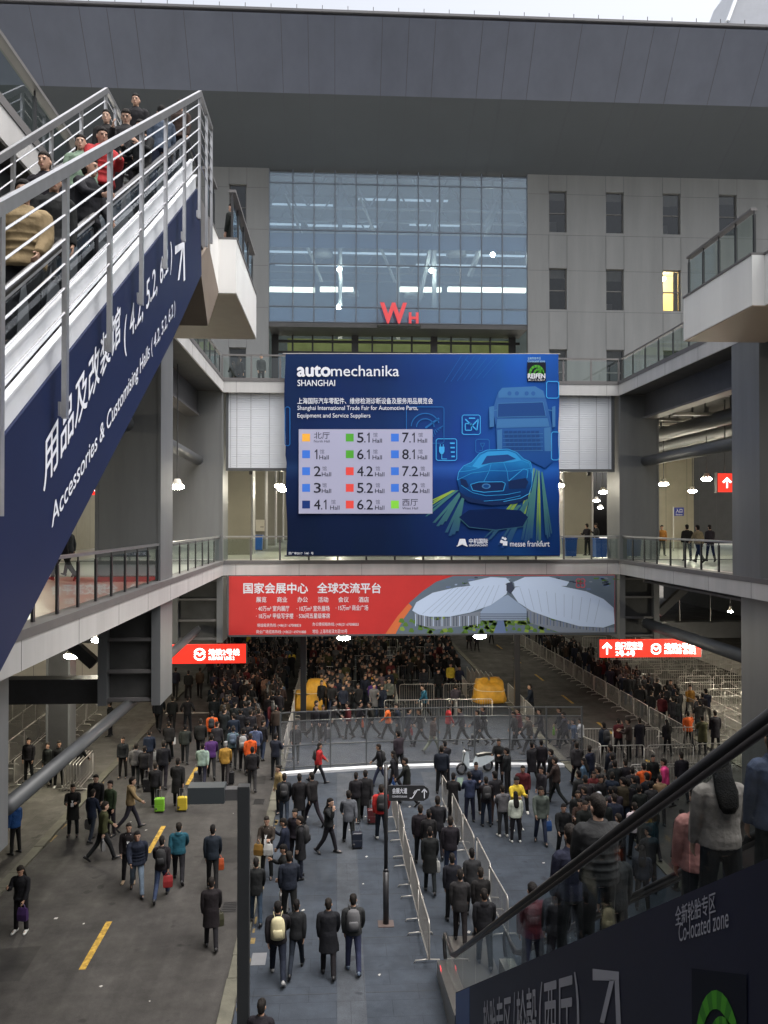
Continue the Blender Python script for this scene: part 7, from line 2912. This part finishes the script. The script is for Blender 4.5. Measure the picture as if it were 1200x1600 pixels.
# between the barrier rows at right
for i, (u, v, fc, tp, lb) in enumerate((
        (945, 1195, 20, 'navy', 'man with dark backpack in the lane between the near barrier rows'), (967, 1182, 0, 'maroon', 'man in dark red jacket on the phone between the near barrier rows'),
        (983, 1188, 60, 'brown', 'person in brown turning left between the near barrier rows'), (1000, 1183, 0, 'black', 'person in long black coat between the near barrier rows'),
        (1043, 1180, 0, 'black', 'woman in black waiting at the right end of the near barrier rows'), (1076, 1172, 0, 'orange', 'person in vivid orange jacket at the head of the right queue'),
        (1098, 1178, 0, 'olive', 'person in long olive coat beside the vivid orange jacket'), (1118, 1172, 0, 'black', 'person in black right of the olive coat'),
        (1057, 1145, 0, 'black', 'large man in black at the right barrier line of the right queue'), (1078, 1122, 180, 'mustard', 'man in mustard top facing the camera in the right queue'),
        (1048, 1110, 160, 'brown', 'man in brown standing at the right queue barrier'), (1098, 1135, 0, 'black', 'man in black right of the mustard top, left one of two'), (1104, 1133, 0, 'navy', 'man in dark blue right of the mustard top, right one of two'),
        (898, 1183, 80, 'steelblue', 'man in blue grey jacket walking left behind the fence end'), (908, 1180, 60, 'white', 'man in white shirt sleeves at the end of the mesh fence'))):
    o = put(u, v, fc, ['stroll', 'call', 'hold', 'stand'][i % 4], 'coat' if 'coat' in lb else 'jacket', tp, 'black', lb, hair='long' if 'woman' in lb else 'short')
    if 'backpack' in lb:
        wear(o, 'charcoal', 'dark backpack between the near barrier rows')

# ---- walking along behind the mesh fence
rnd = random.Random(21)
row = [(492, 1152, -95, 'black', ''), (520, 1152, -90, 'charcoal', 'dragging a grey wrapped case'), (545, 1155, 85, 'maroon', 'in a dark red jacket'), (560, 1150, -85, 'black', ''), (580, 1153, 90, 'black', 'with an orange bag'),
       (607, 1156, 85, 'orange', 'in a rust orange jacket'), (622, 1160, 90, 'navy', ''), (636, 1168, -80, 'navy', 'in dark blue walking right'), (657, 1166, 90, 'black', 'with a red bag'), (676, 1178, -70, 'brown', 'in brown with pale trousers'),
       (700, 1160, -85, 'red', 'in a red and yellow jacket'), (722, 1163, 85, 'charcoal', ''), (748, 1166, 85, 'black', 'pulling a dark case to the left'), (757, 1162, 80, 'black', ''), (805, 1172, 85, 'black', 'bending forward'),
       (812, 1164, 88, 'maroon', 'in dark brown red'), (828, 1178, 90, 'brown', ''), (845, 1162, 85, 'black', ''), (876, 1165, 80, 'black', 'leaning over a green bag'), (884, 1170, 60, 'charcoal', ''), (462, 1190, 180, 'black', 'at the left fence corner'),
       (830, 1120, 90, 'navy', 'standing behind the fence top rail'), (505, 1160, 175, 'black', ''), (664, 1125, 85, 'teal', 'walking farther behind the fence'), (712, 1122, 0, 'charcoal', 'facing away behind the fence')]
for i, (u, v, fc, tp, ex) in enumerate(row):
    lb = f'person {ex} seen through the tall mesh fence' if ex else 'person in dark clothes passing behind the tall mesh fence'
    o = put(u, v, fc, ['walk_a', 'walk_b', 'stroll', 'pull'][i % 4], 'jacket', tp, 'black' if 'pale' not in ex else 'beige', lb, group=None if ex else 'passers behind the mesh fence')
    if 'orange bag' in ex:
        carry(o, 'orange', 'orange bag carried behind the mesh fence')
    if 'red bag' in ex:
        carry(o, 'red', 'red bag carried behind the mesh fence')
    if 'green bag' in ex:
        carry(o, 'lime', 'green bag carried behind the mesh fence')
    if 'case' in ex:
        trolley(o, 'charcoal' if 'dark' in ex else 'grey', 'wheeled case pulled behind the mesh fence, ' + ('dark one' if 'dark' in ex else 'grey one'))


# ---- packed crowds
MASS = []           # the far, smallest figures: one object of kind stuff
LOW = {}


def low_parts(pr):
    if pr.name not in LOW:
        out = []
        for o in [pr] + list(pr.children):
            n_ = o.name.split('.')[0]
            if n_ == 'face_features':
                continue
            q = bpy.data.objects.new('q', o.data)
            COL.objects.link(q)
            d = q.modifiers.new('d', 'DECIMATE')
            d.ratio = 0.35 if n_ in ('person', 'hair', 'shoes') else 0.5
            me = bpy.data.meshes.new_from_object(q.evaluated_get(bpy.context.evaluated_depsgraph_get()))
            bpy.data.objects.remove(q, do_unlink=True)
            me.calc_loop_triangles()
            vs = np.empty(len(me.vertices) * 3, np.float32)
            me.vertices.foreach_get('co', vs)
            ts = np.empty(len(me.loop_triangles) * 3, np.int32)
            me.loop_triangles.foreach_get('vertices', ts)
            out.append((n_, vs.reshape(-1, 3), ts))
        LOW[pr.name] = out
    return LOW[pr.name]


def build_mass(label):
    mats, mi = [], {}

    def slot(kind, col):
        if (kind, col) not in mi:
            mi[(kind, col)] = len(mats)
            if kind == 'cloth':
                mats.append(mat('crowd_cloth_' + col, C[col], 0.85, var=0.2, vscale=3, spec=0.2))
            elif kind == 'skin':
                mats.append(mat('crowd_skin', SK[1], 0.55))
            else:
                mats.append(mat('crowd_hair', (.01, .009, .008), 0.5))
        return mi[(kind, col)]
    V, T_, M_ = [], [], []
    n0 = 0
    for loc, face, ps, st, tp, lg, hr in MASS:
        pr = proto(ps, st, hr)
        a = R(face)
        s = random.uniform(.96, 1.04)
        rot = np.array([[math.cos(a), -math.sin(a), 0], [math.sin(a), math.cos(a), 0], [0, 0, 1]], np.float32) * s
        for n_, vs, ts in low_parts(pr):
            k = slot('skin', '') if n_ == 'person' else slot('hair', '') if n_ in ('hair', 'shoes') else slot('cloth', lg if n_ == 'trousers' else tp)
            V.append(vs @ rot.T + np.array(loc, np.float32))
            T_.append(ts + n0)
            M_.append(np.full(len(ts) // 3, k, np.int32))
            n0 += len(vs)
    V, T_, M_ = np.concatenate(V), np.concatenate(T_), np.concatenate(M_)
    me = bpy.data.meshes.new('distant_crowd')
    me.vertices.add(len(V))
    me.vertices.foreach_set('co', V.ravel())
    me.loops.add(len(T_))
    me.loops.foreach_set('vertex_index', T_)
    me.polygons.add(len(T_) // 3)
    me.polygons.foreach_set('loop_start', np.arange(0, len(T_), 3, dtype=np.int32))
    for m in mats:
        me.materials.append(m)
    me.polygons.foreach_set('material_index', M_)
    me.polygons.foreach_set('use_smooth', np.ones(len(T_) // 3, bool))
    me.update(calc_edges=True)
    me.validate()
    o = bpy.data.objects.new('distant_crowd', me)
    COL.objects.link(o)
    tag(o, label, 'crowd', kind='stuff')


def crowd(n, region, face, label, group, tops, seed, mind=0.55, poses=('stroll', 'walk_a', 'look', 'stand', 'chat'), zoff=0.0, styles=('jacket', 'coat', 'hoodie', 'jacket', 'suit'), mass=False):
    rnd = random.Random(seed)
    pts = []
    tries = 0
    while len(pts) < n and tries < 20000:
        tries += 1
        u, v = rnd.uniform(region[0], region[1]), rnd.uniform(region[2], region[3])
        if not region[4](u, v):
            continue
        p = G(u, v, 0)
        if any((p.x - q.x) ** 2 + (p.y - q.y) ** 2 < mind ** 2 for q in pts):
            continue
        pts.append(p)
        random.seed(seed * 1000 + len(pts))
        args = ((p.x, p.y, zoff), face + rnd.gauss(0, 22), rnd.choice(poses), rnd.choice(styles), rnd.choice(tops), rnd.choice(['black', 'black', 'navy', 'charcoal', 'denim']))
        hr = 'long' if rnd.random() < .14 else 'short'
        if mass:
            MASS.append((*args, hr))
        else:
            person(*args, label, group, hair=hr)
    return pts


DARKS = ['black'] * 14 + ['navy'] * 5 + ['charcoal'] * 6 + ['brown', 'brown', 'grey', 'olive', 'steelblue', 'maroon']
# left street crowd: near part and far part
crowd(52, (318, 452, 1062, 1190, lambda u, v: u > 322 + (v - 1062) * 0.12 and u < 458 - (v - 1010) * 0.17), 0, 'person in dark clothes walking away in the packed left street crowd', 'packed crowd walking up the left street', DARKS, 5, .58, zoff=-.02)
crowd(52, (352, 466, 1006, 1066, lambda u, v: u < 468 - (v - 1000) * 0.2), 0, 'person far up in the packed left street crowd, below the red subway sign', 'far part of the left street crowd', DARKS + ['grey'], 6, .6, zoff=-.02, mass=True)
for u, v, tp, lb in ((456, 1050, 'yellow', 'person in bright yellow jacket in the left street crowd'), (398, 1056, 'orange', 'person in orange jacket deep in the left street crowd'), (386, 1013, 'yellow', 'person in yellow at the edge of the red subway sign'),
                     (417, 1046, 'lightgrey', 'person in pale grey jacket deep in the left street crowd'), (412, 1060, 'grey', 'person in grey hooded top deep in the left street crowd'), (350, 1058, 'purple', 'person in purple jacket deep in the left street crowd'),
                     (346, 1046, 'red', 'person in red jacket just below the red subway sign'), (355, 1127, 'mustard', 'person in mustard coat sideways in the left street crowd'), (383, 1096, 'white', 'person in white hooded top in the left street crowd'),
                     (416, 1098, 'tan', 'person in tan jacket in the left street crowd'), (404, 1160, 'brown', 'person in brown hooded jacket in the left street crowd'), (399, 1192, 'steelblue', 'person in pale blue hooded top in the left street crowd')):
    put(u, v + 6, 0, 'stroll', 'hoodie', tp, 'black', lb)
# waiting crowd between the cross rows
W = ['black'] * 9 + ['charcoal'] * 3 + ['navy'] * 3 + ['brown', 'brown', 'grey', 'olive', 'maroon', 'tan']
crowd(34, (335, 458, 1040, 1085, lambda u, v: u < 462 - (v - 1000) * 0.2), 0, '', '', DARKS, 16, .5, zoff=-.02, mass=True)
crowd(34, (345, 450, 1085, 1160, lambda u, v: u < 458 - (v - 1010) * 0.17), 0, '', '', DARKS, 17, .45, zoff=-.02, mass=True)
crowd(46, (500, 625, 1072, 1124, lambda u, v: u + (v - 1075) * 0.6 < 625), 180, 'person waiting in the near block of the crowd between the two yellow tarpaulins', 'near block of the waiting crowd', W, 7, .42, ('stand', 'hold', 'phone', 'chat'), mass=True)
crowd(50, (478, 715, 1046, 1072, lambda u, v: True), 180, 'person waiting between the second and third cross rows of barriers', 'waiting crowd in the third row', W, 8, .45, ('stand', 'hold', 'phone'), mass=True)
crowd(70, (476, 705, 1018, 1044, lambda u, v: True), 180, 'person waiting among the farther cross rows of barriers', 'waiting crowd in the farther rows', W, 9, .45, ('stand', 'hold', 'phone'), mass=True)
crowd(80, (470, 700, 997, 1018, lambda u, v: True), 180, 'person waiting at the far end of the crowd under the red billboard', 'waiting crowd under the billboard', W, 10, .5, ('stand', 'hold'), mass=True)
for u, v, tp, lb in ((583, 1098, 'yellow', 'person in neon yellow jacket in the waiting crowd'), (596, 1096, 'grey', 'person in grey suit in the waiting crowd'), (704, 1082, 'yellow', 'person in yellow vest at the barrier gap'),
                     (718, 1084, 'navy', 'man in dark suit at the barrier gap'), (582, 1112, 'purple', 'person in violet jacket low in the waiting crowd'), (608, 1112, 'grey', 'person in grey coat at the barrier gap'),
                     (685, 1092, 'black', 'person in black standing behind the second cross row'), (662, 1090, 'charcoal', 'person in charcoal standing behind the second cross row'), (494, 1160, 'black', 'man in black standing before the left yellow tarpaulin')):
    put(u, v, 178, 'stand', 'jacket', tp, 'black', lb)
for u, v in ((733, 1016), (745, 1018), (768, 1006), (740, 1004)):
    put(u, v, 0, 'walk_a', 'jacket', 'black', 'black', 'person in black walking up the empty right road beyond the tarpaulin', group='walkers far up the right road')
# right queue between the two long barrier lines
crowd(54, (815, 1110, 1005, 1112, lambda u, v: 15.9 < G(u, v).x < 17.9 and G(u, v).y > 37.5), 0, 'person in dark clothes in the long right queue between the barrier lines', 'long right queue', DARKS, 12, .5, ('stand', 'stroll', 'hold'), mass=True)
crowd(14, (1000, 1110, 1112, 1150, lambda u, v: 15.9 < G(u, v).x < 17.9 and G(u, v).y > 36.5), 0, 'person in dark clothes at the near end of the long right queue', 'near end of the right queue', DARKS, 15, .5, ('stand', 'stroll', 'hold'))
# right crowd around the escalator side
crowd(20, (905, 1100, 1240, 1345, lambda u, v: v < 1500 - (u - 700) * 0.62 and G(u, v).x < 10.5), 20, 'person in dark clothes in the right hand crowd beyond the handrail', 'right hand crowd beyond the handrail', DARKS, 13, .75)
crowd(16, (860, 1180, 1330, 1480, lambda u, v: v > 1560 - (u - 700) * 0.75 and v < 1560 - (u - 700) * 0.35 and G(u, v).x > 4.8), 10, 'person seen dimly through the glass side of the lower escalator', 'people behind the escalator glass', DARKS, 14, .8)

# ---- middle storey
for u, v, Y, fc, ps, tp, lg, lb in ((918, 866, 45.5, 20, 'hold', 'black', 'black', 'man in black leaning at the railing beside the blue bin, left one'), (933, 866, 45.2, 60, 'phone', 'charcoal', 'navy', 'man with phone leaning at the railing beside the blue bin'),
                                    (1034, 866, 45, 180, 'stand', 'mustard', 'black', 'person in orange yellow top far back on the right middle storey'), (1074, 868, 39, 0, 'stand', 'black', 'navy', 'man in black on the right middle storey, left of the three walkers'),
                                    (1092, 873, 37, 20, 'walk_b', 'tan', 'black', 'man in tan jacket on the right middle storey, middle of the three walkers'), (1110, 869, 37.8, 0, 'stroll', 'charcoal', 'black', 'man in dark jacket on the right middle storey, right of the three walkers'),
                                    (98, 874, 27, 60, 'walk_a', 'black', 'black', 'man in black walking on the left middle storey, cut by the navy cladding'), (107, 870, 29, 60, 'walk_b', 'charcoal', 'black', 'second man walking on the left middle storey beside the cladding')):
    p = P(u, v, Y)
    person((p.x, Y, Z2), fc, ps, 'jacket', tp, lg, lb)
# ---- upper storey
for u, Y, fc, ps, tp, lb in ((365, 44, 30, 'hold', 'black', 'woman in black on the upper bridge at the left corner'), (374, 43.5, -30, 'stand', 'black', 'man in black beside the woman on the upper bridge'),
                             (408, 43, 200, 'stand', 'charcoal', 'older man in dark grey alone on the upper bridge'), (466, 44, -20, 'stand', 'navy', 'man in suit on the upper bridge, left above the banner'),
                             (484, 44, 160, 'stand', 'black', 'woman with dark hair on the upper bridge above the banner'), (497, 44.5, 170, 'stand', 'black', 'person in black on the upper bridge, right one above the banner')):
    p = P(u, 560, Y)
    person((p.x, Y, Z3), fc, ps, 'jacket', tp, 'black', lb, hair='long' if 'woman' in lb else 'short')
p = P(364, 360, 22.5)
person((p.x, 22.5, zt_ + .02 if False else 17.2), 60, 'stand', 'coat', 'black', 'black', 'person in long black coat on the upper landing beside the steel railing')

# ---- riders of the left escalator
def rider_left(u, X, face, pose, style, top, legs, label, **k):
    y = PX(u, 400, X).y
    return person((X, y, zl(y) + .1), face, pose, style, top, legs, label, fine=True, **k)


rider_left(38, -3.25, 190, 'ride', 'puffer', 'tan', 'black', 'man in tan quilted jacket riding lowest on the left escalator', scale=1.0)
rider_left(71, -3.75, 175, 'stand', 'jacket', 'black', 'black', 'man with short hair behind the tan jacket on the left escalator', scale=.96)
rider_left(84, -3.2, 200, 'stand', 'jacket', 'black', 'black', 'man in black jacket just above the tan jacket', scale=.98)
rider_left(135, -3.15, 245, 'ride', 'jacket', 'black', 'black', 'man in black looking down with his hand on the escalator handrail', scale=.96)
rider_left(126, -3.85, 190, 'stand', 'sweater', 'sage', 'black', 'woman with long hair and pale green top on the left escalator', hair='long', scale=.93)
rider_left(157, -3.6, 215, 'hold', 'puffer', 'red', 'black', 'man in red padded jacket on the left escalator', scale=.98)
rider_left(166, -4.1, 185, 'stand', 'jacket', 'black', 'black', 'man in black behind the red padded jacket on the left escalator', scale=.98)
o = rider_left(197, -3.7, 185, 'phone', 'jacket', 'charcoal', 'black', 'man in charcoal looking down at his hands on the left escalator', scale=1.0)
rider_left(212, -4.15, 180, 'stand', 'jacket', 'black', 'black', 'man in black standing high up on the left escalator', scale=1.0)
rider_left(222, -3.25, 160, 'hold', 'jacket', 'black', 'black', 'man in black with folded arms near the escalator handrail', scale=.96)
rider_left(252, -3.3, 20, 'stand', 'sweater', 'steelblue', 'navy', 'man in blue padded top near the top of the left escalator', scale=1.0)
rider_left(282, -3.3, 170, 'stand', 'jacket', 'brown', 'black', 'man in dark brown at the very top of the left escalator', scale=.93)


# ---- riders of the right escalator
def rider_right(u, X, face, pose, style, top, legs, label, **k):
    y = PX(u, 1200, X).y
    return person((X, y, zh(y) - .98), face, pose, style, top, legs, label, fine=True, **k)


rider_right(936, 2.85, 0, 'ride', 'puffer', 'charcoal', 'black', 'man in dark quilted jacket riding the lower escalator, seen from behind', scale=1.02)
rider_right(893, 2.8, 10, 'stand', 'jacket', 'navy', 'black', 'man in dark blue riding just below the quilted jacket', scale=.97)
o = rider_right(1126, 3.42, 2, 'stand', 'sweater', 'beige', 'black', 'woman with long black hair and pale top riding the lower escalator', hair='long', scale=.96)
carry(o, 'black', 'black handbag behind the escalator glass', 'r', BRIEF)
o = rider_right(1092, 3.6, 0, 'stand', 'jacket', 'rose', 'black', 'person in pink coat partly hidden beside the pale top', scale=.93)
rider_right(1212, 3.55, 0, 'stand', 'jacket', 'steelblue', 'black', 'person in grey blue cut by the right picture edge', hair='long', scale=.95)
rider_right(832, 3.2, 0, 'stand', 'jacket', 'maroon', 'black', 'person in dark red riding low on the escalator behind the glass', scale=.97)
rider_right(870, 3.5, 0, 'stand', 'jacket', 'black', 'black', 'person in black with curly hair low on the escalator', scale=.95)
rider_right(960, 3.55, 0, 'stand', 'jacket', 'black', 'black', 'person in black riding beside the quilted jacket', scale=.95)

build_mass('dense far crowd in dark clothes, waiting among the cross rows of barriers and queueing far up both streets')
for pr in PR.values():
    drop(pr)
for pr in (BPK, TOTE, BRIEF, CASE):
    drop(pr)
